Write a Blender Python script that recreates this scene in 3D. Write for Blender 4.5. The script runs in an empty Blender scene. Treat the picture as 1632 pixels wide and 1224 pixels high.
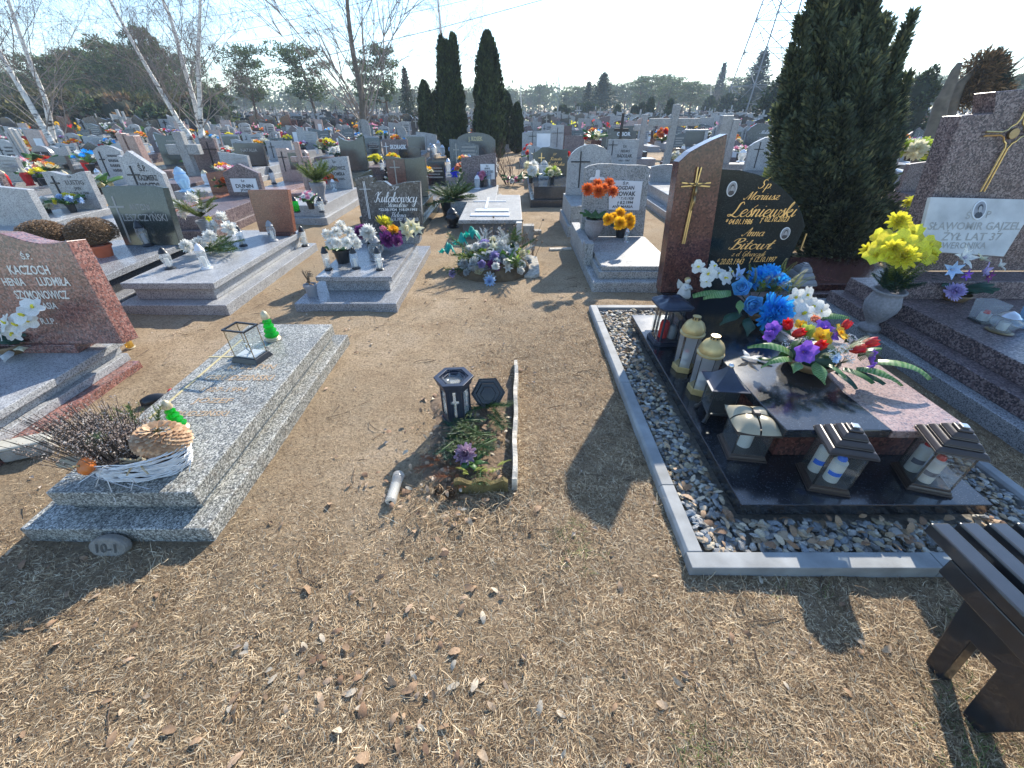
import bpy, bmesh, math, random
import numpy as np
from mathutils import Vector, Matrix, Quaternion, noise
R = math.radians
rnd = random.Random(7)
SC = bpy.context.scene
COL = SC.collection
# ---------------------------------------------------------------- camera
EYE = 1.6
PITCH = 34.4
FPX = 642.0
cam_data = bpy.data.cameras.new("camera")
cam = bpy.data.objects.new("camera", cam_data)
COL.objects.link(cam)
cam.location = (0, 0, EYE)
cam.rotation_euler = (R(90 - PITCH), 0, 0)
cam_data.sensor_width = 36
cam_data.lens = 36 * FPX / 1632
cam_data.clip_start = 0.02
cam_data.clip_end = 3000
SC.camera = cam
# ---------------------------------------------------------------- light
SUN_AZ, SUN_EL = 26.0, 32.8          # azimuth to the right of the viewing direction (+Y)
w = bpy.data.worlds.new("World")
SC.world = w
w.use_nodes = True
nt = w.node_tree
sky = nt.nodes.new("ShaderNodeTexSky")
sky.sky_type = 'NISHITA'
sky.sun_disc = False
sky.sun_elevation = R(SUN_EL)
sky.sun_rotation = R(SUN_AZ)
sky.air_density = 1.0
sky.dust_density = 0.15
sky.ozone_density = 2.2
bg = nt.nodes["Background"]
bg.inputs["Strength"].default_value = 0.148
tint = nt.nodes.new("ShaderNodeMixRGB"); tint.blend_type = 'MULTIPLY'; tint.inputs[0].default_value = 1; tint.inputs[2].default_value = (0.90, 0.97, 1.03, 1)
nt.links.new(sky.outputs[0], tint.inputs[1]); nt.links.new(tint.outputs[0], bg.inputs["Color"])
sl = bpy.data.lights.new("sun", 'SUN')
sl.energy = 4.15
sl.angle = R(0.53)
sl.color = (1.0, 0.92, 0.79)
so = bpy.data.objects.new("sun", sl)
COL.objects.link(so)
sd = Vector((math.sin(R(SUN_AZ)) * math.cos(R(SUN_EL)), math.cos(R(SUN_AZ)) * math.cos(R(SUN_EL)), math.sin(R(SUN_EL))))
so.rotation_euler = sd.to_track_quat('Z', 'Y').to_euler()
so.location = sd * 50
SC.view_settings.view_transform = 'Standard'
SC.view_settings.look = 'None'
SC.view_settings.gamma = 1
SC.view_settings.exposure = 1.2
SC.view_settings.use_curve_mapping = False
SC.cycles.max_bounces = 8
SC.cycles.transparent_max_bounces = 24
SC.cycles.caustics_reflective = False
SC.cycles.caustics_refractive = False
SC.cycles.sample_clamp_indirect = 4.0

# ---------------------------------------------------------------- helpers
_cp, _sp = math.cos(R(PITCH)), math.sin(R(PITCH))
def ray(px, py):
    u = -(py - 612) / FPX
    return Vector(((px - 816) / FPX, _cp + u * _sp, -_sp + u * _cp))
def G(px, py, z=0.0):                # where the sight line through a pixel meets height z
    d = ray(px, py)
    t = (z - EYE) / d.z
    return Vector((d.x * t, d.y * t, z))
def GY(px, py, Y):                   # ... or the vertical plane at distance Y
    d = ray(px, py)
    t = Y / d.y
    return Vector((d.x * t, Y, EYE + d.z * t))

class MB:
    def __init__(s):
        s.v = []; s.f = []; s.m = []; s.M = None; s.mi = 0
    def add(s, vs, fs, mi=None):
        o = len(s.v)
        if s.M is not None:
            vs = [s.M @ Vector(v) for v in vs]
        s.v.extend([tuple(v) for v in vs])
        s.f.extend([tuple(i + o for i in f) for f in fs])
        s.m.extend([s.mi if mi is None else mi] * len(fs))
        return s
    def box(s, x0, x1, y0, y1, z0, z1, mi=None):
        vs = [(x0,y0,z0),(x1,y0,z0),(x1,y1,z0),(x0,y1,z0),(x0,y0,z1),(x1,y0,z1),(x1,y1,z1),(x0,y1,z1)]
        return s.add(vs, [(3,2,1,0),(4,5,6,7),(0,1,5,4),(1,2,6,5),(2,3,7,6),(3,0,4,7)], mi)
    def frust(s, z0, z1, w0, d0, w1, d1, cx=0, cy=0, mi=None):
        a = [(cx-w0/2,cy-d0/2,z0),(cx+w0/2,cy-d0/2,z0),(cx+w0/2,cy+d0/2,z0),(cx-w0/2,cy+d0/2,z0),
             (cx-w1/2,cy-d1/2,z1),(cx+w1/2,cy-d1/2,z1),(cx+w1/2,cy+d1/2,z1),(cx-w1/2,cy+d1/2,z1)]
        return s.add(a, [(3,2,1,0),(4,5,6,7),(0,1,5,4),(1,2,6,5),(2,3,7,6),(3,0,4,7)], mi)
    def prism(s, poly, y0, y1, mi=None):      # poly (x,z) counter-clockwise seen from -Y
        n = len(poly)
        vs = [(x,y0,z) for x,z in poly] + [(x,y1,z) for x,z in poly]
        fs = [tuple(range(n)), tuple(range(2*n-1, n-1, -1))]
        fs += [(i, i+n, (i+1)%n+n, (i+1)%n) for i in range(n)]
        return s.add(vs, fs, mi)
    def slab(s, poly, z0, z1, mi=None):       # poly (x,y) counter-clockwise from above
        n = len(poly)
        vs = [(x,y,z0) for x,y in poly] + [(x,y,z1) for x,y in poly]
        fs = [tuple(range(n-1,-1,-1)), tuple(range(n, 2*n))]
        fs += [(i, (i+1)%n, (i+1)%n+n, i+n) for i in range(n)]
        return s.add(vs, fs, mi)
    def lathe(s, prof, cx=0, cy=0, z=0, n=16, mi=None, sx=1, sy=1, rot=0):
        vs = []; fs = []
        for r, h in prof:
            for k in range(n):
                a = rot + 2*math.pi*k/n
                vs.append((cx + r*math.cos(a)*sx, cy + r*math.sin(a)*sy, z+h))
        for i in range(len(prof)-1):
            for k in range(n):
                k2 = (k+1) % n
                fs.append((i*n+k, i*n+k2, (i+1)*n+k2, (i+1)*n+k))
        if prof[0][0] > 1e-5: fs.append(tuple(range(n-1,-1,-1)))
        if prof[-1][0] > 1e-5: fs.append(tuple(range((len(prof)-1)*n, len(prof)*n)))
        return s.add(vs, fs, mi)
    def tube(s, pts, rad, n=6, mi=None, cap=True):
        pts = [Vector(p) for p in pts]
        if not hasattr(rad, '__len__'): rad = [rad]*len(pts)
        vs = []; fs = []
        d0 = (pts[1]-pts[0]).normalized()
        ref = Vector((1,0,0)) if abs(d0.x) < 0.8 else Vector((0,1,0))
        for i, p in enumerate(pts):
            d = (pts[min(i+1,len(pts)-1)] - pts[max(i-1,0)])
            if d.length < 1e-9: d = d0
            d.normalize()
            u = (ref - d*ref.dot(d)).normalized(); ref = u
            v = d.cross(u)
            for k in range(n):
                a = 2*math.pi*k/n
                vs.append(p + (u*math.cos(a) + v*math.sin(a))*rad[i])
        for i in range(len(pts)-1):
            for k in range(n):
                k2 = (k+1) % n
                fs.append((i*n+k, i*n+k2, (i+1)*n+k2, (i+1)*n+k))
        if cap:
            fs.append(tuple(range(n-1,-1,-1))); fs.append(tuple(range((len(pts)-1)*n, len(pts)*n)))
        return s.add(vs, fs, mi)
    def ball(s, c, r, n=8, m=6, mi=None, sx=1, sy=1, sz=1):
        prof = [(max(1e-6, r*math.sin(math.pi*i/m)), -r*sz*math.cos(math.pi*i/m)) for i in range(m+1)]
        return s.lathe(prof, c[0], c[1], c[2], n, mi, sx, sy)
    def mesh(s, name, mats, smooth=False, recalc=False):
        me = bpy.data.meshes.new(name)
        me.from_pydata(s.v, [], s.f)
        if not isinstance(mats, (list, tuple)): mats = [mats]
        for m in mats: me.materials.append(m)
        if len(mats) > 1: me.polygons.foreach_set("material_index", s.m)
        if smooth: me.polygons.foreach_set("use_smooth", [True]*len(s.f))
        if recalc:
            bm = bmesh.new(); bm.from_mesh(me); bmesh.ops.recalc_face_normals(bm, faces=bm.faces); bm.to_mesh(me); bm.free()
        me.update()
        return me
    def build(s, name, mats, parent=None, smooth=False, loc=(0,0,0), rot=(0,0,0), bev=0, recalc=False, auto=False):
        me = s.mesh(name, mats, smooth, recalc)
        o = link(name, me, parent, loc, rot)
        if auto: autosm(o)
        if bev:
            b = o.modifiers.new("bevel", 'BEVEL'); b.width = bev; b.segments = 2; b.limit_method = 'ANGLE'; b.angle_limit = R(35)
        return o

def autosm(o):
    me = o.data
    me.polygons.foreach_set("use_smooth", [True]*len(me.polygons))
    me.set_sharp_from_angle(angle=R(38))
KIDS = {}
def link(name, data, parent=None, loc=(0,0,0), rot=(0,0,0)):
    o = bpy.data.objects.new(name, data)
    COL.objects.link(o)
    o.location = loc; o.rotation_euler = rot
    if parent is not None:
        o.parent = parent; KIDS.setdefault(parent.name, []).append(o)
    return o
def tag(o, label, cat, group=None, kind=None):
    o['label'] = label
    if cat: o['category'] = cat
    if group: o['group'] = group
    if kind: o['kind'] = kind
    return o
def thing(name, label, cat, loc=(0,0,0), rz=0, group=None):
    o = link(name, None, None, loc, (0,0,rz))
    o.empty_display_size = 0.05
    return tag(o, label, cat, group)
def copy_tree(src, loc, rz=None, label=None, group=None, sc=None):
    def rec(o, par):
        c = o.copy(); COL.objects.link(c)
        if par is not None:
            c.parent = par; KIDS.setdefault(par.name, []).append(c)
        for k in KIDS.get(o.name, []): rec(k, c)
        return c
    c = rec(src, None)
    c.location = loc
    if rz is not None: c.rotation_euler = (0, 0, rz)
    if label: c['label'] = label
    if group: c['group'] = group
    if sc: c.scale = (sc, sc, sc)
    return c

# ---------------------------------------------------------------- materials
MATS = {}
def newmat(name):
    m = bpy.data.materials.new(name); m.use_nodes = True
    n = m.node_tree.nodes; l = m.node_tree.links
    return m, n, l, n["Principled BSDF"]
def ramp(n, stops, const=False):
    r = n.new("ShaderNodeValToRGB")
    if const: r.color_ramp.interpolation = 'CONSTANT'
    e = r.color_ramp.elements
    while len(e) > 1: e.remove(e[-1])
    e[0].position = stops[0][0]; e[0].color = (*stops[0][1], 1)
    for p, c in stops[1:]:
        k = e.new(p); k.color = (*c, 1)
    return r
def coords(n, l, obj_rand=True):
    tc = n.new("ShaderNodeTexCoord")
    if not obj_rand: return tc.outputs["Object"]
    oi = n.new("ShaderNodeObjectInfo")
    ml = n.new("ShaderNodeMath"); ml.operation = 'MULTIPLY'; ml.inputs[1].default_value = 37.0
    l.new(oi.outputs["Random"], ml.inputs[0])
    va = n.new("ShaderNodeVectorMath"); va.operation = 'ADD'
    l.new(tc.outputs["Object"], va.inputs[0]); l.new(ml.outputs[0], va.inputs[1])
    return va.outputs[0]
def bump(n, l, bs, h, strength, dist=0.01):
    b = n.new("ShaderNodeBump"); b.inputs["Strength"].default_value = strength; b.inputs["Distance"].default_value = dist
    l.new(h, b.inputs["Height"]); l.new(b.outputs[0], bs.inputs["Normal"])
def granite(name, cols, scale=160, rough=0.25, tint=0.35, bmp=0.0, spec=0.5, dirt=0.0):
    if name in MATS: return MATS[name]
    m, n, l, bs = newmat(name)
    co = coords(n, l)
    vo = n.new("ShaderNodeTexVoronoi"); vo.inputs["Scale"].default_value = scale
    nz = n.new("ShaderNodeTexNoise"); nz.inputs["Scale"].default_value = scale*0.6; nz.inputs["Detail"].default_value = 3
    mx = n.new("ShaderNodeMixRGB"); mx.inputs[0].default_value = 0.012
    l.new(co, nz.inputs["Vector"])
    l.new(co, mx.inputs[1]); l.new(nz.outputs["Color"], mx.inputs[2])
    l.new(mx.outputs[0], vo.inputs["Vector"])
    sp = n.new("ShaderNodeSeparateColor"); l.new(vo.outputs["Color"], sp.inputs[0])
    k = len(cols)
    acc = 0; st = []
    for c, wgt in cols: st.append((acc, c)); acc += wgt
    r = ramp(n, [(p/acc, c) for p, c in st], True)
    l.new(sp.outputs[0], r.inputs[0])
    n2 = n.new("ShaderNodeTexNoise"); n2.inputs["Scale"].default_value = 5; n2.inputs["Detail"].default_value = 6; n2.inputs["Roughness"].default_value = 0.65
    l.new(co, n2.inputs["Vector"])
    r2 = ramp(n, [(0.3, (1-tint,)*3), (0.7, (1+tint*0.4,)*3)])
    l.new(n2.outputs[0], r2.inputs[0])
    mu = n.new("ShaderNodeMixRGB"); mu.blend_type = 'MULTIPLY'; mu.inputs[0].default_value = 1
    l.new(r.outputs[0], mu.inputs[1]); l.new(r2.outputs[0], mu.inputs[2])
    out = mu.outputs[0]
    if dirt:
        n3 = n.new("ShaderNodeTexNoise"); n3.inputs["Scale"].default_value = 14; n3.inputs["Detail"].default_value = 8; n3.inputs["Roughness"].default_value = 0.75
        l.new(co, n3.inputs["Vector"])
        r3 = ramp(n, [(0.5, (0,0,0)), (0.72, (dirt,)*3)]); l.new(n3.outputs[0], r3.inputs[0])
        md = n.new("ShaderNodeMixRGB"); l.new(r3.outputs[0], md.inputs[0]); l.new(out, md.inputs[1]); md.inputs[2].default_value = (0.27,0.21,0.14,1)
        out = md.outputs[0]
    l.new(out, bs.inputs["Base Color"])
    rr = n.new("ShaderNodeMapRange"); rr.inputs[3].default_value = rough*0.7; rr.inputs[4].default_value = min(1, rough*1.5)
    l.new(n2.outputs[0], rr.inputs[0]); l.new(rr.outputs[0], bs.inputs["Roughness"])
    bs.inputs["Specular IOR Level"].default_value = spec
    if bmp: bump(n, l, bs, sp.outputs[0], bmp, 0.002)
    MATS[name] = m
    return m
def plain(name, col, rough=0.5, metal=0.0, var=0.15, nscale=20, bmp=0.0, island=0.0, trans=0.0, coat=0.0, obj_rand=True, bscale=None):
    if name in MATS: return MATS[name]
    m, n, l, bs = newmat(name)
    co = coords(n, l, obj_rand)
    nz = n.new("ShaderNodeTexNoise"); nz.inputs["Scale"].default_value = nscale; nz.inputs["Detail"].default_value = 5
    l.new(co, nz.inputs["Vector"])
    r = ramp(n, [(0.25, tuple(c*(1-var) for c in col)), (0.75, tuple(min(1, c*(1+var)) for c in col))])
    l.new(nz.outputs[0], r.inputs[0]); out = r.outputs[0]
    if island:
        ge = n.new("ShaderNodeNewGeometry")
        hs = n.new("ShaderNodeHueSaturation")
        mr = n.new("ShaderNodeMapRange"); mr.inputs[3].default_value = 1-island; mr.inputs[4].default_value = 1+island
        l.new(ge.outputs["Random Per Island"], mr.inputs[0]); l.new(mr.outputs[0], hs.inputs["Value"])
        mh = n.new("ShaderNodeMapRange"); mh.inputs[3].default_value = 0.5-island*0.06; mh.inputs[4].default_value = 0.5+island*0.06
        l.new(ge.outputs["Random Per Island"], mh.inputs[0]); l.new(mh.outputs[0], hs.inputs["Hue"])
        l.new(out, hs.inputs["Color"]); out = hs.outputs[0]
    l.new(out, bs.inputs["Base Color"])
    bs.inputs["Roughness"].default_value = rough; bs.inputs["Metallic"].default_value = metal
    bs.inputs["Coat Weight"].default_value = coat
    if bmp:
        if bscale:
            nb = n.new("ShaderNodeTexNoise"); nb.inputs["Scale"].default_value = bscale; nb.inputs["Detail"].default_value = 6
            l.new(co, nb.inputs["Vector"]); bump(n, l, bs, nb.outputs[0], bmp)
        else: bump(n, l, bs, nz.outputs[0], bmp)
    if trans:
        tr = n.new("ShaderNodeBsdfTranslucent"); l.new(out, tr.inputs["Color"])
        mx = n.new("ShaderNodeMixShader"); mx.inputs[0].default_value = trans
        l.new(bs.outputs[0], mx.inputs[1]); l.new(tr.outputs[0], mx.inputs[2])
        l.new(mx.outputs[0], n["Material Output"].inputs["Surface"])
    MATS[name] = m
    return m
def multi(name, stops, rough=0.8, trans=0.2, nscale=60, nvar=0.25):     # colour chosen piece by piece
    if name in MATS: return MATS[name]
    m, n, l, bs = newmat(name)
    ge = n.new("ShaderNodeNewGeometry")
    r = ramp(n, stops); l.new(ge.outputs["Random Per Island"], r.inputs[0])
    tc = n.new("ShaderNodeTexCoord")
    nz = n.new("ShaderNodeTexNoise"); nz.inputs["Scale"].default_value = nscale; l.new(tc.outputs["Object"], nz.inputs["Vector"])
    r2 = ramp(n, [(0.3, (1-nvar,)*3), (0.7, (1+nvar,)*3)]); l.new(nz.outputs[0], r2.inputs[0])
    mu = n.new("ShaderNodeMixRGB"); mu.blend_type = 'MULTIPLY'; mu.inputs[0].default_value = 1
    l.new(r.outputs[0], mu.inputs[1]); l.new(r2.outputs[0], mu.inputs[2])
    l.new(mu.outputs[0], bs.inputs["Base Color"]); bs.inputs["Roughness"].default_value = rough
    if trans:
        tr = n.new("ShaderNodeBsdfTranslucent"); l.new(mu.outputs[0], tr.inputs["Color"])
        mx = n.new("ShaderNodeMixShader"); mx.inputs[0].default_value = trans
        l.new(bs.outputs[0], mx.inputs[1]); l.new(tr.outputs[0], mx.inputs[2])
        l.new(mx.outputs[0], n["Material Output"].inputs["Surface"])
    MATS[name] = m
    return m
def glass(name, tint=(1,1,1), rough=0.03, body=0.12, bodycol=(0.8,0.85,0.85), ior=1.5):
    if name in MATS: return MATS[name]
    m, n, l, bs = newmat(name)
    tr = n.new("ShaderNodeBsdfTransparent"); tr.inputs[0].default_value = (*tint, 1)
    gl = n.new("ShaderNodeBsdfGlossy"); gl.inputs["Roughness"].default_value = rough
    lw = n.new("ShaderNodeLayerWeight"); lw.inputs["Blend"].default_value = 0.5
    pw = n.new("ShaderNodeMath"); pw.operation = 'POWER'; pw.inputs[1].default_value = 4.0; l.new(lw.outputs["Facing"], pw.inputs[0])
    fr = n.new("ShaderNodeMapRange"); fr.inputs[3].default_value = 0.05; fr.inputs[4].default_value = 0.6; l.new(pw.outputs[0], fr.inputs[0])
    mx = n.new("ShaderNodeMixShader"); l.new(fr.outputs[0], mx.inputs[0]); l.new(tr.outputs[0], mx.inputs[1]); l.new(gl.outputs[0], mx.inputs[2])
    tl = n.new("ShaderNodeBsdfTranslucent"); tl.inputs[0].default_value = (*bodycol, 1)
    df = n.new("ShaderNodeBsdfDiffuse"); df.inputs[0].default_value = (*bodycol, 1)
    m1 = n.new("ShaderNodeMixShader"); m1.inputs[0].default_value = 0.5; l.new(tl.outputs[0], m1.inputs[1]); l.new(df.outputs[0], m1.inputs[2])
    m2 = n.new("ShaderNodeMixShader"); m2.inputs[0].default_value = body; l.new(mx.outputs[0], m2.inputs[1]); l.new(m1.outputs[0], m2.inputs[2])
    l.new(m2.outputs[0], n["Material Output"].inputs["Surface"])
    n.remove(bs)
    MATS[name] = m
    return m

# stones
g_terrazzo = granite("terrazzo", [((0.37,0.37,0.33),1.2),((0.085,0.09,0.09),1.1),((0.20,0.20,0.18),1.3),((0.54,0.53,0.49),0.6)], 160, 0.4, 0.3, 0.15, 0.4, 0.35)
g_light = granite("light_granite", [((0.37,0.38,0.385),2),((0.15,0.155,0.165),.9),((0.47,0.475,0.475),1.2),((0.25,0.25,0.26),.9)], 190, 0.3, 0.2, 0, 0.45, 0.12)
g_lightrough = granite("weathered_grey_granite", [((0.33,0.335,0.33),2),((0.13,0.135,0.14),1),((0.43,0.43,0.41),1.2)], 150, 0.6, 0.25, 0.2, 0.35, 0.4)
g_mid = granite("mid_grey_granite", [((0.30,0.31,0.32),2),((0.12,0.12,0.13),1),((0.42,0.42,0.42),.8)], 220, 0.22, 0.2, 0, 0.5)
g_black = granite("black_granite", [((0.010,0.012,0.016),3),((0.022,0.027,0.035),1),((0.05,0.06,0.075),.25)], 260, 0.15, 0.3, 0, 0.75)
g_blackhs = granite("black_green_reflection", [((0.012,0.02,0.022),3),((0.02,0.032,0.034),1),((0.04,0.055,0.055),.25)], 260, 0.10, 0.3, 0, 0.18)  # black headstone; its greenish reflection is put into the base colour
g_dark = granite("dark_grey_granite", [((0.05,0.052,0.056),2),((0.028,0.03,0.033),1),((0.10,0.10,0.105),.4)], 240, 0.14, 0.3, 0, 0.55)
g_green = granite("green_black_granite", [((0.03,0.042,0.04),2),((0.05,0.062,0.06),1),((0.09,0.10,0.10),.3)], 200, 0.14, 0.3, 0, 0.55)
g_kula = granite("blue_grey_granite", [((0.075,0.085,0.095),2),((0.05,0.055,0.065),1),((0.15,0.16,0.17),.5),((0.03,0.035,0.04),.6)], 70, 0.16, 0.3, 0, 0.5)
g_red = granite("red_granite", [((0.24,0.105,0.085),2),((0.11,0.06,0.055),1),((0.36,0.19,0.155),1),((0.20,0.14,0.13),.6)], 110, 0.2, 0.3, 0, 0.5)
g_red2 = granite("dark_red_granite", [((0.115,0.048,0.04),2.2),((0.06,0.03,0.028),1),((0.17,0.078,0.062),.7)], 90, 0.16, 0.35, 0, 0.5)
g_pink = granite("pink_granite", [((0.34,0.22,0.19),1.6),((0.16,0.12,0.12),.8),((0.42,0.30,0.26),1)], 150, 0.26, 0.2, 0, 0.8)
g_brown = granite("brown_granite", [((0.15,0.105,0.105),1.4),((0.06,0.045,0.05),1.1),((0.27,0.21,0.20),1)], 110, 0.35, 0.2, 0.1, 0.45)
g_rustone = granite("rust_granite", [((0.26,0.10,0.06),2),((0.16,0.07,0.05),1),((0.34,0.16,0.10),.7)], 160, 0.2, 0.25, 0, 0.5)
g_kerb = plain("kerb_concrete", (0.27,0.28,0.28), 0.75, 0, 0.28, 9, 0.15, bscale=300)
m_conc = plain("old_concrete", (0.34,0.32,0.28), 0.9, 0, 0.35, 12, 0.5, bscale=60)
m_board = plain("weathered_board", (0.46,0.42,0.35), 0.9, 0, 0.5, 25, 0.6, bscale=80)
m_moss = plain("mossy_board", (0.13,0.10,0.035), 0.95, 0, 0.55, 18, 0.8, bscale=90)
m_plaque = plain("white_marble", (0.66,0.67,0.68), 0.35, 0, 0.08, 6)
m_plaque2 = plain("grey_marble", (0.50,0.50,0.48), 0.4, 0, 0.22, 7)
m_text_dark = plain("dark_lettering", (0.015,0.015,0.018), 0.5, 0, 0.1)
m_text_silver = plain("silver_lettering", (0.55,0.55,0.55), 0.35, 0.3, 0.1)
m_text_worn = plain("worn_lettering", (0.33,0.32,0.29), 0.6, 0, 0.2)
m_text_white = plain("white_lettering", (0.75,0.76,0.78), 0.5, 0, 0.05)
m_text_gold = plain("gold_lettering", (0.75,0.50,0.20), 0.32, 0.7, 0.15)
m_text_orange = plain("orange_lettering", (0.38,0.27,0.17), 0.7, 0, 0.2)
m_text_yellow = plain("yellow_lettering", (0.50,0.42,0.22), 0.5, 0, 0.1)
m_gold = plain("gold_metal", (0.62,0.45,0.20), 0.3, 0.85, 0.2, 40)
m_bronze = plain("bronze_metal", (0.30,0.22,0.12), 0.35, 0.8, 0.2, 40)
m_goldp = plain("gold_plastic", (0.50,0.38,0.17), 0.4, 0.35, 0.15, 30)
m_goldc = plain("champagne_plastic", (0.56,0.47,0.30), 0.35, 0.45, 0.12, 30)
m_steel = plain("bright_steel", (0.6,0.6,0.6), 0.25, 0.9, 0.1)
m_blackp = plain("black_plastic", (0.016,0.018,0.022), 0.32, 0, 0.15, 30)
m_navyp = plain("dark_blue_metal", (0.03,0.038,0.06), 0.35, 0.2, 0.2, 30)
m_brownp = plain("brown_plastic", (0.055,0.042,0.036), 0.3, 0.1, 0.12, 20)
m_greypl = plain("grey_plastic", (0.25,0.26,0.28), 0.5, 0, 0.1)
m_beigep = plain("beige_lacquer", (0.33,0.29,0.20), 0.35, 0.1, 0.12, 15)
m_whitep = plain("white_plastic", (0.78,0.78,0.76), 0.45, 0, 0.05)
m_wax = plain("white_candle", (0.80,0.79,0.74), 0.5, 0, 0.04, trans=0.25)
m_redp = plain("red_plastic", (0.62,0.02,0.02), 0.3, 0, 0.1)
m_bluep = plain("blue_plastic", (0.02,0.16,0.75), 0.3, 0, 0.1)
m_terra = plain("terracotta_plastic", (0.50,0.12,0.05), 0.55, 0, 0.12)
m_bowl = plain("brown_bowl", (0.22,0.14,0.07), 0.5, 0, 0.2)
m_porc = plain("porcelain", (0.72,0.73,0.73), 0.2, 0, 0.03)
m_photobg = plain("photo_backdrop", (0.26,0.26,0.27), 0.3, 0, 0.2, 40)
m_photo = plain("photo_grey", (0.04,0.04,0.045), 0.3, 0, 0.3, 60)
m_skin = plain("photo_face", (0.35,0.34,0.33), 0.3, 0, 0.1, 60)
m_plaster = plain("white_plaster", (0.60,0.59,0.55), 0.8, 0, 0.2, 30, 0.2)
m_concvase = plain("concrete_vase", (0.27,0.26,0.27), 0.85, 0, 0.25, 60, 0.5, bscale=200)
gl_clear = glass("clear_glass", (0.95,0.97,0.97), 0.02, 0.025)
gl_vase = glass("moulded_glass", (0.90,0.93,0.95), 0.08, 0.22, (0.8,0.84,0.86))
gl_frost = glass("frosted_glass", (0.85,0.88,0.9), 0.12, 0.42, (0.85,0.88,0.9))
gl_green = glass("green_glass", (0.06,0.75,0.14), 0.04, 0.38, (0.02,0.62,0.06))
gl_smoke = glass("smoked_glass", (0.55,0.52,0.5), 0.05, 0.1, (0.3,0.28,0.27))
gl_blue = glass("blue_glass", (0.05,0.15,0.8), 0.05, 0.5, (0.02,0.08,0.7))
gl_lblue = glass("pale_blue_glass", (0.6,0.8,0.95), 0.06, 0.35, (0.5,0.7,0.9))
# leaves
l_green = plain("green_leaf", (0.055,0.13,0.03), 0.45, 0, 0.4, 25, island=0.35, trans=0.25)
l_dgreen = plain("dark_green_leaf", (0.018,0.06,0.035), 0.5, 0, 0.35, 25, island=0.3, trans=0.12)
l_fir = multi("fir_needles", [(0,(0.03,0.07,0.02)),(0.6,(0.06,0.115,0.025)),(1,(0.12,0.16,0.04))], 0.6, 0.25)
l_firlit = multi("fresh_fir_needles", [(0,(0.07,0.12,0.025)),(1,(0.2,0.24,0.05))], 0.6, 0.3)
def variegated(name, c1, c2):
    m, n, l, bs = newmat(name)
    tc = n.new("ShaderNodeTexCoord")
    wv = n.new("ShaderNodeTexWave"); wv.inputs["Scale"].default_value = 4.5; wv.inputs["Distortion"].default_value = 7
    wv.bands_direction = 'Y'; wv.inputs["Detail"].default_value = 3
    l.new(tc.outputs["Object"], wv.inputs["Vector"])
    r = ramp(n, [(0.35, c1), (0.62, c2)]); l.new(wv.outputs["Fac"], r.inputs[0])
    l.new(r.outputs[0], bs.inputs["Base Color"]); bs.inputs["Roughness"].default_value = 0.35
    tr = n.new("ShaderNodeBsdfTranslucent"); l.new(r.outputs[0], tr.inputs["Color"])
    mx = n.new("ShaderNodeMixShader"); mx.inputs[0].default_value = 0.25
    l.new(bs.outputs[0], mx.inputs[1]); l.new(tr.outputs[0], mx.inputs[2]); l.new(mx.outputs[0], n["Material Output"].inputs["Surface"])
    MATS[name] = m
    return m
l_var = variegated("variegated_leaf", (0.08,0.21,0.05), (0.22,0.33,0.13))
def petalm(name, col, var=0.2, tr=0.35, isl=0.15):
    return plain(name, col, 0.55, 0, var, 12, island=isl, trans=tr)
p_white = petalm("white_petal", (0.74,0.74,0.70)); p_blue = petalm("bright_blue_petal", (0.04,0.42,0.90)); p_lblue = petalm("sky_blue_petal", (0.18,0.55,0.90))
p_yellow = petalm("yellow_petal", (0.80,0.72,0.06)); p_gold = petalm("golden_petal", (0.85,0.48,0.02)); p_orange = petalm("orange_petal", (0.72,0.18,0.04))
p_red = petalm("red_petal", (0.65,0.02,0.03)); p_purple = petalm("purple_petal", (0.24,0.10,0.55)); p_dpurple = petalm("plum_petal", (0.20,0.04,0.20)); p_lilac = petalm("lilac_petal", (0.42,0.36,0.62))
p_pink = petalm("pink_petal", (0.72,0.30,0.42)); p_cream = petalm("cream_petal", (0.72,0.68,0.48)); p_frost = petalm("faded_grey_petal", (0.46,0.49,0.50), 0.3)
p_teal = petalm("teal_fabric", (0.0,0.36,0.30)); p_bluetip = petalm("pale_blue_petal", (0.45,0.62,0.85)); p_lime = petalm("lime_petal", (0.45,0.55,0.08)); p_purwhite = variegated("purple_edged_petal", (0.20,0.045,0.19), (0.62,0.52,0.58))
p_salmon = petalm("salmon_petal", (0.75,0.32,0.20))

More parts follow.
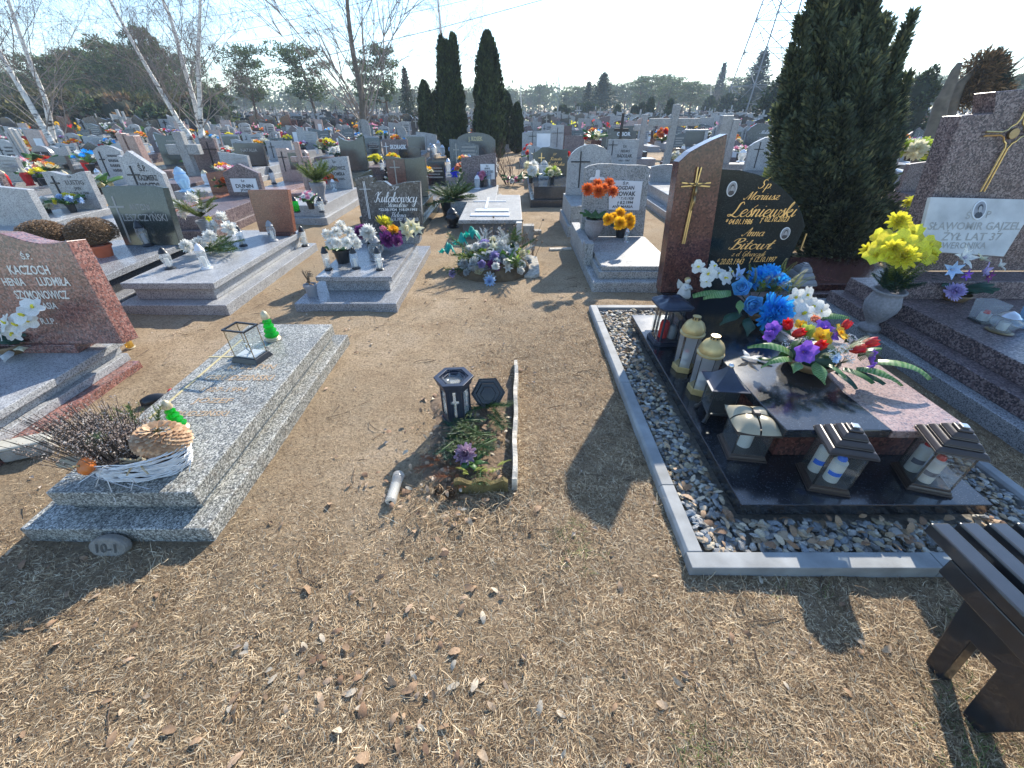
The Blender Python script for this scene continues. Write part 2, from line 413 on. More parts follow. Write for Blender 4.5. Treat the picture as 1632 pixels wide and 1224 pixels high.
# ---------------------------------------------------------------- lettering
_tc = bpy.data.curves.new("lettering", 'FONT'); _tc.resolution_u = 2
_to = bpy.data.objects.new("lettering", _tc); COL.objects.link(_to)
def text_mesh(body, shear=0, bold=0.0):
    _tc.body = body; _tc.size = 1; _tc.shear = shear; _tc.offset = bold; _tc.align_x = 'CENTER'; _tc.extrude = 0
    dg = bpy.context.evaluated_depsgraph_get(); dg.update()
    me = bpy.data.meshes.new_from_object(_to.evaluated_get(dg))
    vs = [v.co.copy() for v in me.vertices]; fs = [tuple(p.vertices) for p in me.polygons]
    bpy.data.meshes.remove(me)
    return vs, fs
_bowl = [(.85,.85),(.5,1),(.15,.7),(.1,.3),(.35,0),(.65,.2),(.86,.75)]
SCR = {'a':(1.08,[_bowl,[(.88,1),(.82,.3),(.9,.02),(1.15,.2)]]),'b':(.95,[[(.05,.4),(.45,1.6),(.4,2),(.2,1.8),(.1,.8),(.15,.2),(.4,0),(.75,.3),(.7,.8),(.45,.95),(1,.85)]]),
 'c':(.85,[[(.8,.8),(.6,1),(.25,.85),(.1,.4),(.3,0),(.65,.05),(.9,.3)]]),'d':(1.1,[_bowl,[(1,2),(.85,.3),(.95,.02),(1.15,.2)]]),
 'e':(.88,[[(.05,.35),(.5,.5),(.75,.8),(.5,1),(.2,.75),(.12,.3),(.35,0),(.7,.05),(.95,.35)]]),'g':(1.05,[_bowl,[(.88,1),(.78,0),(.6,-.8),(.25,-.9),(.2,-.5),(.7,-.1),(1.1,.2)]]),
 'h':(1.0,[[(.05,.5),(.45,1.7),(.35,2),(.2,1.6),(.1,0)],[(.1,.4),(.4,.95),(.7,.9),(.7,.3),(.8,0),(1.05,.2)]]),'i':(.5,[[(.1,.5),(.25,1),(.15,.3),(.28,0),(.55,.25)],[(.27,1.4),(.31,1.46)]]),
 'k':(.95,[[(.05,.5),(.4,1.7),(.3,2),(.15,1.5),(.08,0)],[(.1,.45),(.6,1),(.7,.75),(.25,.5)],[(.25,.5),(.55,.1),(.8,0),(1,.25)]]),'l':(.48,[[(.05,.4),(.4,1.5),(.35,2),(.15,1.7),(.1,.4),(.22,0),(.5,.2)]]),
 'm':(1.3,[[(0,.7),(.2,1),(.15,0)],[(.15,.4),(.4,.95),(.6,.9),(.55,0)],[(.55,.4),(.8,.95),(1,.9),(.98,.25),(1.08,0),(1.35,.2)]]),'n':(.98,[[(0,.7),(.2,1),(.15,0)],[(.15,.4),(.45,.95),(.68,.9),(.64,.25),(.74,0),(1,.2)]]),
 'o':(.9,[[(.5,1),(.15,.75),(.1,.3),(.4,0),(.75,.3),(.7,.8),(.45,1),(.6,.85),(.95,.85)]]),'r':(.8,[[(0,.6),(.2,1.05),(.3,.9),(.55,.95),(.5,.3),(.6,0),(.85,.25)]]),
 's':(.66,[[(0,.25),(.22,.7),(.40,1.12)],[(.38,1.1),(.42,.75),(.58,.4),(.45,.05),(.2,.0),(.06,.16)],[(.42,.03),(.70,.28)]]),'t':(.58,[[(.05,.4),(.35,1.7),(.2,.4),(.3,0),(.6,.25)],[(0,1.05),(.58,1.12)]]),
 'u':(1.05,[[(.05,.7),(.15,1),(.1,.3),(.3,0),(.6,.4),(.75,1),(.7,.3),(.85,0),(1.1,.25)]]),'w':(1.25,[[(.05,.7),(.15,1),(.1,.3),(.3,0),(.55,.3),(.62,.95),(.6,.3),(.8,0),(1.05,.4),(1.05,.95),(1.3,.8)]]),
 'y':(1.0,[[(.05,.7),(.15,1),(.1,.3),(.3,0),(.6,.4),(.75,1),(.65,-.2),(.45,-.85),(.15,-.8),(.3,-.4),(1,.2)]]),'z':(.88,[[(.1,.85),(.3,1),(.7,.9),(.1,.05),(.4,.15),(.7,0),(.95,.2)]]),'p':(.9,[[(.12,1),(.05,-.9)],[(.08,.5),(.4,1),(.75,.7),(.6,.1),(.2,.05)]]),
 'L':(1.15,[[(.95,1.7),(.75,2),(.45,1.8),(.4,1),(.2,.3),(-.2,.05),(-.4,.25),(-.1,.3),(.4,.05),(.9,-.05),(1.2,.25)]]),'M':(1.6,[[(-.3,.3),(-.1,0),(.2,.6),(.6,1.9),(.65,0)],[(.65,.1),(1.35,1.95),(1.2,.3),(1.35,0),(1.6,.2)]]),
 'A':(1.2,[[(-.3,.3),(-.1,0),(.3,.6),(.95,2),(.9,.3),(1,0),(1.25,.2)],[(.3,.75),(1.1,.85)]]),'B':(1.2,[[(.45,1.9),(.3,.1),(-.1,.1),(-.1,.4)],[(-.1,1.5),(.2,1.95),(.9,2),(1.05,1.6),(.5,1.1),(1.05,.8),(1,.2),(.5,-.02),(.15,.2)]]),
 'K':(1.35,[[(-.1,1.5),(.4,2),(.45,1.5),(.25,.1),(-.1,.05),(-.15,.35)],[(1.2,1.95),(.95,1.9),(.4,1),(.75,.7),(.95,.15),(1.2,0),(1.4,.25)]]),'S':(1.0,[[(1,1.7),(.8,2),(.4,1.8),(.45,1.3),(.8,.8),(.65,.15),(.2,0),(-.1,.3)]]),
 'H':(1.35,[[(-.05,1.6),(.4,2),(.4,1.2),(.2,0),(-.1,.1)],[(1.2,2),(1,.4),(1.1,0),(1.4,.25)],[(.3,1),(1.15,1.15)]]),'G':(1.15,[[(1,1.7),(.8,2),(.3,1.5),(.15,.6),(.5,0),(.95,.3),(1,.9),(.9,-.5),(.4,-.6)],[(.65,.9),(1.2,.95)]]),
 'R':(1.25,[[(.45,1.9),(.3,.1),(-.1,.1)],[(-.1,1.5),(.2,1.95),(.9,2),(1.05,1.5),(.5,1.05),(.85,.4),(1.05,0),(1.3,.25)]]),'C':(1.0,[[(1,1.7),(.8,2),(.3,1.5),(.15,.6),(.5,0),(1,.3)]]),'P':(1.1,[[(.45,1.9),(.3,.1),(-.1,.1)],[(-.1,1.5),(.2,1.95),(.9,2),(1.05,1.5),(.6,.95),(.35,1)]]),
 '.':(.4,[[(.1,0),(.14,.08)]]),' ':(.7,[])}
SCR['ł'] = (.5, SCR['l'][1]+[[(-.08,.95),(.5,1.35)]]); SCR['ś'] = (.68, SCR['s'][1]+[[(.5,1.25),(.75,1.6)]]); SCR['Ś'] = (1.0, SCR['S'][1]+[[(.8,2.2),(1.05,2.5)]])
def script_mesh(t, nib=.13, slant=.32):
    vs = []; fs = []; x = 0; nv = (nib*.82, nib*.62)
    for ch in t:
        adv, strokes = SCR[ch]
        for st in strokes:
            P_ = [Vector((a, b)) for a, b in st]; pts = []
            for k in range(len(P_)-1):
                p0, p1, p2, p3 = P_[max(k-1,0)], P_[k], P_[k+1], P_[min(k+2,len(P_)-1)]
                for i in range(4 if len(P_) > 2 else 1):
                    f = i/4; pts.append(.5*((2*p1)+(p2-p0)*f+(2*p0-5*p1+4*p2-p3)*f*f+(3*p1-p0-3*p2+p3)*f**3))
            pts.append(P_[-1])
            for a, b in zip(pts[:-1], pts[1:]):
                dd = (b-a).normalized()*.035; a2 = a-dd; b2 = b+dd; o = len(vs)
                th = max(.045, .045+nib*(.9*max(0, -(b-a).normalized().y)+.25))*.5; nn = Vector((-dd.y, dd.x)).normalized()*th
                for q in (a2-nn, a2+nn, b2+nn, b2-nn): vs.append(Vector((x+q.x+q.y*slant, q.y, 0)))
                fs.append((o, o+3, o+2, o+1))
        x += adv*.99
    return vs, fs
def inscription(parent, lines, mat, y=-0.0025, bold=0.012, name="inscription", flat=False, cond=1.0):
    """lines: (text, centre x, baseline z, capital height, width or None, shear); one object for each line"""
    o = None
    for t, cx, z, h, wd, sh in lines:
        mb = MB()
        scr = sh >= .2 and all(c in SCR for c in t)
        if scr: vs, fs = script_mesh(t); s = h/2.0
        else: vs, fs = text_mesh(t, sh, bold); s = h / 0.70
        if not vs: continue
        x0 = min(v.x for v in vs); x1 = max(v.x for v in vs)
        sx = s if wd is None else wd / max(1e-6, (x1-x0))
        mid = (x0+x1)/2
        if flat: pts = [(cx+(v.x-mid)*sx, z+v.y*s, y) for v in vs]
        else: pts = [(cx+(v.x-mid)*sx, y, z+v.y*s) for v in vs]
        if scr:         # overlapping strokes sit a hair apart
            pts = [(p[0], p[1]-.00001*(i//4), p[2]) for i, p in enumerate(pts)]
        mb.add(pts, fs)
        o = mb.build(name, mat, parent)
    return o
def scribble(mb, r, x0, x1, z0, z1, n, y=-0.002, mi=0):      # illegible engraved lines, seen from far
    for i in range(n):
        z = z1 - (i+0.5)*(z1-z0)/n; h = (z1-z0)/n*r.uniform(0.35, 0.6)
        a = x0 + (x1-x0)*r.uniform(0, 0.2); b = x1 - (x1-x0)*r.uniform(0, 0.2); x = a
        while x < b:
            wl = h*r.uniform(0.35, 0.7)
            mb.add([(x,y,z-h/2),(x+wl,y,z-h/2),(x+wl*0.9,y,z+h/2),(x,y,z+h/2*r.uniform(.6,1))], [(0,1,2,3)], mi)
            x += wl + h*0.18

# ---------------------------------------------------------------- headstones and graves
def prof(kind, w, h, n=14):
    def f(t):
        u = 2*t-1
        return {'rect': 1, 'arch': 1-0.14*u*u, 'dome': 0.62+0.38*math.sqrt(max(0,1-u*u*0.98)), 'wave': 0.95+0.05*math.sin((t*1.5+0.1)*math.pi*1.6),
                'gable': 1-0.28*abs(u), 'vee': 0.90+0.10*u*u, 'swoop': 0.80+0.20*(1-(1-t)**1.8), 'swoopl': 0.80+0.20*(1-t**1.8),
                'slantr': 0.86+0.14*t, 'slantl': 1-0.14*t, 'wing': 0.93-0.07*math.cos(t*math.pi*2)*(1 if t<.5 else .4),
                'soft': 1-0.03*u*u-0.10*max(0,abs(u)-0.82)/0.18*max(0,abs(u)-0.82)/0.18}[kind]
    if kind in ('rect', 'slantr', 'slantl'): n = 1
    if kind == 'gable': n = 2
    top = [(-w/2 + w*i/n, h*f(i/n)) for i in range(n, -1, -1)]
    return [(-w/2, 0), (w/2, 0)] + top
def headstone(g, poly, x, y, z, mat, th=0.09, lean=4, name="headstone", bev=0.004):
    return MB().prism(poly, 0, th).build(name, mat, g, loc=(x, y, z), rot=(R(-lean), 0, 0), bev=bev)
def cross_on(parent, x, z, w, h, mat, t=0.012, d=0.012, arm=0.68, y=0.0, name="cross"):
    mb = MB(); mb.box(x-t/2, x+t/2, y-d, y, z, z+h); za = z+h*arm
    mb.box(x-w/2, x-t/2, y-d, y, za-t/2, za+t/2); mb.box(x+t/2, x+w/2, y-d, y, za-t/2, za+t/2)
    return mb.build(name, mat, parent, bev=0.0015)
def tier(g, name, x0, x1, y0, y1, z0, z1, mat, bev=0.005):
    return MB().box(x0, x1, y0, y1, z0, z1).build(name, mat, g, bev=bev)
def corpus(mb, x, z, h, y):           # the figure of a crucifix as one small body
    s = h
    mb.tube([(x,y,z-0.02*s),(x+.02*s,y-.01,z-.22*s),(x,y-.01,z-.42*s)], [.055*s,.045*s,.05*s], 6)
    mb.tube([(x,y-.01,z-.40*s),(x+.03*s,y-.018,z-.62*s),(x,y-.01,z-.95*s)], [.055*s,.04*s,.022*s], 6)
    for sd_ in (-1, 1): mb.tube([(x+.02*sd_*s,y,z-.05*s),(x+.2*sd_*s,y-.004,z+.03*s),(x+.38*sd_*s,y,z+.12*s)], [.03*s,.02*s,.015*s], 5)
    mb.ball((x-.02*s,y-.012,z+.06*s), .055*s, 6, 5)
    return mb

# ---------------------------------------------------------------- flowers
def petal(mb, az, r0, z0, L, W, a0, curl, cup, nl=3, nw=2, pt=0.0, mi=0, ruf=0):
    r, z, ang = r0, z0, a0
    ca, sa = math.cos(az), math.sin(az)
    vs = []
    for i in range(nl+1):
        t = i/nl
        wd = W*max(0.04, math.sin(math.pi*(0.16+0.72*t)))**0.8
        if pt and t > 0.5: wd *= 1-pt*(t-0.5)/0.5
        for j in range(nw+1):
            s_ = 2*j/nw-1
            off = cup*W*s_*s_ + (ruf*W*math.sin(az*7+j*2.1+i*1.7) if i == nl else 0)
            rr = r - math.sin(ang)*off; zz = z + math.cos(ang)*off
            la = s_*wd/2
            vs.append((rr*ca-la*sa, rr*sa+la*ca, zz))
        r += math.cos(ang)*L/nl; z += math.sin(ang)*L/nl; ang += curl/nl
    fs = []
    q = nw+1
    for i in range(nl):
        for j in range(nw): fs.append((i*q+j, i*q+j+1, (i+1)*q+j+1, (i+1)*q+j))
    mb.add(vs, fs, mi)
FM = {}
def flower_mesh(kind, *mats):
    key = (kind,)+tuple(m.name for m in mats)
    if key in FM: return FM[key]
    r = random.Random(len(FM)+3); mb = MB()
    if kind == 'mum':
        for k, (el, n_, L) in enumerate([(-14,20,.92),(0,20,.96),(14,19,.90),(28,17,.82),(42,15,.72),(56,12,.60),(70,9,.48),(84,5,.38)]):
            for i in range(n_):
                petal(mb, 2*math.pi*(i+k*.37)/n_+r.uniform(-.08,.08), .08, -.05+.07*k, L*r.uniform(.78,1.1), .23, R(el+r.uniform(-8,8)), R(r.uniform(25,70)), .35, 3, 1, 0.0, 0)
    elif kind == 'pompon':
        for i in range(90):
            zz = 1-1.6*(i+.5)/90; a = i*2.399; rr = math.sqrt(max(0,1-zz*zz))
            el = math.asin(zz)+r.uniform(-.25,.25)
            petal(mb, a+r.uniform(-.15,.15), rr*.38, zz*.38, .66*r.uniform(.75,1.15), .30, el, R(r.uniform(-10,60)), .35, 2, 1, .2, 0)
    elif kind == 'rose':
        for k, (n_, r0, a0, cu, L, W) in enumerate([(5,.12,15,75,.95,.85),(5,.10,38,62,.9,.75),(5,.08,58,45,.82,.62),(4,.06,74,25,.75,.48),(3,.03,84,8,.68,.34)]):
            for i in range(n_): petal(mb, 2*math.pi*(i+k*.5)/n_, r0, -.2+.03*k, L, W, R(a0), R(cu), .22, 4, 3, 0, 0)
    elif kind == 'lily':
        for i in range(6): petal(mb, 2*math.pi*i/6+r.uniform(-.1,.1), .05, 0, 1.05, .48, R(55 if i%2 else 42), R(-55), .2, 4, 2, .75, 0)
        for i in range(5): mb.tube([(0,0,0),(.12*math.cos(i*1.25),.12*math.sin(i*1.25),.45)], .02, 3, 1)
    elif kind == 'orchid':
        for i, (W, L) in enumerate([(.95,.85),(.6,.85),(.6,.85),(.95,.85),(.6,.8)]): petal(mb, 2*math.pi*i/5+.3, .02, .02*(i%2), L, W, R(12), R(-18), .08, 4, 3, 0, 0)
        mb.ball((0,0,.08), .13, 6, 4, 1); petal(mb, .3+math.pi*0.7, 0, .1, .35, .3, R(40), R(40), .3, 2, 2, 0, 1)
    elif kind == 'tulip':
        for k in range(2):
            for i in range(3): petal(mb, 2*math.pi*(i+k*.5)/3, .06, 0, 1.35, .78, R(50), R(62), .30, 5, 3, .6, 0)
    elif kind == 'pansy':
        for i in range(5): petal(mb, 2*math.pi*i/5+.2, .03, .03*(i%2), .9, .85, R(25), R(-10), .12, 3, 3, 0, 0, .12)
        for i in range(4): petal(mb, 2*math.pi*i/4+.6, .0, .08, .42, .35, R(60), R(20), .2, 2, 2, 0, 0)
        mb.ball((0,0,.1), .09, 5, 4, 1)
    elif kind == 'carnation':
        for k, (n_, el) in enumerate([(11,8),(10,28),(8,50),(6,70)]):
            for i in range(n_): petal(mb, 2*math.pi*(i+k*.4)/n_+r.uniform(-.1,.1), .05, .04*k, .92-.1*k, .36, R(el), R(15), .25, 3, 2, 0, 0, .28)
    elif kind == 'leaf':
        petal(mb, math.pi/2, 0, 0, 1, .42, R(18), R(-42), -.28, 6, 2, .97, 0)
    elif kind == 'longleaf':
        petal(mb, math.pi/2, 0, 0, 1, .24, R(30), R(-70), -.25, 8, 2, .97, 0)
    elif kind == 'fir':
        mb.tube([(0,0,0),(.0,.5,.03),(0,1,0)], [.02,.015,.006], 4, 1)
        for i in range(110):
            t = i/110; a = r.uniform(-1.1,1.1)+ (0 if i%2 else math.pi); y = t*1.0
            dx, dz = math.cos(a), abs(math.sin(a))*.6*r.choice((1,-.4,1))
            L = .17*(1-.4*t)*r.uniform(.8,1.2)
            mb.add([(0,y,.01),(dx*L,y+L*.75,dz*L+.02),(dx*L*.5+.008,y+L*.42,dz*L*.5),], [(0,2,1)], 0)
            mb.add([(0,y-.012,.01),(0,y+.012,.01),(dx*L,y+L*.75,dz*L+.01)], [(0,1,2)], 0)
        for sgn in (-1, 1):
            for b in (.3,.5,.68):
                for i in range(26):
                    t = i/26; bx, by = sgn*t*.36*(1.1-b*.6), b+t*.3
                    a = r.uniform(0, 6.28); L = .12
                    mb.add([(bx,by,0),(bx+.012,by+.012,0),(bx+math.cos(a)*L*.7+sgn*.05,by+L*.7,math.sin(a)*L*.5)], [(0,1,2)], 0)
    elif kind == 'sprig':
        for i in range(26):
            a = r.uniform(0,6.28); q = r.uniform(.1,.5); zt = r.uniform(.6,1.1)
            x, y = q*math.cos(a), q*math.sin(a)
            mb.tube([(0,0,0),(x*.5,y*.5,zt*.6),(x,y,zt)], .012, 3, 1, False)
            for j in range(3):
                b = r.uniform(0,6.28); c = (x+.07*math.cos(b), y+.07*math.sin(b), zt+r.uniform(-.05,.06))
                for k in range(4): petal(mb, k*1.57+b, 0, 0, .001, .001, 0, 0, 0, 1, 1) if False else None
                s_ = .055
                mb.add([(c[0]-s_,c[1],c[2]),(c[0],c[1]-s_,c[2]+.01),(c[0]+s_,c[1],c[2]),(c[0],c[1]+s_,c[2]+.02)], [(0,1,2,3)], 0)
    elif kind == 'fern':
        for q in range(3):
            az = r.uniform(-.5,.5); ca, sa = math.cos(az), math.sin(az)
            for i in range(16):
                t = i/16; y = .15+t*.9; z = .5*t-.35*t*t; L = .24*(1-.8*t)
                for sg in (-1, 1):
                    x = sg*L
                    P = [(0,y,z),(x*.5,y+L*.15,z+.03),(x,y+L*.4,z-.01),(x*.5,y+L*.4,z+.02)]
                    mb.add([(px*ca-py*sa, px*sa+py*ca, pz+q*.06) for px,py,pz in P], [(0,1,2,3)], 0)
    me = mb.mesh(kind, list(mats), smooth=True)
    FM[key] = me
    return me
FNAME = {'mum':'chrysanthemum','pompon':'chrysanthemum','lily':'lily_flower','orchid':'orchid_flower','pansy':'pansy_flower','fir':'fir_sprig','longleaf':'leaf','sprig':'small_flower_spray','fern':'fern_sprig'}
def put(kind, mats, parent, loc, d=(0,0,1), s=0.05, roll=None, name=None, sv=None):
    me = flower_mesh(kind, *mats)
    o = link(name or FNAME.get(kind, kind), me, parent, loc)
    d = Vector(d)
    if kind in ('leaf','longleaf','fir','fern'):       # grow along +Y
        yv = d.normalized(); up = Vector((0,0,1)) if abs(yv.z) < .95 else Vector((0,-1,0))
        xv = yv.cross(up).normalized(); zv = xv.cross(yv)
        m = Matrix((xv, yv, zv)).transposed()
        q = m.to_quaternion()
        if roll: q = q @ Quaternion((0,1,0), roll)
    else:
        q = d.to_track_quat('Z', 'Y')
        q = q @ Quaternion((0,0,1), roll if roll is not None else rnd.uniform(0, 6.28))
    o.rotation_mode = 'QUATERNION'; o.rotation_quaternion = q
    o.scale = (s, s, s) if sv is None else sv
    return o
def bowl(parent, r, h, mat, z=0, sx=1.0, name="bowl", n=24):
    return MB().lathe([(r*.62,0),(r*.72,h*.1),(r*.95,h*.7),(r,h),(r*.93,h),(r*.85,h*.6)], 0,0,z, n, 0, sx, 1).build(name, mat, parent, smooth=True)
def pot(parent, r, h, mat, z=0, name="pot"):
    return MB().lathe([(r*.72,0),(r*.92,h*.82),(r*1.04,h*.83),(r*1.04,h),(r*.93,h),(r*.9,h*.85)], 0,0,z, 20).build(name, mat, parent, auto=True)
def bouquet(label, cat, loc, heads, leaves=(), base=None, rz=0, group=None, name="flower_bouquet"):
    g = thing(name, label, cat, loc, rz, group)
    if base: base(g)
    for k, mats, x, y, z, s in [h[:6] for h in heads]:
        put(k, mats, g, (x,y,z), (x*2.2, y*2.2-.10, max(.06, z)*.9), s)
    for l in leaves:
        k, mats, x, y, z, s, az, el = l
        put(k, mats, g, (x,y,z), (math.cos(R(az))*math.cos(R(el)), math.sin(R(az))*math.cos(R(el)), math.sin(R(el))), s, roll=rnd.uniform(-.4,.4))
    return g
def cluster(r, kinds, n, R0, H, s, z0=0.05, flat=1.0):          # heads spread over a dome
    out = []
    for i in range(n):
        t = (i+.5)/n; a = i*2.4+r.uniform(-.2,.2); rr = R0*math.sqrt(t)*r.uniform(.9,1.05)
        k, m = kinds[i % len(kinds)]
        out.append((k, m, rr*math.cos(a)*flat, rr*math.sin(a), z0+H*(1-t*.75)+r.uniform(-.01,.01), s*r.uniform(.85,1.15)))
    return out
def greens(r, n, rad, z, s, mats=None, kind='leaf'):
    return [(kind, mats or (l_green,), r.uniform(-.3,.3)*rad, r.uniform(-.3,.3)*rad, z+r.uniform(-.01,.02), s*r.uniform(.8,1.2), i*360/n+r.uniform(-12,12), r.uniform(0,35)) for i in range(n)]

# ---------------------------------------------------------------- grave lanterns
def vase_lantern(label, loc, h=0.26, r=0.045, cap=None, body=None, shape=0, base=None, group=None, waist=.8):
    g = thing("grave_lantern", label, "lantern", loc, 0, group)
    cap = cap or m_blackp; body = body or gl_vase; base = base or cap
    P = {0: [(r*.62,.10),(r*.70,.16),(r*1.0,.40),(r*1.05,.55),(r*.85,.70),(r*.75,.74)],
         1: [(r*1.0,.08),(r*.95,.12),(r*.78,.40),(r*.95,.66),(r*.9,.72)],
         2: [(r*.9,.08),(r*.6,.14),(r*.85,.22),(r*1.3,.42),(r*1.2,.58),(r*.7,.68),(r*.75,.72)],
         3: [(r*.9,.07),(r*.9,.72)]}[shape]
    MB().lathe([(a, b*h) for a, b in P], n=14).build("glass_body", body, g, smooth=True)
    MB().lathe([(r*1.1,0),(r*1.15,.03*h),(r*.9,.07*h),(r*.7,.10*h),(0,.105*h)], n=16).build("base", base, g, auto=True)
    MB().lathe([(r*.9,.72*h),(r*.95,.75*h),(r*.75,.80*h),(r*.62,.88*h),(r*.42,.93*h),(r*.22,.97*h),(0.0,h)], n=14).build("cap", cap, g, auto=True)
    MB().lathe([(r*.42,.11*h),(r*.42,.48*h),(0,.49*h)], n=10).build("candle", m_wax, g, auto=True)
    return g
def green_lantern(label, loc, h=.24, r=.05, rz=0):
    g = thing("grave_lantern", label, "lantern", loc, rz)
    pr = []
    for i in range(4):
        z0 = .14+.15*i; rr = r*(1.0-.13*i)
        pr += [(rr*.84, z0*h), (rr*1.10, (z0+.022)*h), (rr*1.12, (z0+.05)*h), (rr*.95, (z0+.085)*h), (rr*.80,(z0+.125)*h), (rr*.76,(z0+.145)*h)]
    MB().lathe(pr, n=18).build("glass_body", gl_green, g, auto=True)
    MB().lathe([(r*1.15,0),(r*1.2,.03*h),(r*1.05,.06*h),(r*1.1,.08*h),(r*.95,.12*h),(0,.13*h)], n=22).build("base", m_goldc, g, auto=True)
    MB().lathe([(r*.60,.74*h),(r*.64,.78*h),(r*.60,.82*h),(r*.56,.88*h),(r*.38,.95*h),(r*.16,.985*h),(r*.14,h),(0,h)], n=18).build("cap", m_goldc, g, auto=True)
    MB().lathe([(r*.45,.14*h),(r*.45,.45*h),(0,.46*h)], n=10).build("candle", m_wax, g, auto=True)
    return g
def candle_insert(par, x, y, z, r, h, cap, spot=True):
    MB().lathe([(r,0),(r,h*.82),(r*.6,h*.9),(0,h*.9)], x, y, z, 14).build("candle", m_wax, par, auto=True)
    if spot:
        q = MB(); n = 8; vs = []
        for i in range(n+1):
            a = R(-165+110*i/n); vs += [(x+r*1.015*math.cos(a), y+r*1.015*math.sin(a), z+h*.30), (x+r*1.015*math.cos(a), y+r*1.015*math.sin(a), z+h*.46)]
        q.add(vs, [(2*i,2*i+2,2*i+3,2*i+1) for i in range(n)]).build("print_label", plain("label_grey", (.12,.13,.17), .5) if cap is m_redp else m_bluep, par)
    MB().lathe([(r*.62,h*.86),(r*.62,h*.97),(r*.35,h*1.05),(0,h*1.06)], x, y, z, 12).build("candle_cap", cap, par, auto=True)
def box_lantern(label, loc, w_=.17, h=.33, rz=0, mat=None, roof='step', caps=(), legs=False, writing=None):
    g = thing("grave_lantern", label, "lantern", loc, rz)
    mat = mat or m_brownp
    zb = .035 if not legs else .06
    b = MB()
    if legs:
        for sx in (-1,1):
            for sy in (-1,1):
                b.tube([(sx*w_*.42,sy*w_*.42,zb),(sx*w_*.52,sy*w_*.52,zb*.4),(sx*w_*.60,sy*w_*.60,.006)], [.012,.010,.014], 6)
        b.frust(zb-.012, zb, w_*.95, w_*.95, w_*.95, w_*.95); b.build("base", mat, g)
    else:
        b.frust(0,.010,w_*1.22,w_*1.22,w_*1.22,w_*1.22); b.frust(.010,.016,w_*1.15,w_*1.15,w_*1.15,w_*1.15); b.frust(.016,.026,w_*1.14,w_*1.14,w_*1.08,w_*1.08); b.frust(.026,.035,w_*1.05,w_*1.05,w_*1.02,w_*1.02)
        b.build("base", mat, g, bev=.002)
    zt = h*.72
    e = w_/2; t = .0025
    for nm, (x0,x1,y0,y1) in {'a':(-e,e,-e-t,-e),'b':(-e,e,e,e+t),'c':(-e-t,-e,-e,e),'d':(e,e+t,-e,e)}.items():
        MB().box(x0,x1,y0,y1,zb,zt).build("glass_pane", gl_clear, g)
    for sx in (-1,1):
        for sy in (-1,1): MB().box(sx*(e-.001)-.003, sx*(e-.001)+.003, sy*(e-.001)-.003, sy*(e-.001)+.003, zb, zt).build("corner_post", gl_smoke if roof != 'pagoda' else mat, g)
    W = w_*1.34
    r = MB()
    if roof == 'step':
        z = zt
        for k in range(3):
            w0 = W*(1-.24*k); hh = h*.26/3
            r.frust(z, z+hh*.35, w0, w0, w0, w0)
            r.frust(z+hh*.35, z+hh, w0, w0, w0-W*.16, w0-W*.16)
            z += hh
        r.frust(z, z+.012, W*.30, W*.30, W*.28, W*.28)
        r.build("roof", mat, g, bev=.006)
        MB().box(-.014,.014,-.014,.014,z+.0125,z+.022).build("finial", m_steel, g, bev=.002)
    elif roof == 'pillow':
        n = 10
        for qx in (-1,1):
            for qy in (-1,1):
                q = MB(); vs=[]; fs=[]
                for i in range(n+1):
                    for j in range(n+1):
                        u, v = i/n, j/n
                        x = qx*(.004+u*W/2); y = qy*(.004+v*W/2)
                        zz = zt + .012 + h*.25*(1-u**2.2)**.6*(1-v**2.2)**.6*(.75+.25*math.sin(math.pi*u)*math.sin(math.pi*v)) + .05*h*(u*v)**2
                        vs.append((x,y,zz))
                for i in range(n):
                    for j in range(n):
                        fs.append((i*(n+1)+j,(i+1)*(n+1)+j,(i+1)*(n+1)+j+1,i*(n+1)+j+1))
                q.add(vs, fs); q.build("roof_panel", m_beigep, g, smooth=True, recalc=True)
        r.frust(zt, zt+.012, W*1.0, W*1.0, W, W); r.build("roof", mat, g, bev=.003)
        MB().frust(zt+h*.24, zt+h*.30, .035,.035,.03,.03).build("finial", mat, g, bev=.003)
    elif roof == 'pagoda':
        n = 8; prv = []
        for i in range(n+1):
            t_ = i/n; prv.append((W*.5*(1-t_)**1.0*1.06+.008, zt + h*.30*t_**1.75))
        r.lathe([(a*1.4142, b_) for a, b_ in prv]+[(0,zt+h*.30)], n=4, rot=math.pi/4)
        r.frust(zt-.012, zt, W*1.04, W*1.04, W*1.07, W*1.07)
        r.build("roof", m_navyp, g)
        MB().ball((0,0,zt+h*.31), .015, 10, 8).build("finial", m_steel, g, smooth=True)
        MB().box(-e*.9,e*.9,-e*.98,-e*.9,zb+.01,zt-.02).build("door_panel", mat, g)
    for c in caps: candle_insert(g, *c)
    return g
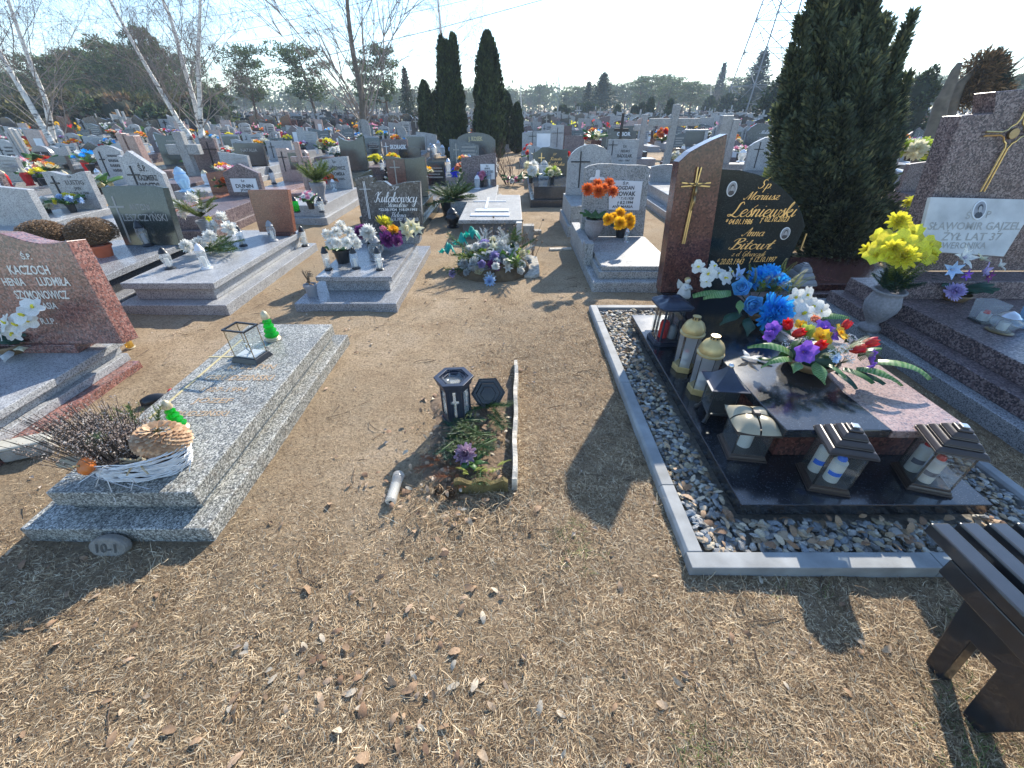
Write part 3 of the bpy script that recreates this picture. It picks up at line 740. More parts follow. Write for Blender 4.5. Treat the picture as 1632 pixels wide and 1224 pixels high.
def dome_lantern(label, loc, rz=0, h=.39, r=.065):
    g = thing("grave_lantern", label, "lantern", loc, rz)
    hx = lambda rr: [(rr*math.cos(math.pi/6+k*math.pi/3), rr*math.sin(math.pi/6+k*math.pi/3)) for k in range(6)]
    MB().slab(hx(r*1.12), 0, h*.11).build("base", m_goldp, g, bev=.003)
    for k in range(6):
        a, b = hx(r)[k], hx(r)[(k+1)%6]
        u = 1.0
        q = MB().add([(a[0]*1.0,a[1],h*.11),(b[0],b[1],h*.11),(b[0]*1.12,b[1]*1.12,h*.70),(a[0]*1.12,a[1]*1.12,h*.70)], [(0,1,2,3)])
        q.build("glass_pane", gl_frost if k % 2 else gl_clear, g)
        MB().tube([(a[0],a[1],h*.11),(a[0]*1.12,a[1]*1.12,h*.70)], .003, 5).build("corner_post", gl_smoke, g)
    d = MB(); n = 24; P = [(r*1.18,.69),(r*1.2,.715),(r*1.05,.73),(r*1.12,.76),(r*1.05,.82),(r*.82,.89),(r*.5,.93),(r*.42,.94),(r*.42,.955),(r*.36,.955),(r*.36,.99),(r*.4,1.0),(0,1.0)]
    d.lathe([(a, b*h) for a, b in P], n=n)
    for i, v in enumerate(d.v):
        k = i % n; lay = i // n
        if 3 <= lay <= 6: s_ = 1-.05*(k % 3 == 0); d.v[i] = (v[0]*s_, v[1]*s_, v[2])
    d.build("cap", m_goldp, g, auto=True)
    for k in range(8): MB().box(-.004,.004,-.002,.002,-.008,.008).build("vent_slot", m_blackp, g, loc=(r*.385*math.cos(k*.785),r*.385*math.sin(k*.785),h*.972), rot=(0,0,k*.785+1.57))
    candle_insert(g, 0, 0, h*.115, r*.42, h*.26, m_redp)
    return g

# ---------------------------------------------------------------- the ground
def hgt(x, y):
    n1 = noise.noise(Vector((x*.9, y*.9, 0)))*.018
    n2 = noise.noise(Vector((x*4.1, y*4.1, 3)))*.008 + noise.noise(Vector((x*13, y*13, 7)))*.005
    k = 1.0 if abs(x) < 8 and y < 12 else 0.5
    return (n1+n2)*k - .004
def grassy(x, y):              # 0 bare sand .. 1 matted dry grass
    a = 1/(1+math.exp(-(x+.28-(.10*(y-1.5)))*7))              # to the right of the bare track
    b = 1/(1+math.exp((y-1.05)*5))                            # foreground
    c = 1/(1+math.exp((y-3.4)*3))
    v = max(a*c, b)
    v *= .85+.5*noise.noise(Vector((x*1.7, y*1.7, 11)))+.55*noise.noise(Vector((x*6.3, y*6.3, 4)))
    return max(0.0, min(1.0, v))
def axis(lo, hi, step, end):
    a = list(np.arange(lo, hi, step)); s = step; x = hi
    while x < end: a.append(x); s *= 1.16; x += s
    a.append(end); b = []; s = step; x = lo
    while x > -end: x -= s; s *= 1.16; b.append(max(x, -end))
    return b[::-1]+a
gx = axis(-3.2, 3.2, .026, 900); gy = [v for v in axis(0.15, 5.2, .026, 1000) if v > -60]
def make_ground():
    nx, ny = len(gx), len(gy)
    vs = [(x, y, hgt(x, y) if -20 < x < 20 and y < 30 else -.004) for y in gy for x in gx]
    idx = np.arange(nx*ny).reshape(ny, nx)
    fs = np.stack([idx[:-1,:-1], idx[:-1,1:], idx[1:,1:], idx[1:,:-1]], -1).reshape(-1, 4)
    me = bpy.data.meshes.new("ground"); me.from_pydata(vs, [], fs.tolist())
    me.polygons.foreach_set("use_smooth", [True]*len(me.polygons))
    ta = me.attributes.new("turf", 'FLOAT', 'POINT')
    ta.data.foreach_set("value", [grassy(x, y) if -4 < x < 4 and 0 < y < 5 else .15 for y in gy for x in gx])
    m, n, l, bs = newmat("sandy_soil")
    tc = n.new("ShaderNodeTexCoord"); co = tc.outputs["Object"]
    def nz(sc, det=5, ro=.6):
        q = n.new("ShaderNodeTexNoise"); q.inputs["Scale"].default_value = sc; q.inputs["Detail"].default_value = det; q.inputs["Roughness"].default_value = ro
        l.new(co, q.inputs["Vector"]); return q.outputs[0]
    r1 = ramp(n, [(.30,(.40,.29,.185)),(.5,(.53,.405,.27)),(.72,(.63,.50,.36))]); l.new(nz(2.2,8,.62), r1.inputs[0])
    r2 = ramp(n, [(.36,(.25,.22,.20)),(.46,(.85,.83,.8)),(.55,(1.05,1.03,1)),(.68,(1.25,1.22,1.15))]); l.new(nz(55,9,.82), r2.inputs[0])
    mu = n.new("ShaderNodeMixRGB"); mu.blend_type='MULTIPLY'; mu.inputs[0].default_value=1
    l.new(r1.outputs[0], mu.inputs[1]); l.new(r2.outputs[0], mu.inputs[2])
    r3 = ramp(n, [(.5,(0,0,0)),(.66,(1,1,1))]); l.new(nz(.55,6,.65), r3.inputs[0])    # greener, darker turf patches further off
    mg = n.new("ShaderNodeMixRGB"); l.new(mu.outputs[0], mg.inputs[1]); mg.inputs[2].default_value=(.26,.21,.14,1)
    mf = n.new("ShaderNodeMath"); mf.operation='MULTIPLY'; mf.inputs[1].default_value=.55; l.new(r3.outputs[0], mf.inputs[0]); l.new(mf.outputs[0], mg.inputs[0])
    # sparse dark crumbs and bits of bark
    vo = n.new("ShaderNodeTexVoronoi"); vo.inputs["Scale"].default_value=95; l.new(co, vo.inputs["Vector"])
    r4 = ramp(n, [(.10,(1,1,1)),(.2,(0,0,0))]); l.new(vo.outputs["Distance"], r4.inputs[0])
    r5 = ramp(n, [(.5,(0,0,0)),(.6,(1,1,1))]); l.new(nz(9,3), r5.inputs[0])
    mm = n.new("ShaderNodeMath"); mm.operation='MULTIPLY'; l.new(r4.outputs[0], mm.inputs[0]); l.new(r5.outputs[0], mm.inputs[1])
    mk = n.new("ShaderNodeMixRGB"); l.new(mm.outputs[0], mk.inputs[0]); l.new(mg.outputs[0], mk.inputs[1]); mk.inputs[2].default_value=(.075,.05,.032,1)
    at_ = n.new("ShaderNodeAttribute"); at_.attribute_name = "turf"
    am = n.new("ShaderNodeMath"); am.operation='MULTIPLY'; am.inputs[1].default_value=.62; l.new(at_.outputs["Fac"], am.inputs[0])
    mt = n.new("ShaderNodeMixRGB"); mt.blend_type='MULTIPLY'; l.new(am.outputs[0], mt.inputs[0]); l.new(mk.outputs[0], mt.inputs[1]); mt.inputs[2].default_value=(.42,.34,.27,1)
    l.new(mt.outputs[0], bs.inputs["Base Color"]); bs.inputs["Roughness"].default_value=.95; bs.inputs["Specular IOR Level"].default_value=.15
    ad = n.new("ShaderNodeMath"); ad.operation='ADD'; l.new(nz(60,8,.75), ad.inputs[0]); 
    sc_ = n.new("ShaderNodeMath"); sc_.operation='MULTIPLY'; sc_.inputs[1].default_value=.5; l.new(nz(420,4,.7), sc_.inputs[0]); l.new(sc_.outputs[0], ad.inputs[1])
    bump(n, l, bs, ad.outputs[0], 1.0, .03)
    me.materials.append(m)
    o = link("ground", me); tag(o, "sandy cemetery ground with trampled dry grass", None, kind='structure')
    return o
ground = make_ground()
AVOID = [(-2.19,-1.31,1.07,2.95),(.74,2.5,.92,3.62),(-6,-2.83,-1,2.7),(-2.07,-1.08,3.53,5.5),(-3.8,-2.6,3.45,5.6),(.84,1.82,4.0,6),(2.85,6,-1,4)]
def free(x, y, m=0): return all(not (a-m < x < b+m and c-m < y < d+m) for a, b, c, d in AVOID)

def blades(name, N, region, lenr, wid, lift, stops, dens, seed, label, cat, clump=0):
    rg = np.random.default_rng(seed)
    x0,x1,y0,y1 = region
    pts = []
    rr = random.Random(seed)
    while len(pts) < N:
        x = rr.uniform(x0,x1); y = y0+(y1-y0)*rr.random()**1.25
        if not free(x, y): continue
        if rr.random() > dens(x, y): continue
        pts.append((x, y, hgt(x, y)))
        if clump:
            for _ in range(rr.randint(0, clump)):
                xx, yy = x+rr.gauss(0,.012), y+rr.gauss(0,.012); pts.append((xx, yy, hgt(xx, yy)))
    P = np.array(pts); N = len(P)
    az = rg.uniform(0, 2*np.pi, N); L = rg.uniform(lenr[0], lenr[1], N)*rg.uniform(.6,1.1,N); el = np.abs(rg.normal(lift, .35, N)); cv = rg.normal(-.9, .5, N); bend = rg.normal(0, 1.1, N)
    W = wid*rg.uniform(.6,1.4,N)
    S = 3; V = np.zeros((N, (S+1)*2, 3)); pos = P.copy(); pos[:,2] -= .002
    for i in range(S+1):
        t = i/S
        w = W*(1-.8*t*t)
        V[:,2*i,0] = pos[:,0]-np.sin(az)*w/2; V[:,2*i,1] = pos[:,1]+np.cos(az)*w/2; V[:,2*i,2] = pos[:,2]
        V[:,2*i+1,0] = pos[:,0]+np.sin(az)*w/2; V[:,2*i+1,1] = pos[:,1]-np.cos(az)*w/2; V[:,2*i+1,2] = pos[:,2]+w*.3
        pos[:,0] += np.cos(az)*np.cos(el)*L/S; pos[:,1] += np.sin(az)*np.cos(el)*L/S; pos[:,2] = np.maximum(pos[:,2]+np.sin(el)*L/S, P[:,2]+.0015)
        el = el+cv/S; az = az+bend/S
    base = (np.arange(N)*(S+1)*2)[:,None,None]
    q = np.array([[2*i,2*i+1,2*i+3,2*i+2] for i in range(S)])[None]
    F = (base+q).reshape(-1, 4)
    me = np_mesh(name, V.reshape(-1,3), F)
    me.materials.append(multi(name, stops, .75, .15, 9, .3))
    o = link(name, me); tag(o, label, cat, kind='stuff'); return o
def np_mesh(name, V, F):
    me = bpy.data.meshes.new(name)
    k = F.shape[1]
    me.vertices.add(len(V)); me.vertices.foreach_set("co", V.astype(np.float32).ravel())
    me.loops.add(F.size); me.loops.foreach_set("vertex_index", F.astype(np.int32).ravel())
    me.polygons.add(len(F)); me.polygons.foreach_set("loop_start", np.arange(0, F.size, k, dtype=np.int32))
    me.polygons.foreach_set("loop_total", np.full(len(F), k, dtype=np.int32))
    me.update(calc_edges=True); me.validate()
    return me
straw = [(0,(.10,.06,.032)),(.3,(.27,.175,.095)),(.6,(.46,.335,.19)),(.85,(.60,.47,.30)),(1,(.76,.64,.45))]
blades("dry_grass", 230000, (-2.6,2.9,.18,3.8), (.014,.05), .0019, .20, straw, lambda x,y: grassy(x,y)*.9+.012, 5, "matted dry straw coloured grass covering the foreground ground", "grass", 1)
blades("grass_tufts", 1500, (-2.2,2.6,.18,1.4), (.05,.11), .0022, .35, straw, lambda x,y: max(0, noise.noise(Vector((x*3,y*3,5))))**1.5*1.5, 8, "longer dry grass tufts lying across the foreground", "grass", 5)
blades("green_grass", 700, (.2,2.6,.3,1.2), (.03,.07), .002, .6, [(0,(.09,.13,.03)),(1,(.2,.24,.07))], lambda x,y: max(0, noise.noise(Vector((x*2.5,y*2.5,9)))-.15)*2, 9, "sparse fresh green grass blades near the gravel plot kerb", "grass", 5)
blades("plant_debris", 9000, (-4,3,1.0,7), (.01,.035), .0022, .05, [(0,(.06,.04,.025)),(.5,(.15,.10,.06)),(1,(.35,.27,.17))], lambda x,y: .5, 12, "small dark plant crumbs and needles strewn over the sandy ground", "plant debris")

# dry leaves lying about: pieces of the ground
def leaf_mesh(seed):
    r = random.Random(seed); mb = MB(); n, q = 7, 4
    L, W = 1, r.uniform(.45,.7); cu = r.uniform(.4,1.3); cp = r.uniform(-.5,.9); tw = r.uniform(-.8,.8)
    vs = []
    for i in range(n+1):
        t = i/n; wd = W*math.sin(math.pi*(.06+.9*t))**.7*(1+.12*math.sin(i*2.7+seed))
        z = math.sin(t*math.pi)*.16*cu
        for j in range(q+1):
            s_ = 2*j/q-1
            x = s_*wd/2; vs.append((x, (t-.5)*L, z+cp*.35*x*x/W+tw*x*(t-.5)+.015*math.sin(5*j+3*i)))
    fs = [(i*(q+1)+j, i*(q+1)+j+1, (i+1)*(q+1)+j+1, (i+1)*(q+1)+j) for i in range(n) for j in range(q)]
    mb.add(vs, fs)
    return mb
lf_cols = [(.38,.25,.15),(.47,.34,.22),(.24,.14,.08),(.42,.29,.19),(.54,.45,.33),(.30,.19,.11)]
leafmats = [plain("dry_leaf_%s" % nm, c, .75, 0, .3, 9, trans=.15) for nm, c in zip(("tan","pale","brown","beige","bleached","rust"), lf_cols)]
leafmeshes = [leaf_mesh(k).mesh("dry_leaf", leafmats[k % 6], True) for k in range(12)]
def lay_leaf(x, y, s, z=None, par=None, r=rnd):
    o = link("dry_leaf", r.choice(leafmeshes), par or ground, (x, y, (hgt(x,y) if z is None else z)+.008), (r.gauss(0,.35), r.gauss(0,.35), r.uniform(0,6.28)))
    o.scale = (s*r.uniform(.7,1), s, s*r.uniform(.6,1.1)); return o
r = random.Random(31)
cnt = 0
spots = [(-.35,.52,.14,22),(-.05,.40,.2,12),(-.9,.35,.25,16),(.75,.45,.3,8),(-.62,.62,.16,22),(-.30,.80,.25,14),(-1.9,1.0,.2,9),(-.55,1.45,.14,24),(-.45,2.1,.12,18),(-.15,1.25,.2,12),(-.5,.45,.3,18),(1.2,.75,.3,8),(.4,.9,.6,12),(-1.2,.55,.4,14),(-2,.9,.25,6),(-.25,1.75,.1,10)]
for cx, cy, sg, n_ in spots:
    for _ in range(n_):
        x, y = r.gauss(cx, sg), r.gauss(cy, sg*.6)
        if free(x, y) and y > .2: lay_leaf(x, y, r.uniform(.022,.048), r=r); cnt += 1
for _ in range(130):
    x, y = r.uniform(-2.5,2.4), r.uniform(.25,5.5)
    if free(x, y): lay_leaf(x, y, r.uniform(.02,.042), r=r); cnt += 1
mb = MB()
for _ in range(700):            # smaller litter further off
    x, y = r.uniform(-4,4), r.uniform(2.5,9) if r.random() < .6 else r.uniform(.5,4)
    if not free(x, y): continue
    s = r.uniform(.015,.035); a = r.uniform(0,6.28); z = hgt(x,y)+.006
    P = [(-s*.5,0,0),(0,-s*.3,.006),(s*.5,0,.002),(0,s*.3,.01)]
    mb.add([(x+p[0]*math.cos(a)-p[1]*math.sin(a), y+p[0]*math.sin(a)+p[1]*math.cos(a), z+p[2]) for p in P], [(0,1,2),(0,2,3)])
o = mb.build("leaf_litter", multi("leaf_litter", [(0,(.2,.13,.08)),(.5,(.38,.29,.21)),(1,(.52,.44,.36))]), None)
tag(o, "small dry leaf scraps and litter between the graves", "leaf litter", kind='stuff')
mb = MB()
for _ in range(170):            # fallen twigs
    x, y = r.uniform(-3,2), r.uniform(.5,5)
    if not free(x, y, .05): continue
    a = r.uniform(0,6.28); L = r.uniform(.04,.17); b = r.uniform(-.5,.5)
    pts = [(x+math.cos(a+b*t)*L*t, y+math.sin(a+b*t)*L*t, hgt(x,y)+.005+.006*math.sin(3*t)) for t in (0,.35,.7,1)]
    mb.tube(pts, [.0022,.002,.0016,.001], 4)
o = mb.build("fallen_twigs", plain("twig_bark", (.09,.06,.04), .9), None)
tag(o, "thin dark twigs fallen on the sandy ground", "twigs", kind='stuff')

# ---------------------------------------------------------------- left front grave (speckled terrazzo)
def grave_thing(label, x0, x1, y0, L, group=None, cat="grave"):
    return thing("grave", label, cat, ((x0+x1)/2, y0, 0), 0, group)
X0, X1 = -2.16, -1.335
g1 = grave_thing("flat speckled grey two-step grave slab with orange lettering, front left", X0, X1, 1.095, 1.84)
hw = (X1-X0)/2
tier(g1, "plinth", -hw, hw, 0, 1.84, -.03, .08, g_terrazzo, .006)
tier(g1, "slab_support", -hw+.14, hw-.09, .12, 1.74, .08, .125, g_terrazzo, .003)
tier(g1, "slab", -hw+.115, hw-.065, .09, 1.76, .125, .212, g_terrazzo, .006)
ins = MB(); S_ = .212
MB().box(-.222,-.210,.60,1.50,S_,S_+.003).box(-.30,-.2225,1.25,1.262,S_,S_+.003).box(-.2095,-.12,1.25,1.262,S_,S_+.003).build("inlaid_cross", m_text_yellow, g1)
inscription(g1, [("Ś. P.",.0,1.22,.05,.13,0),("K. ŻETYN",.06,1.10,.058,.30,0),("GRUDZIŃSKI",.05,.97,.058,.42,0),("1927-1994",.03,.85,.045,.27,0),("JÓZEF",.03,.74,.045,.22,0),("GRUDZIŃSKI",.02,.62,.045,.33,0)], m_text_orange, S_+.0022, .01, flat=True)
# carved number stone leaning on the plinth
ns = thing("number_stone", "small rounded pale stone with carved number, leaning on the speckled plinth", "stone", G(172, 884, 0))
pl = [(.083*math.cos(a)*(1 if math.cos(a)>0 else 1.02), .030+.052*math.sin(a)) for a in [k*2*math.pi/18 for k in range(18)]]
MB().prism(pl, 0, .04).build("stone_body", plain("carved_stone", (.22,.20,.17), .9, 0, .3, 20, .5, bscale=120), ns, rot=(R(-22),0,0), bev=.012)
inscription(ns, [("10-1", 0, .012, .042, .09, .1)], plain("carved_grey", (.085,.08,.07), .9), -.004).rotation_euler = (R(-22),0,0)

# wicker basket with dry arrangement
bk = G(212, 770, S_); bk.z = S_
bt = thing("flower_basket", "oval white wicker basket of dried heather, small pumpkin and gourd on grave slab", "basket", (-1.70, 1.335, S_), R(6)); bt.scale = (1.25,1.22,1.25)
wk = MB(); rr = random.Random(4)
a_, b_ = .185, .095
for lay in range(15):
    z = .006+lay*.0068; k = .80+.20*(lay/14)
    for q in range(2):
        ph = rr.uniform(0,6.28); pts = []
        for i in range(41):
            t = 2*math.pi*i/40
            wv = .004*math.sin(t*9+ph)+.003*math.sin(t*4+ph*2)
            pts.append(((a_*k+wv)*math.cos(t), (b_*k+wv)*math.sin(t), z+.004*math.sin(t*3+ph)+.010*(math.cos(t)*(lay/14))+q*.003))
        wk.tube(pts, .0027, 4, cap=False)
for k in range(14):
    t = rr.uniform(3.3,6.1); p = Vector((a_*.95*math.cos(t), b_*.95*math.sin(t), rr.uniform(.02,.1)))
    wk.tube([p, p+Vector((rr.uniform(-.06,.06), -.02, rr.uniform(-.05,.03))), p+Vector((rr.uniform(-.1,.1), -.03, rr.uniform(-.08,.02)))], .0016, 3)
wk.build("wicker_weave", plain("white_wicker", (.60,.61,.62), .6, 0, .2, 60), bt)
MB().lathe([(.76,0),(.80,.04),(.92,.09),(.86,.09),(0,.085)], n=30, sx=a_, sy=b_).build("liner", plain("dark_liner", (.05,.04,.035), .9), bt, smooth=True)
hm = MB()
for k in range(520):
    x = rr.gauss(-.10,.07); y = rr.gauss(.01,.04)
    if x > .03: continue
    d = Vector(((x+.02)*5.0, y*6+.25, 1.0+rr.uniform(-.2,.3))).normalized(); L = rr.uniform(.05,.12)+max(0,-x)*.45
    p = Vector((x*.8,y,.085)); hm.tube([p, p+d*L*.5, p+d*L+Vector((rr.uniform(-.01,.01),0,-.015))], .0012, 3, 0, False)
    for j in range(9):
        c = p+d*L*(.45+.06*j); o_ = Vector((rr.uniform(-1,1),rr.uniform(-1,1),rr.uniform(-1,1)))*.007
        hm.add([c, c+o_, c+o_*.6+Vector((0,.004,.003))], [(0,1,2)], 1)
hm.build("dried_heather", [plain("heather_stem", (.10,.07,.05), .9), multi("heather_bells", [(0,(.30,.22,.18)),(.5,(.45,.34,.27)),(1,(.56,.50,.44))])], bt)
for k, (x, y, d, s) in enumerate([(-.02,.07,(-.3,.5,.9),.14),(-.05,.08,(-.8,.4,.7),.15),(.03,.06,(.2,.6,.9),.13)]):
    put('fir', (l_firlit, l_green), bt, (x,y,.08), d, s)
def gourd(par, loc, rad, m, nm, squ=.75, ribs=9, d=(0,0,1)):
    q = MB(); n = ribs*4; P = [(.05,-squ),(.6,-squ*.85),(.95,-squ*.3),(1,.05),(.85,squ*.55),(.45,squ*.85),(.08,squ*.72)]
    q.lathe(P, n=n)
    for i, v in enumerate(q.v):
        k = i % n; s_ = 1-.10*(1-abs(math.sin(math.pi*k/4))); q.v[i] = (v[0]*s_*rad, v[1]*s_*rad, v[2]*rad)
    o = q.build(nm, m, par, loc=loc, smooth=True); o.rotation_euler = Vector(d).to_track_quat('Z','Y').to_euler()
    MB().tube([(0,0,rad*.5),(rad*.1,0,rad*.95),(rad*.35,0,rad*1.2)], [rad*.14,rad*.1,rad*.12], 6).build("stalk", plain("gourd_stalk", (.35,.28,.15), .8), o)
    return o
gourd(bt, (-.10,-.085,.105), .033, plain("orange_pumpkin", (.62,.17,.03), .45, 0, .15, 30), "pumpkin", .7, 9, (-.5,-.7,.7))
gourd(bt, (-.10,.0,.15), .033, plain("green_gourd", (.10,.14,.05), .45, 0, .4, 30), "gourd", .8, 8, (-.2,-.2,.9))
MB().lathe([(0,0),(.028,.003),(.03,.006),(0,.007)], n=14, sx=1.2, sy=.7).build("wood_slice", plain("wood_slice", (.45,.38,.26), .7), bt, loc=(-.155,-.07,.112), rot=(.6,.2,.3))
hg = MB()
for k in range(230):            # hedgehog of corn husk
    t = (k+.5)/230; a = k*2.4; zz = 1-1.15*t; q = math.sqrt(max(0,1-zz*zz))
    c = Vector((.075*q*math.cos(a), .055*q*math.sin(a), .055*zz)); nrm = Vector((c.x/.005625, c.y/.003, c.z/.003)).normalized()
    u = nrm.cross(Vector((0,0,1))).normalized()*.010; up = (nrm*.6+Vector((0,0,-.5))).normalized()*.024
    hg.add([c-u*.5, c+u*.5, c+u+up*.7, c+up, c-u+up*.7], [(0,1,2,3,4)])
hg.build("husk_ornament", multi("corn_husk", [(0,(.38,.22,.12)),(.5,(.52,.33,.19)),(1,(.62,.45,.28))], .7, .2), bt, loc=(.105,.0,.13), rot=(.1,.1,.2))
bw = MB()
for sx in (-1,1):
    bw.tube([(.05,-.07,.10),(.05+sx*.03,-.085,.125),(.05+sx*.05,-.08,.10),(.05,-.07,.10)], .004, 5); bw.tube([(.05,-.07,.10),(.05+sx*.02,-.09,.08),(.05+sx*.035,-.1,.06)], .003, 5)
bw.build("bow", plain("jute", (.40,.32,.2), .9), bt)

green_lantern("green glass lantern with champagne cap beside the wicker basket", G(288,683,S_), .185, .036)
green_lantern("green glass lantern with champagne cap at the far end of the speckled grave", G(436,541,S_), .225, .043)
# open glass box with a heart
gb = thing("glass_box", "empty clear glass box with black rim and wire heart inside on speckled slab", "glass box", G(403,571,S_), R(-12))
MB().frust(0,.035,.20,.155,.17,.125).build("base", m_blackp, gb, bev=.003)
MB().frust(.0355,.042,.14,.10,.14,.10).build("tray", m_plaque, gb)
H_=.225; e=.075; f=.055
for nm,(x0,x1,y0,y1) in zip('abcd', ((-e,e,-f-.002,-f),(-e,e,f,f+.002),(-e-.002,-e,-f,f),(e,e+.002,-f,f))):
    MB().box(x0,x1,y0,y1,.036,H_).build("glass_pane", gl_clear, gb)
for sx in (-1,1):
    for sy in (-1,1): MB().box(sx*e-.002,sx*e+.002,sy*f-.002,sy*f+.002,.036,H_).build("corner_post", m_bronze, gb)
MB().box(-e-.008,e+.008,-f-.008,-f+.002,H_,H_+.010).box(-e-.008,e+.008,f-.002,f+.008,H_,H_+.010).box(-e-.008,-e+.002,-f+.002,f-.002,H_,H_+.010).box(e-.002,e+.008,-f+.002,f-.002,H_,H_+.010).build("rim", m_blackp, gb)
ht = MB(); hp = [(.036*math.sin(t)**3*1.05, 0, .085+.036*(13*math.cos(t)-5*math.cos(2*t)-2*math.cos(3*t)-math.cos(4*t))/16) for t in [2*math.pi*i/28 for i in range(29)]]
ht.tube(hp, .0035, 5, cap=False); ht.tube([(x*.8+.004*math.sin(9*x*60), .004, z) for x,y,z in hp], .002, 4, cap=False); ht.tube([(0,0,.04),(0,0,.05)], .01, 6)
ht.build("wire_heart", m_steel, gb)

# dark plastic thing and planter on the sand beside
q = thing("plastic_scoop", "black plastic scoop with red handle end lying on the sand by speckled slab", "scoop", G(250,640,.0), R(35))
sc = MB(); sec = []
for i in range(7):
    t=i/6; w0=.045*math.sin(math.pi*(.25+.6*t)); sec.append((t,w0))
vs=[];fs=[]
for t,w0 in sec:
    for j in range(7):
        s_=2*j/6-1; vs.append((-.075+.15*t, s_*w0, .012+.05*(1-s_*s_)*math.sin(math.pi*(.2+.7*t))))
for i in range(6):
    for j in range(6): fs.append((i*7+j,(i+1)*7+j,(i+1)*7+j+1,i*7+j+1))
sc.add(vs,fs); o=sc.build("scoop_body", m_blackp, q, smooth=True); so_=o.modifiers.new("solid",'SOLIDIFY'); so_.thickness=.004
MB().tube([(-.05,.03,.012),(.02,.045,.012),(.075,.03,.018)], [.006,.008,.006], 6).build("rim", m_blackp, q)
MB().ball((.095,.0,.045), .018, 12, 8, sx=1.2).build("red_knob", m_redp, q, smooth=True)
MB().ball((.118,.004,.05), .011, 10, 6).build("white_tip", m_whitep, q, smooth=True)
q = thing("planter_trough", "broken pale concrete planter trough on sand left of the wicker basket", "planter", G(55,722,0), R(22))
MB().box(-.11,.11,-.045,.045,0,.075).build("trough_body", m_conc, q, bev=.01)
MB().box(-.12,.12,-.05,.05,.0755,.095).build("rim", plain("pale_rim", (.45,.43,.36), .8), q, bev=.009)

# ---------------------------------------------------------------- headstone lettering from sight lines
def local_on(hs_world, lean, px, py):
    x0, y0, z0 = hs_world; d = ray(px, py); a = R(-lean)
    nrm = Vector((0, -math.cos(a), -math.sin(a))); upv = Vector((0, -math.sin(a), math.cos(a)))
    p0 = Vector(hs_world); e0 = Vector((0,0,EYE))
    t = (p0-e0).dot(nrm)/d.dot(nrm); P = e0+d*t
    return (P.x-x0, (P-p0).dot(upv))
def px_lines(hsw, lean, rows):
    out = []
    for txt, xl, xr, yb, ytop, sh in rows:
        a = local_on(hsw, lean, xl, yb); b = local_on(hsw, lean, xr, yb); c = local_on(hsw, lean, (xl+xr)/2, ytop)
        out.append((txt, (a[0]+b[0])/2, a[1], max(.008, c[1]-a[1]), b[0]-a[0], sh))
    return out
def px_poly(hsw, lean, pts): return [local_on(hsw, lean, *p) for p in pts]

# ---------------------------------------------------------------- the black and red monument in its gravel plot
GX, GY0 = 1.60, .93
g2 = thing("grave", "black and red polished granite monument standing in a kerbed gravel plot", "grave", (GX, GY0, 0))
def T(x): return x-GX
kx0, kx1, ky1 = .735-GX, 2.52-GX, 2.66
kz = .055
# kerb pieces with open joints
def kerb(x0,x1,y0,y1,ax='y'):
    q = MB(); z = kz
    if ax == 'y': q.prism([(x0,-.05),(x1,-.05),(x1,z),(x0+.012,z),(x0,z-.014)], y0, y1)
    else: q.box(x0,x1,y0,y1,-.05,z)
    q.build("kerb_stone", g_kerb, g2, bev=.003)
ys = [0.0, .44, 1.35, 2.30, 2.66]
for a, b in zip(ys[:-1], ys[1:]): kerb(kx0, kx0+.07, a+(.075 if a == 0 else .0015), b-.0015)
for a, b in ((kx0,.16),(.163,kx1)): kerb(a, b, 0, .072, 'x')
for a, b in ((.075,1.0),(1.003,1.9),(1.903,2.66)): kerb(kx1-.06, kx1, a, b)
kerb(kx0+.0715, kx1-.0615, 2.60, 2.66, 'x')
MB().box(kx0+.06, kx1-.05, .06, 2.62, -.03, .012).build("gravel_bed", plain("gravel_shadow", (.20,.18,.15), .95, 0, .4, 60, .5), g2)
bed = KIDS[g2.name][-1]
sx0, sx1, sy0, sy1 = T(1.03), T(2.165), 1.185-GY0, 3.20-GY0
tier(g2, "base_slab", sx0, sx1, sy0, sy1, .062, .13, g_black, .004)
tier(g2, "slab_footing", sx0+.05, sx1-.05, sy0+.05, sy1-.05, .0, .062, m_conc, 0)
px0, px1, py0, py1 = T(1.335), T(2.07), 1.50-GY0, 3.18-GY0
tier(g2, "pedestal", px0, px1, py0, py1, .13, .325, g_red2, .004)
# top slab: black on the left, polished red on the right
MB().slab([(T(1.27),1.415-GY0),(T(1.76),1.415-GY0),(T(1.74),1.72-GY0),(T(1.79),2.2-GY0),(T(1.79),3.19-GY0),(T(1.20),3.19-GY0),(T(1.255),1.6-GY0)], .3255, .372).build("black_top_slab", g_black, g2, bev=.005)
MB().slab([(T(1.764),1.412-GY0),(T(2.14),1.412-GY0),(T(2.14),3.19-GY0),(T(1.794),3.19-GY0),(T(1.794),2.2-GY0),(T(1.744),1.72-GY0)], .3255, .368).build("red_top_slab", g_pink, g2, bev=.005)
HS = (1.33, 3.10, .372); LN = 3.0
pil = px_poly(HS, LN, [(1051,473),(1118,478),(1160,213),(1138,222),(1118,232),(1100,242),(1082,258)])
zb_ = 0.0
pil[0] = (pil[0][0], 0); pil[1] = (pil[1][0], 0)
p1_ = headstone(g2, pil, HS[0]-GX, HS[1]-GY0, HS[2], g_red2, .12, LN, "pillar")
e_, f_ = pil[-1], pil[2]
BS = (1.80, 3.115, .372)  # black stone
bpx = [(1272,440),(1283,362),(1280,345),(1272,328),(1260,312),(1245,298),(1228,287),(1205,277),(1180,271),(1147,269)]
bp = px_poly(BS, LN, bpx)
bp = [(px_poly(BS, LN, [(1118,455)])[0][0]-.02, 0), (bp[1][0]-.06, 0)] + bp[1:]
p2_ = headstone(g2, bp, BS[0]-GX, BS[1]-GY0, BS[2], g_blackhs, .09, LN, "headstone")
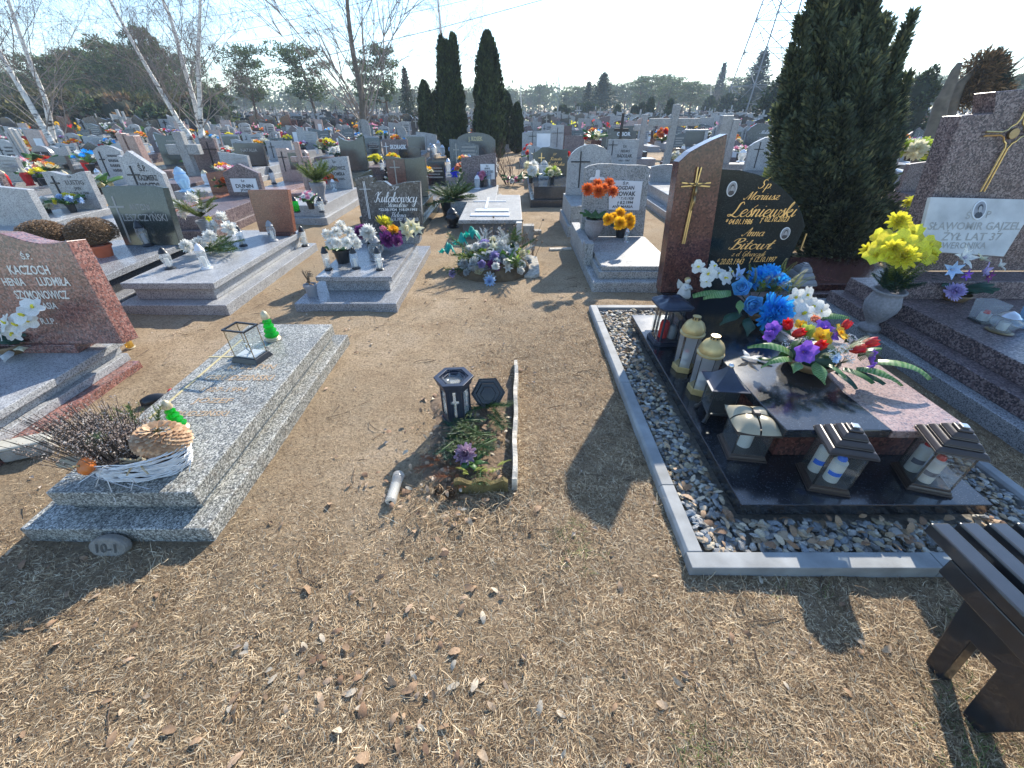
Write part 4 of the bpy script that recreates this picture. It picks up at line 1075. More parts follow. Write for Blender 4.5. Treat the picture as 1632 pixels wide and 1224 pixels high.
rows = [("Ś.p.",1207,1228,300,286,.35),("Mariusz",1184,1241,318,305,.42),("Leśniewski",1158,1268,345,322,.42),("* 04.01.1986",1155,1198,357,349,.35),("† 02.10.2023",1211,1256,353,345,.35),
        ("Anna",1181,1217,376,363,.42),("Bitowt",1160,1232,397,380,.42),("z d. Giburczyk",1165,1218,408,400,.35),("* 20.03.1943",1141,1184,421,412,.35),("† 12.10.1997",1194,1236,417,409,.35)]
inscription(p2_, px_lines(BS, LN, rows), m_text_gold, -.0035, .016)
def photo_plate(par, c, w_, h_, y=-.006):
    el = lambda k, n=22, cx=0, cz=0: [(c[0]+cx+w_/2*k*math.cos(2*math.pi*i/n), c[1]+cz+h_/2*k*math.sin(2*math.pi*i/n)) for i in range(n)]
    o = MB().prism(el(1), y, 0).build("portrait_plate", m_porc, par, bev=.001)
    q = MB(); n = 18
    E = lambda rx, rz, dz, n=18: [(c[0]+w_*rx*math.cos(2*math.pi*i/n), c[1]+h_*dz+h_*rz*math.sin(2*math.pi*i/n)) for i in range(n)]
    q.prism(E(.43,.44,0), y-.0012, y-.0004, 0)
    q.prism([(c[0]+w_*a_, c[1]+h_*b_) for a_, b_ in ((-.30,-.30),(-.12,-.42),(.12,-.42),(.30,-.30),(.24,-.16),(.09,-.10),(-.09,-.10),(-.24,-.16))], y-.002, y-.0013, 1)
    q.prism(E(.19,.19,.11), y-.0028, y-.0021, 1)
    q.prism(E(.135,.165,.04), y-.0036, y-.0029, 2)
    q.build("portrait", [m_photobg, m_photo, m_skin], o)
a = local_on(BS, LN, 1166, 301); photo_plate(p2_, a, .070, .10)
a = local_on(BS, LN, 1251, 372); photo_plate(p2_, a, .070, .09)
# crucifix on the pillar
ct = local_on(HS, LN, 1112, 266); cb = local_on(HS, LN, 1094, 388); cc = local_on(HS, LN, 1105, 294); cl = local_on(HS, LN, 1085, 294); cr = local_on(HS, LN, 1131, 293)
cx_ = (cl[0]+cr[0])/2
cm = MB()
for s_ in (-1,1):
    cm.prism([(cx_+s_*.007-.0045,cb[1]),(cx_+s_*.007+.0045,cb[1]),(cx_+s_*.0055+.0045,cc[1]),(cx_+s_*.012+.004,ct[1]),(cx_+s_*.012-.004,ct[1]),(cx_+s_*.0055-.0045,cc[1])], -.018,-.006)
    for sd_, xe in ((-1,cl[0]),(1,cr[0])):
        cm.prism([(cx_,cc[1]+s_*.005-.004),(cx_,cc[1]+s_*.005+.004),(xe,cc[1]+s_*.012+.004),(xe,cc[1]+s_*.012-.004)][::(-1 if sd_>0 else 1)], -.017,-.007)
crs = cm.build("crucifix", m_gold, p1_, recalc=True)
corpus(MB(), cx_, cc[1]-.005, .17, -.024).build("corpus", m_bronze, p1_, smooth=True)
MB().box(-.004,.004,-.012,-.002,-.06,.06).build("gold_side_strip", m_gold, p2_, loc=(local_on(BS,LN,1268,405)[0]+.02, 0, local_on(BS,LN,1271,385)[1]))

# gravel: nearest stones singly, the rest as one part
def pebble(seed):
    r = random.Random(seed); bm = bmesh.new(); bmesh.ops.create_icosphere(bm, subdivisions=2, radius=.5)
    sx, sy, sz = 1, r.uniform(.55,.9), r.uniform(.28,.48)
    o = Vector((seed*3.1, 0, 0))
    for v in bm.verts:
        k = 1+.62*noise.noise(v.co*2.3+o)+.2*noise.noise(v.co*6+o)
        v.co = Vector((v.co.x*sx*k, v.co.y*sy*k, v.co.z*sz*k))
    vs = [v.co.copy() for v in bm.verts]; fs = [tuple(v.index for v in f.verts) for f in bm.faces]; bm.free()
    return vs, fs
PB = [pebble(k) for k in range(14)]
def stone_mat(nm, c, isl=0):
    return plain(nm, c, .72, 0, .35, 14, .25, island=isl, bscale=120)
pm = [stone_mat("pebble_%s" % n_, c) for n_, c in (("grey",(.31,.30,.28)),("blue_grey",(.23,.25,.265)),("beige",(.45,.385,.28)),("pale",(.48,.45,.39)),("brown",(.36,.27,.18)),("dark",(.20,.20,.195)))]
pmesh = []
for k, (vs, fs) in enumerate(PB):
    for mm_ in (pm[k % 6], pm[(k*5+2) % 6]):
        b = MB(); b.add(vs, fs); pmesh.append(b.mesh("gravel_stone", mm_, False))
r = random.Random(77)
cand = []
tries = 0
while len(cand) < 5000 and tries < 60000:
    tries += 1
    x = r.uniform(kx0+.08, kx1-.07); y = r.uniform(.08, 2.59)
    if sx0-.012 < x < sx1+.012 and sy0-.012 < y < sy1+.012: continue
    cand.append((x, y, r.uniform(.018,.040)*(1.15 if y < .3 else 1)))
cand.sort(key=lambda c: (c[0]+GX)**2*.6+(c[1]+GY0)**2 - c[2]*8)
bx = MB()
for i, (x, y, s) in enumerate(cand):
    z = .014+r.uniform(0, .030)
    rot = (r.gauss(0,.35), r.gauss(0,.35), r.uniform(0,6.28))
    if i < 300:
        o = link("gravel_stone", r.choice(pmesh), bed, (x, y, z+.008), rot); o.scale = (s*1.1, s*1.1, s)
    else:
        vs, fs = PB[i % 14] 
        M = Matrix.Translation((x,y,z)) @ Matrix.Rotation(rot[2],4,'Z') @ Matrix.Rotation(rot[0],4,'X') @ Matrix.Diagonal((s,s,s,1))
        bx.M = M; bx.add(vs, fs, i % 6)
bx.M = None
o = bx.build("gravel", [stone_mat("gravel_"+str(k), tuple(p)) for k, p in enumerate([(.30,.29,.27),(.22,.24,.25),(.40,.33,.22),(.46,.43,.36),(.32,.23,.14),(.16,.16,.15)])], bed); o['kind'] = 'stuff'
for _ in range(150):
    y = r.choice((r.uniform(.09,.26), r.uniform(.1,2.4))); x = r.uniform(kx0+.1, kx1-.1) if y < .25 else r.uniform(kx0+.09, sx0-.03)
    if sx0 < x < sx1 and y > sy0: continue
    lay_leaf(x, y, r.uniform(.025,.055), .055, bed, r)

# lanterns on the base slab
ZB = .1305
def lantern_relief(label, loc, rz=0):
    g = thing("grave_lantern", label, "lantern", loc, rz)
    W = .215
    oct_ = lambda k: [(k*(W/2)*a, k*(W/2)*b) for a, b in ((-.7,-1),(.7,-1),(1,-.7),(1,.7),(.7,1),(-.7,1),(-1,.7),(-1,-.7))]
    MB().slab(oct_(1.0), 0, .022).slab(oct_(.93), .022, .034).build("base", m_navyp, g, bev=.003)
    for (a, b) in ((-.62,-.72),(.62,-.72),(.62,.72),(-.62,.72),(-.78,-.1),(.78,-.1)):
        MB().tube([(a*W/2,b*W/2,.034),(a*W/2*.96,b*W/2*.96,.29)], .009, 8).build("post", m_navyp, g)
    for x0,x1,y0,y1 in ((-.6,.6,-.80,-.785),(-.6,.6,.785,.80),(-.86,-.845,-.6,.6),(.845,.86,-.6,.6)):
        MB().box(x0*W/2,x1*W/2,y0*W/2,y1*W/2,.034,.29).build("glass_pane", gl_clear, g)
    MB().slab(oct_(1.16), .29, .306).build("roof", m_navyp, g, bev=.004)
    q = MB(); n = 16; vs=[]; fs=[]
    for i in range(n+1):
        for j in range(n+1):
            u, v = 2*i/n-1, 2*j/n-1
            k = max(0, 1-max(abs(u),abs(v))**3)
            z = .3065+.045*k*(.75+.5*noise.noise(Vector((u*3,v*3,1)))+.28*noise.noise(Vector((u*8,v*8,4))))
            vs.append((u*W*.54, v*W*.54, z))
    for i in range(n):
        for j in range(n): fs.append((i*(n+1)+j,(i+1)*(n+1)+j,(i+1)*(n+1)+j+1,i*(n+1)+j+1))
    q.add(vs,fs).build("roof_relief", m_navyp, g, smooth=True)
    MB().lathe([(.035,0),(.035,.11),(.03,.13),(0,.13)],-.02,0,.034,14).build("candle", m_redp, g, auto=True)
    MB().lathe([(.03,0),(.034,.07),(.02,.10),(0,.10)],.04,-.02,.034,12).build("candle", m_greypl, g, auto=True)
    return g
lantern_relief("tall dark octagonal lantern with rose relief lid at the far corner of black base slab", (1.165,2.74,ZB), R(4))
dome_lantern("gold domed hexagonal glass lantern with candle, farther of the pair", (1.165,2.33,ZB), R(10))
dome_lantern("gold domed hexagonal glass lantern with candle, nearer of the pair", (1.175,2.07,ZB), R(2))
box_lantern("dark pagoda roofed lantern on curved feet with silver ball finial", (1.165,1.82,ZB), .13, .33, R(-6), m_blackp, 'pagoda', legs=True)
box_lantern("low clear lantern with beige pillow shaped lid and white candle", (1.195,1.545,ZB), .155, .245, R(-8), m_brownp, 'pillow', caps=[(0,0,.036,.034,.13,m_wax,False)])
box_lantern("brown stepped roof lantern holding two white candles with blue caps", (1.48,1.33,ZB), .145, .33, R(-14), m_brownp, 'step', caps=[(-.035,.03,.036,.028,.17,m_bluep),(.015,-.02,.036,.030,.14,m_bluep)])
o = box_lantern("brown stepped roof lantern holding two white candles with red caps", (1.95,1.33,ZB), .145, .33, R(-18), m_brownp, 'step', caps=[(-.04,.03,.036,.028,.17,m_redp),(-.015,-.035,.036,.028,.15,m_redp)])
inscription(o, [("Wspomnienie", .018, .185, .012, .085, .3), ("Twoje", .018, .165, .012, .04, .3), ("w sercu", .0, .10, .012, .06, .3)], m_text_dark, -.0765, .02, "pane_lettering")

# praying angel
ag = thing("angel_figurine", "small pale kneeling angel figurine with golden hair on corner of black slab", "figurine", G(1089,473,.373), R(15))
b = MB(); b.lathe([(.045,0),(.05,.012),(.044,.04),(.034,.075),(.026,.095),(.014,.11),(.0,.112)], n=16, sy=1.15)
b.tube([(-.022,-.01,.09),(-.026,-.04,.075),(-.004,-.052,.095)], [.012,.010,.007], 6); b.tube([(.022,-.01,.09),(.026,-.04,.075),(.004,-.052,.095)], [.012,.010,.007], 6)
b.build("body", m_plaster, ag, smooth=True)
MB().ball((0,-.006,.132), .021, 12, 10).build("head", m_plaster, ag, smooth=True)
MB().ball((0,.001,.139), .023, 10, 8, sz=.9).build("hair", m_goldp, ag, smooth=True)
for s_ in (-1,1): MB().add([(s_*.008,.024,.10),(s_*.05,.045,.135),(s_*.058,.04,.10),(s_*.045,.035,.06),(s_*.012,.028,.06)],[(0,1,2,3,4)]).build("wing", m_plaster, ag)

# white orchids and the large blue bouquet
P = lambda px,py,Y: GY(px,py,Y)
def world_bouquet(label, cat, loc, heads, leaves, base=None, group=None):
    """heads given as world points"""
    L = Vector(loc); g = thing("flower_bouquet", label, cat, L, 0, group)
    if base: base(g)
    for k, mats, p, s, d in heads: put(k, mats, g, Vector(p)-L, d or (Vector(p)-L-Vector((0,.0,.02)))*Vector((1,1,.8)), s)
    for k, mats, p, s, d in leaves: put(k, mats, g, Vector(p)-L, d, s, roll=rnd.uniform(-.35,.35))
    return g
O = (p_white, p_yellow)
hd = [('orchid',O,P(1112,425,2.75),.055,(-.2,-.9,.3)),('orchid',O,P(1128,437,2.70),.07,(0,-1,.4)),('orchid',O,P(1137,425,2.75),.05,(.4,-.6,.9)),('orchid',O,P(1155,443,2.68),.065,(.3,-.8,.6)),('orchid',O,P(1165,434,2.72),.05,(.7,-.4,.8)),
      ('carnation',(p_blue,),P(1212,446,2.66),.10,(0,-.5,.9)),('carnation',(p_blue,),P(1240,452,2.62),.085,(.4,-.3,.8)),('rose',(p_lblue,),P(1182,459,2.58),.078,(-.5,-.7,.5)),('rose',(p_lblue,),P(1198,486,2.50),.085,(-.2,-1,.35)),('mum',(p_blue,),P(1232,495,2.44),.115,(.2,-.9,.4)),
      ('mum',(p_lime,),P(1213,453,2.6),.03,(0,-.6,.8)),('mum',(p_blue,),P(1225,440,2.70),.085,(.1,-.4,.9)),('carnation',(p_blue,),P(1200,452,2.63),.06,(-.3,-.6,.8)),('carnation',(p_blue,),P(1222,508,2.40),.08,(0,-1,.2)),
      ('orchid',O,P(1126,448,2.70),.055,(-.4,-.8,.2)),('orchid',O,P(1145,436,2.72),.055,(.2,-.7,.7)),('lily',(p_bluetip,p_yellow),P(1172,440,2.70),.075,(.5,-.6,.6)),('fern',(l_green,),P(1228,474,2.52),.10,(0,-.3,.9))]
for px,py,Y,s in ((1268,474,2.50,.075),(1285,470,2.52,.07),(1262,497,2.44,.075),(1280,500,2.40,.08),(1296,488,2.46,.07),(1308,495,2.44,.065),(1290,512,2.38,.06),(1272,515,2.38,.06)):
    hd.append(('orchid',(p_white,p_yellow),P(px,py,Y),s,(rnd.uniform(-.4,.7),-.7,rnd.uniform(.2,.9))))
lv = [('leaf',(l_var,),P(1165,463,2.58),.22,(-1,-.3,-.12)),('leaf',(l_var,),P(1160,466,2.60),.25,(-1,-.05,-.05)),('leaf',(l_var,),P(1180,478,2.5),.12,(-.3,-.9,-.5)),('leaf',(l_dgreen,),P(1195,505,2.45),.2,(-.4,-.9,-.25)),('leaf',(l_dgreen,),P(1215,515,2.42),.16,(.0,-1,-.4)),('leaf',(l_dgreen,),P(1180,495,2.5),.2,(-.9,-.5,-.3)),
      ('leaf',(l_green,),P(1245,515,2.4),.12,(.2,-1,-.3)),('leaf',(l_var,),P(1305,500,2.45),.18,(1,-.4,.0))]
for px,py,Y,d in ((1200,455,2.6,(-.4,.2,.9)),(1210,470,2.55,(-.1,-.4,.9)),(1225,462,2.58,(.1,-.4,.9)),(1250,468,2.55,(.6,-.1,.8)),(1262,458,2.55,(.8,.1,.7)),(1235,470,2.52,(.3,-.6,.8)),(1188,452,2.62,(-.3,.2,1)),(1244,445,2.66,(.5,.3,.9))):
    lv.append(('fern',(l_firlit,),P(px,py,Y),.13,d))
def base_blue(g):
    bowl(g, .12, .07, m_bowl)
    MB().ball((0,0,.08), .10, 14, 8, sz=.75).build("foliage_mound", l_dgreen, g, smooth=True)
    for k in range(5): MB().tube([(-.05+.02*k,-.02,.06),(-.16+.03*k,-.01,.14),(-.22+.07*k,0,.20)], .004, 5).build("stem", l_dgreen, g)
hd = [(k, m, p, s*(1.0 if k in ('orchid','fern','lily') else 1.08), d) for k, m, p, s, d in hd]
world_bouquet("large bouquet of bright blue roses, dahlias and white orchids before the black headstone", "bouquet", (1.76,2.60,.373), hd, lv, base_blue)

# colourful bouquet in a brown bowl
PV = (p_purple, p_yellow); ctr = Vector((1.70,1.97,.373))
hd = [('tulip',(p_red,),P(1256,525,2.05),.055,(-.5,-.3,.8)),('tulip',(p_red,),P(1262,535,2.0),.05,(.3,-.6,.7)),('tulip',(p_red,),P(1298,556,1.88),.052,(0,-.6,.8)),('tulip',(p_red,),P(1352,558,1.9),.052,(1,-.3,.35)),('tulip',(p_red,),P(1372,549,1.95),.055,(1,-.1,.35)),('tulip',(p_red,),P(1341,526,2.08),.045,(.5,.2,.7)),
      ('pansy',PV,P(1234,525,2.05),.045,(-.8,-.5,.5)),('pansy',PV,P(1228,535,2.02),.035,(-.9,-.5,.1)),('pansy',PV,P(1280,560,1.84),.062,(-.1,-1,.35)),('pansy',PV,P(1310,526,2.02),.055,(.1,-.5,.9)),('pansy',PV,P(1322,534,1.98),.045,(.4,-.6,.8)),('pansy',PV,P(1383,570,1.85),.055,(.9,-.6,.3)),('pansy',PV,P(1380,585,1.8),.045,(.6,-.9,-.2)),
      ('pansy',(p_gold,p_orange),P(1306,539,1.95),.055,(0,-.7,.8)),('pansy',(p_gold,p_orange),P(1335,532,2.0),.05,(.5,-.5,.8)),('pansy',(p_gold,p_orange),P(1275,521,2.08),.04,(-.1,-.4,.9)),('rose',(p_salmon,),P(1298,511,2.12),.035,(0,-.4,.9)),('pansy',(p_bluetip,p_white),P(1330,570,1.84),.03,(.3,-1,.3)),('pansy',(p_lime,p_yellow),P(1285,530,2.0),.045,(-.2,-.7,.8))]
for px,py,Y in ((1243,547,1.95),(1275,540,1.95),(1318,560,1.85),(1325,553,1.88),(1342,552,1.9),(1345,568,1.86),(1287,515,2.1),(1270,530,2.04),(1350,535,2.0)):
    hd.append(('sprig',(p_white,l_green),P(px,py,Y)-Vector((0,0,.045)),.055,(rnd.uniform(-.4,.5),-.6,.9)))
lv = [('longleaf',(l_var,),P(1265,565,1.88),.30,(-1,-.05,.22)),('longleaf',(l_var,),P(1262,572,1.85),.24,(-1,-.4,.02)),('longleaf',(l_var,),P(1385,575,1.85),.30,(1,-.5,-.12)),('longleaf',(l_var,),P(1365,585,1.80),.22,(1,-.9,-.15)),
      ('leaf',(l_var,),P(1300,577,1.80),.15,(-.1,-1,-.35)),('leaf',(l_var,),P(1322,580,1.80),.11,(.3,-1,-.2)),('leaf',(l_green,),P(1345,585,1.78),.15,(.7,-1,-.15)),('leaf',(l_dgreen,),P(1360,590,1.80),.15,(.8,-.9,-.1)),('leaf',(l_dgreen,),P(1335,590,1.78),.14,(.2,-1,-.2)),
      ('leaf',(l_green,),P(1258,560,1.9),.12,(-.8,-.5,.05)),('leaf',(l_var,),P(1275,575,1.82),.13,(-.8,-.9,-.1)),('leaf',(l_firlit,),P(1250,570,1.88),.09,(-.9,-.3,-.1)),('leaf',(l_var,),P(1370,560,1.9),.1,(.8,-.2,.3))]
for px,py,Y,d in ((1262,560,1.9,(-.4,-.5,.8)),(1340,565,1.88,(.5,-.5,.7)),(1280,548,1.95,(0,-.5,.9)),(1360,572,1.86,(.9,-.4,.4)),(1320,545,1.95,(.2,-.3,.9)),(1300,570,1.84,(-.1,-.9,.4)),(1352,560,1.9,(.8,0,.6))):
    lv.append(('fern',(l_green,),P(px,py,Y),.11,d))
def base_col(g):
    bowl(g, .14, .065, m_bowl)
    MB().ball((0,0,.09), .125, 14, 8, sz=.55).build("foliage_mound", l_dgreen, g, smooth=True)
hd = [(k, m, p, s*1.18, d) for k, m, p, s, d in hd]
world_bouquet("mixed bouquet of red tulips, purple pansies and orange flowers in a brown bowl", "bouquet", ctr, hd, lv, base_col)
# loose faded flower lying on the slab
g = thing("faded_flower", "torn silvery white fabric flower lying on black slab left of the mixed bouquet", "flower", (1.395,2.04,.38))
for k in range(4): put('leaf', (p_white,), g, (0,0,.012+.002*k), (math.cos(k*1.7), math.sin(k*1.7), .15), .075)
put('leaf', (l_green,), g, (.05,0,.01), (.8,-.4,.05), .09)
# second grey stepped lantern beside the black headstone
g = box_lantern("grey stepped roof lantern with open top behind the blue bouquet", (2.235,3.05,.10), .14, .52, 0, plain("grey_lacquer", (.19,.195,.21), .4, .1), 'step')

# ---------------------------------------------------------------- the other graves close by
# left: red granite headstone on a pale slab with red kerb
g = thing("grave", "red granite headstone with white lettering on a pale slab with red kerb, far left", "grave", (-3.4, 2.6, 0))
tier(g, "kerb", -1.0, .62, -2.6, -.02, -.03, .045, g_red, .004)
tier(g, "plinth", -1.0, .545, -2.6, .0, .045, .10, g_light, .004)
tier(g, "slab_side", -1.0, .50, -2.6, .01, .1005, .165, g_light, .003)
tier(g, "slab", -1.0, .55, -2.6, .03, .1655, .212, g_light, .005)
tier(g, "headstone_foot", -1.0, .43, -.20, -.02, .2125, .275, g_red, .004)
tier(g, "corner_block", .30, .50, -1.50, -1.28, .2125, .26, g_red, .004)
W0 = (-3.4, 2.42, .275); A0 = 9
pl = px_poly(W0, A0, [(196,528),(105,384),(85,388),(62,388),(40,384),(20,378),(0,372)])
pl = [(-.75, 0), (pl[0][0]-.035, 0)] + pl[1:] + [(-.75, pl[-1][1]+.05)]
hs = headstone(g, pl, 0, -.18, .275, g_red, .13, A0)
hs_w = (-3.4, 2.42, .275)
inscription(hs, px_lines(hs_w, A0, [("Ś.P.",36,53,413,404,0),("KACZOCH",18,82,437,423,0),("HENIA",8,43,455,443,0),("LUDMIŁA",64,114,455,442,0),("SZYMONOWICZ",28,112,476,463,0),("KASIA",64,94,492,482,0),("R.I.P.",68,92,516,507,0)]), m_text_silver, -.003, .02)
# white lilies in a bowl with a ribbon, and the glass lanterns there
L_ = G(28,560,.212)
hd = [('orchid',(p_white,p_yellow),GY(px,py,2.25),s*1.15,(a,-.7,b)) for px,py,s,a,b in ((52,490,.06,.5,.8),(38,503,.06,.2,.7),(28,518,.065,0,.4),(10,515,.06,-.4,.6),(3,530,.06,-.6,.3),(45,512,.05,.6,.3),(20,530,.06,.1,.0))]
world_bouquet("white lily arrangement with pale ribbon in a dark bowl by red granite headstone", "bouquet", (-2.95,2.25,.212) if False else L_, hd,
   [('leaf',(l_dgreen,),L_+Vector((.02*k,0,.09)),.16,(math.cos(k),-.3+math.sin(k)*.3,.2)) for k in range(6)]+[('leaf',(p_cream,),L_+Vector((.10,-.05,.06)),.17,(.8,-.5,.2)),('leaf',(p_white,),L_+Vector((.05,-.07,.05)),.15,(.5,-.8,-.1))], lambda g: bowl(g,.10,.07,m_bowl))
vase_lantern("tall clear goblet lantern with gold ring before the red granite headstone", G(128,545,.212), .25, .055, m_goldc, gl_vase, 2, m_porc)
vase_lantern("smaller clear lantern with silver cap just behind the goblet lantern", G(142,525,.212)+Vector((0,.03,0)), .19, .04, m_steel, gl_vase, 0, m_whitep)
vase_lantern("little yellow glass lantern behind the red granite headstone corner", G(192,562,.0)+Vector((.02,.08,0)), .12, .03, m_goldc, glass("amber_glass",(.9,.7,.3),.05,.4,(.7,.5,.15)), 3)

def cxl(x0, x1): return (x0+x1)/2, (x1-x0)/2
# L1 dark grey headstone with the brown chrysanthemum pots
c, h = cxl(-4.75,-3.84)
g = thing("grave", "low dark grey polished headstone with tall outlined cross behind the brown potted chrysanthemums", "grave", (c, 2.7, 0))
tier(g, "plinth", -h-.08, h+.10, 0, 2.3, -.03, .10, g_mid); tier(g, "slab_side", -h+.03, h-.05, .08, 2.2, .10, .24, g_dark); tier(g, "slab", -h, h, .05, 2.25, .2405, .30, g_mid)
W1 = (-4.17, 4.72, .30)
pl = px_poly(W1, 8, [(286,388),(259,299),(245,296),(210,295),(180,296),(160,299)]); pl = [(pl[-1][0]+.02,0),(pl[0][0],0)]+pl[1:]
hs = headstone(g, pl, W1[0]-c, W1[1]-2.7, .30, g_green, .09, 8)
inscription(hs, px_lines(W1, 8, [("ANTONI",208,240,335,325,0),("LESZCZYŃSKI",198,268,352,341,0)]), m_text_worn, -.002, .01)
cross_on(hs, -.20, .03, .18, .48, m_text_worn, .02, .004, .78)
def potmum(label, loc, R_, H, m1, potr, group=None):
    g = thing("potted_chrysanthemum", label, "potted plant", loc, 0, group)
    pot(g, potr, .12, m_terra)
    r = random.Random(int(loc[0]*100)); q = MB()
    MB().ball((0,0,.12+H*.5), 1, 20, 12, sx=R_*.86, sy=R_*.86, sz=H*.50).build("foliage_mound", plain("dry_stem_mass", (.10,.065,.035), .95, 0, .4, 60), g, smooth=True)
    for i in range(1100):
        z = 1-1.5*(i+.5)/1100; a = i*2.39996; k = math.sqrt(1-z*z)
        p = Vector((R_*k*math.cos(a), R_*k*math.sin(a), .12+H*.5+H*.56*z))*1.0
        for j in range(3):
            b = r.uniform(0,6.28); s = .013*r.uniform(.6,1.2); u = Vector((math.cos(b),math.sin(b),r.uniform(-.3,.5)))*s
            v_ = Vector((-math.sin(b),math.cos(b),.3))*s*.5; o_ = p+Vector((r.uniform(-.008,.008),r.uniform(-.008,.008),r.uniform(-.01,.012)))
            q.add([o_-u, o_+v_, o_+u, o_-v_+Vector((0,0,.006))], [(0,1,2,3)])
    o = q.build("dry_flower_heads", m1, g); o['kind'] = 'stuff'
    return g
mdry = multi("withered_bloom", [(0,(.14,.085,.045)),(.5,(.25,.16,.09)),(1,(.37,.26,.16))], .9, .15)
potmum("big round withered brown chrysanthemum in an orange pot, right one of the pair", G(168,408,.30), .205, .24, mdry, .10)
potmum("withered brown chrysanthemum in a small orange pot, left one of the pair", G(92,412,.28), .20, .24, mdry, .075)
vase_lantern("clear glass lantern with black cap before low dark grey headstone", G(236,392,.30), .28, .05, m_blackp, gl_vase, 0)

# L2 pale grey two-step grave with dark red headstone
c, h = cxl(-3.68,-2.66)
g = thing("grave", "pale grey two-step granite grave with a small plain dark red headstone", "grave", (c, 3.50, 0))
tier(g, "plinth", -h, h, 0, 2.1, -.03, .09, g_light, .006); tier(g, "slab_side", -h+.11, h-.16, .14, 2.0, .0905, .21, g_light); tier(g, "slab", -h+.06, h-.10, .09, 2.05, .2105, .268, g_light, .005)
tier(g, "headstone_foot", .10, h-.13, 1.74, 1.9, .2685, .31, g_red2)
W2 = (-3.0, 5.28, .31)
pl = px_poly(W2, 5, [(470,376),(458,302),(394,303)]); pl = [(pl[2][0],0),(pl[0][0]+.0,0),pl[1],pl[2]]
headstone(g, pl, W2[0]-c, W2[1]-3.5, .31, g_rustone, .08, 5)
vase_lantern("clear faceted lantern with black cap at the left front of two-step pale grave", G(272,428,.268), .215, .045, m_blackp, gl_vase, 0)
vase_lantern("all white glass vase lantern on the front of two-step pale grave", G(330,428,.268), .25, .048, m_porc, gl_vase, 1, m_porc)
vase_lantern("clear lantern with black cap beside white chrysanthemum wreath", G(388,392,.268), .24, .04, m_blackp, gl_vase, 3)
vase_lantern("clear lantern with grey cap right before the dark red headstone", G(437,384,.268), .24, .045, m_greypl, gl_vase, 0)
vase_lantern("clear lantern with dark cap standing on the step right of dark red headstone", G(487,392,.09)+Vector((0,0,0)), .26, .045, m_blackp, gl_vase, 3)
L_ = G(345,402,.268)
w_ = [('pompon',(p_white,),GY(px,py,Y),s,None) for px,py,Y,s in ((298,392,4.25,.07),(318,388,4.4,.075),(352,348,4.7,.08),(340,362,4.6,.07),(365,364,4.5,.08),(334,376,4.4,.07))]
world_bouquet("wreath of white chrysanthemums and fir twigs on two-step pale grave", "wreath", L_, w_,
   [('fir',(l_fir,l_green),L_+Vector((rnd.uniform(-.1,.25),rnd.uniform(-.1,.1),.03+.02*(k%3))),.28,(math.cos(k*.7),math.sin(k*.7)*.7-.2,.12)) for k in range(12)])
L_ = G(330,372,.268)
world_bouquet("tall arrangement of fresh fir twigs and white flowers behind the wreath", "bouquet", L_,
   [('pompon',(p_white,),L_+Vector(v),s,None) for v,s in (((.0,-.02,.42),.08),((-.16,-.05,.34),.07),((-.18,0,.24),.07),((.1,-.05,.3),.055))],
   [('fir',(l_firlit,l_green),L_+Vector((0,0,.2)),.32,(math.cos(k*.785),math.sin(k*.785)*.6-.1,.5+.2*(k%3))) for k in range(9)]+[('lily',(p_yellow,p_gold),L_+Vector((.16,-.1,.2)),.05,(.6,-.5,.2))] , lambda g: pot(g,.07,.16,m_greypl))

# L3 grey-blue script headstone
c, h = cxl(-2.05,-1.09)
g = thing("grave", "grey two-step grave with dark blue grey headstone lettered in white script", "grave", (c, 3.55, 0))
tier(g, "plinth", -h, h, 0, 1.93, -.03, .085, g_mid, .006); tier(g, "slab_side", -h+.20, h-.13, .32, 1.75, .0855, .205, g_mid); tier(g, "slab", -h+.14, h-.08, .26, 1.8, .2055, .25, g_mid, .005)
tier(g, "headstone_foot", -h+.12, h-.03, 1.42, 1.62, .2505, .34, g_mid)
W3 = (-1.44, 5.02, .34)
pl = px_poly(W3, 3, [(672,363),(669,289),(657,290),(642,291),(628,295),(622,296),(617,292),(612,289),(600,289),(592,292),(591,282),(588,280),(565,284)])
pl = [(pl[-1][0]+.0,0),(pl[0][0],0)]+pl[1:]
hs = headstone(g, pl, W3[0]-c, W3[1]-3.55, .34, g_kula, .085, 3)
inscription(hs, px_lines(W3, 3, [("Ś.P.",623,636,303,297,.2),("Kułakowscy",597,666,322,306,.3),("Stanisław",616,651,330,322,.25),("*22.08.1924  †18.09.1993",604,665,336,332,.1),("Helena",623,648,346,338,.25),("*16.11.1927  †21.01.2013",620,667,352,347,.1)]), m_text_white, -.003, .016)
a = local_on(W3, 3, 583, 349); b = local_on(W3, 3, 579, 289)
for d_ in (-.012, .012): cross_on(hs, b[0]+d_*.6+.003, a[1], .115, b[1]-a[1], m_text_white, .006, .003, .8)
vase_lantern("clear cylinder lantern with black cap, left of the three on grey two-step grave", G(524,430,.25), .235, .037, m_blackp, gl_vase, 3)
vase_lantern("clear cylinder lantern with black cap, middle of the three on grey two-step grave", G(568,428,.25), .22, .037, m_blackp, gl_vase, 3)
vase_lantern("clear cylinder lantern with black cap, nearest headstone lettering on grey two-step grave", G(606,430,.25), .235, .037, m_blackp, gl_vase, 3)
vase_lantern("big bellied clear lantern with dark cap behind the cylinder lanterns", G(602,414,.25), .26, .062, m_greypl, gl_vase, 2)
L_ = G(548,418,.25)
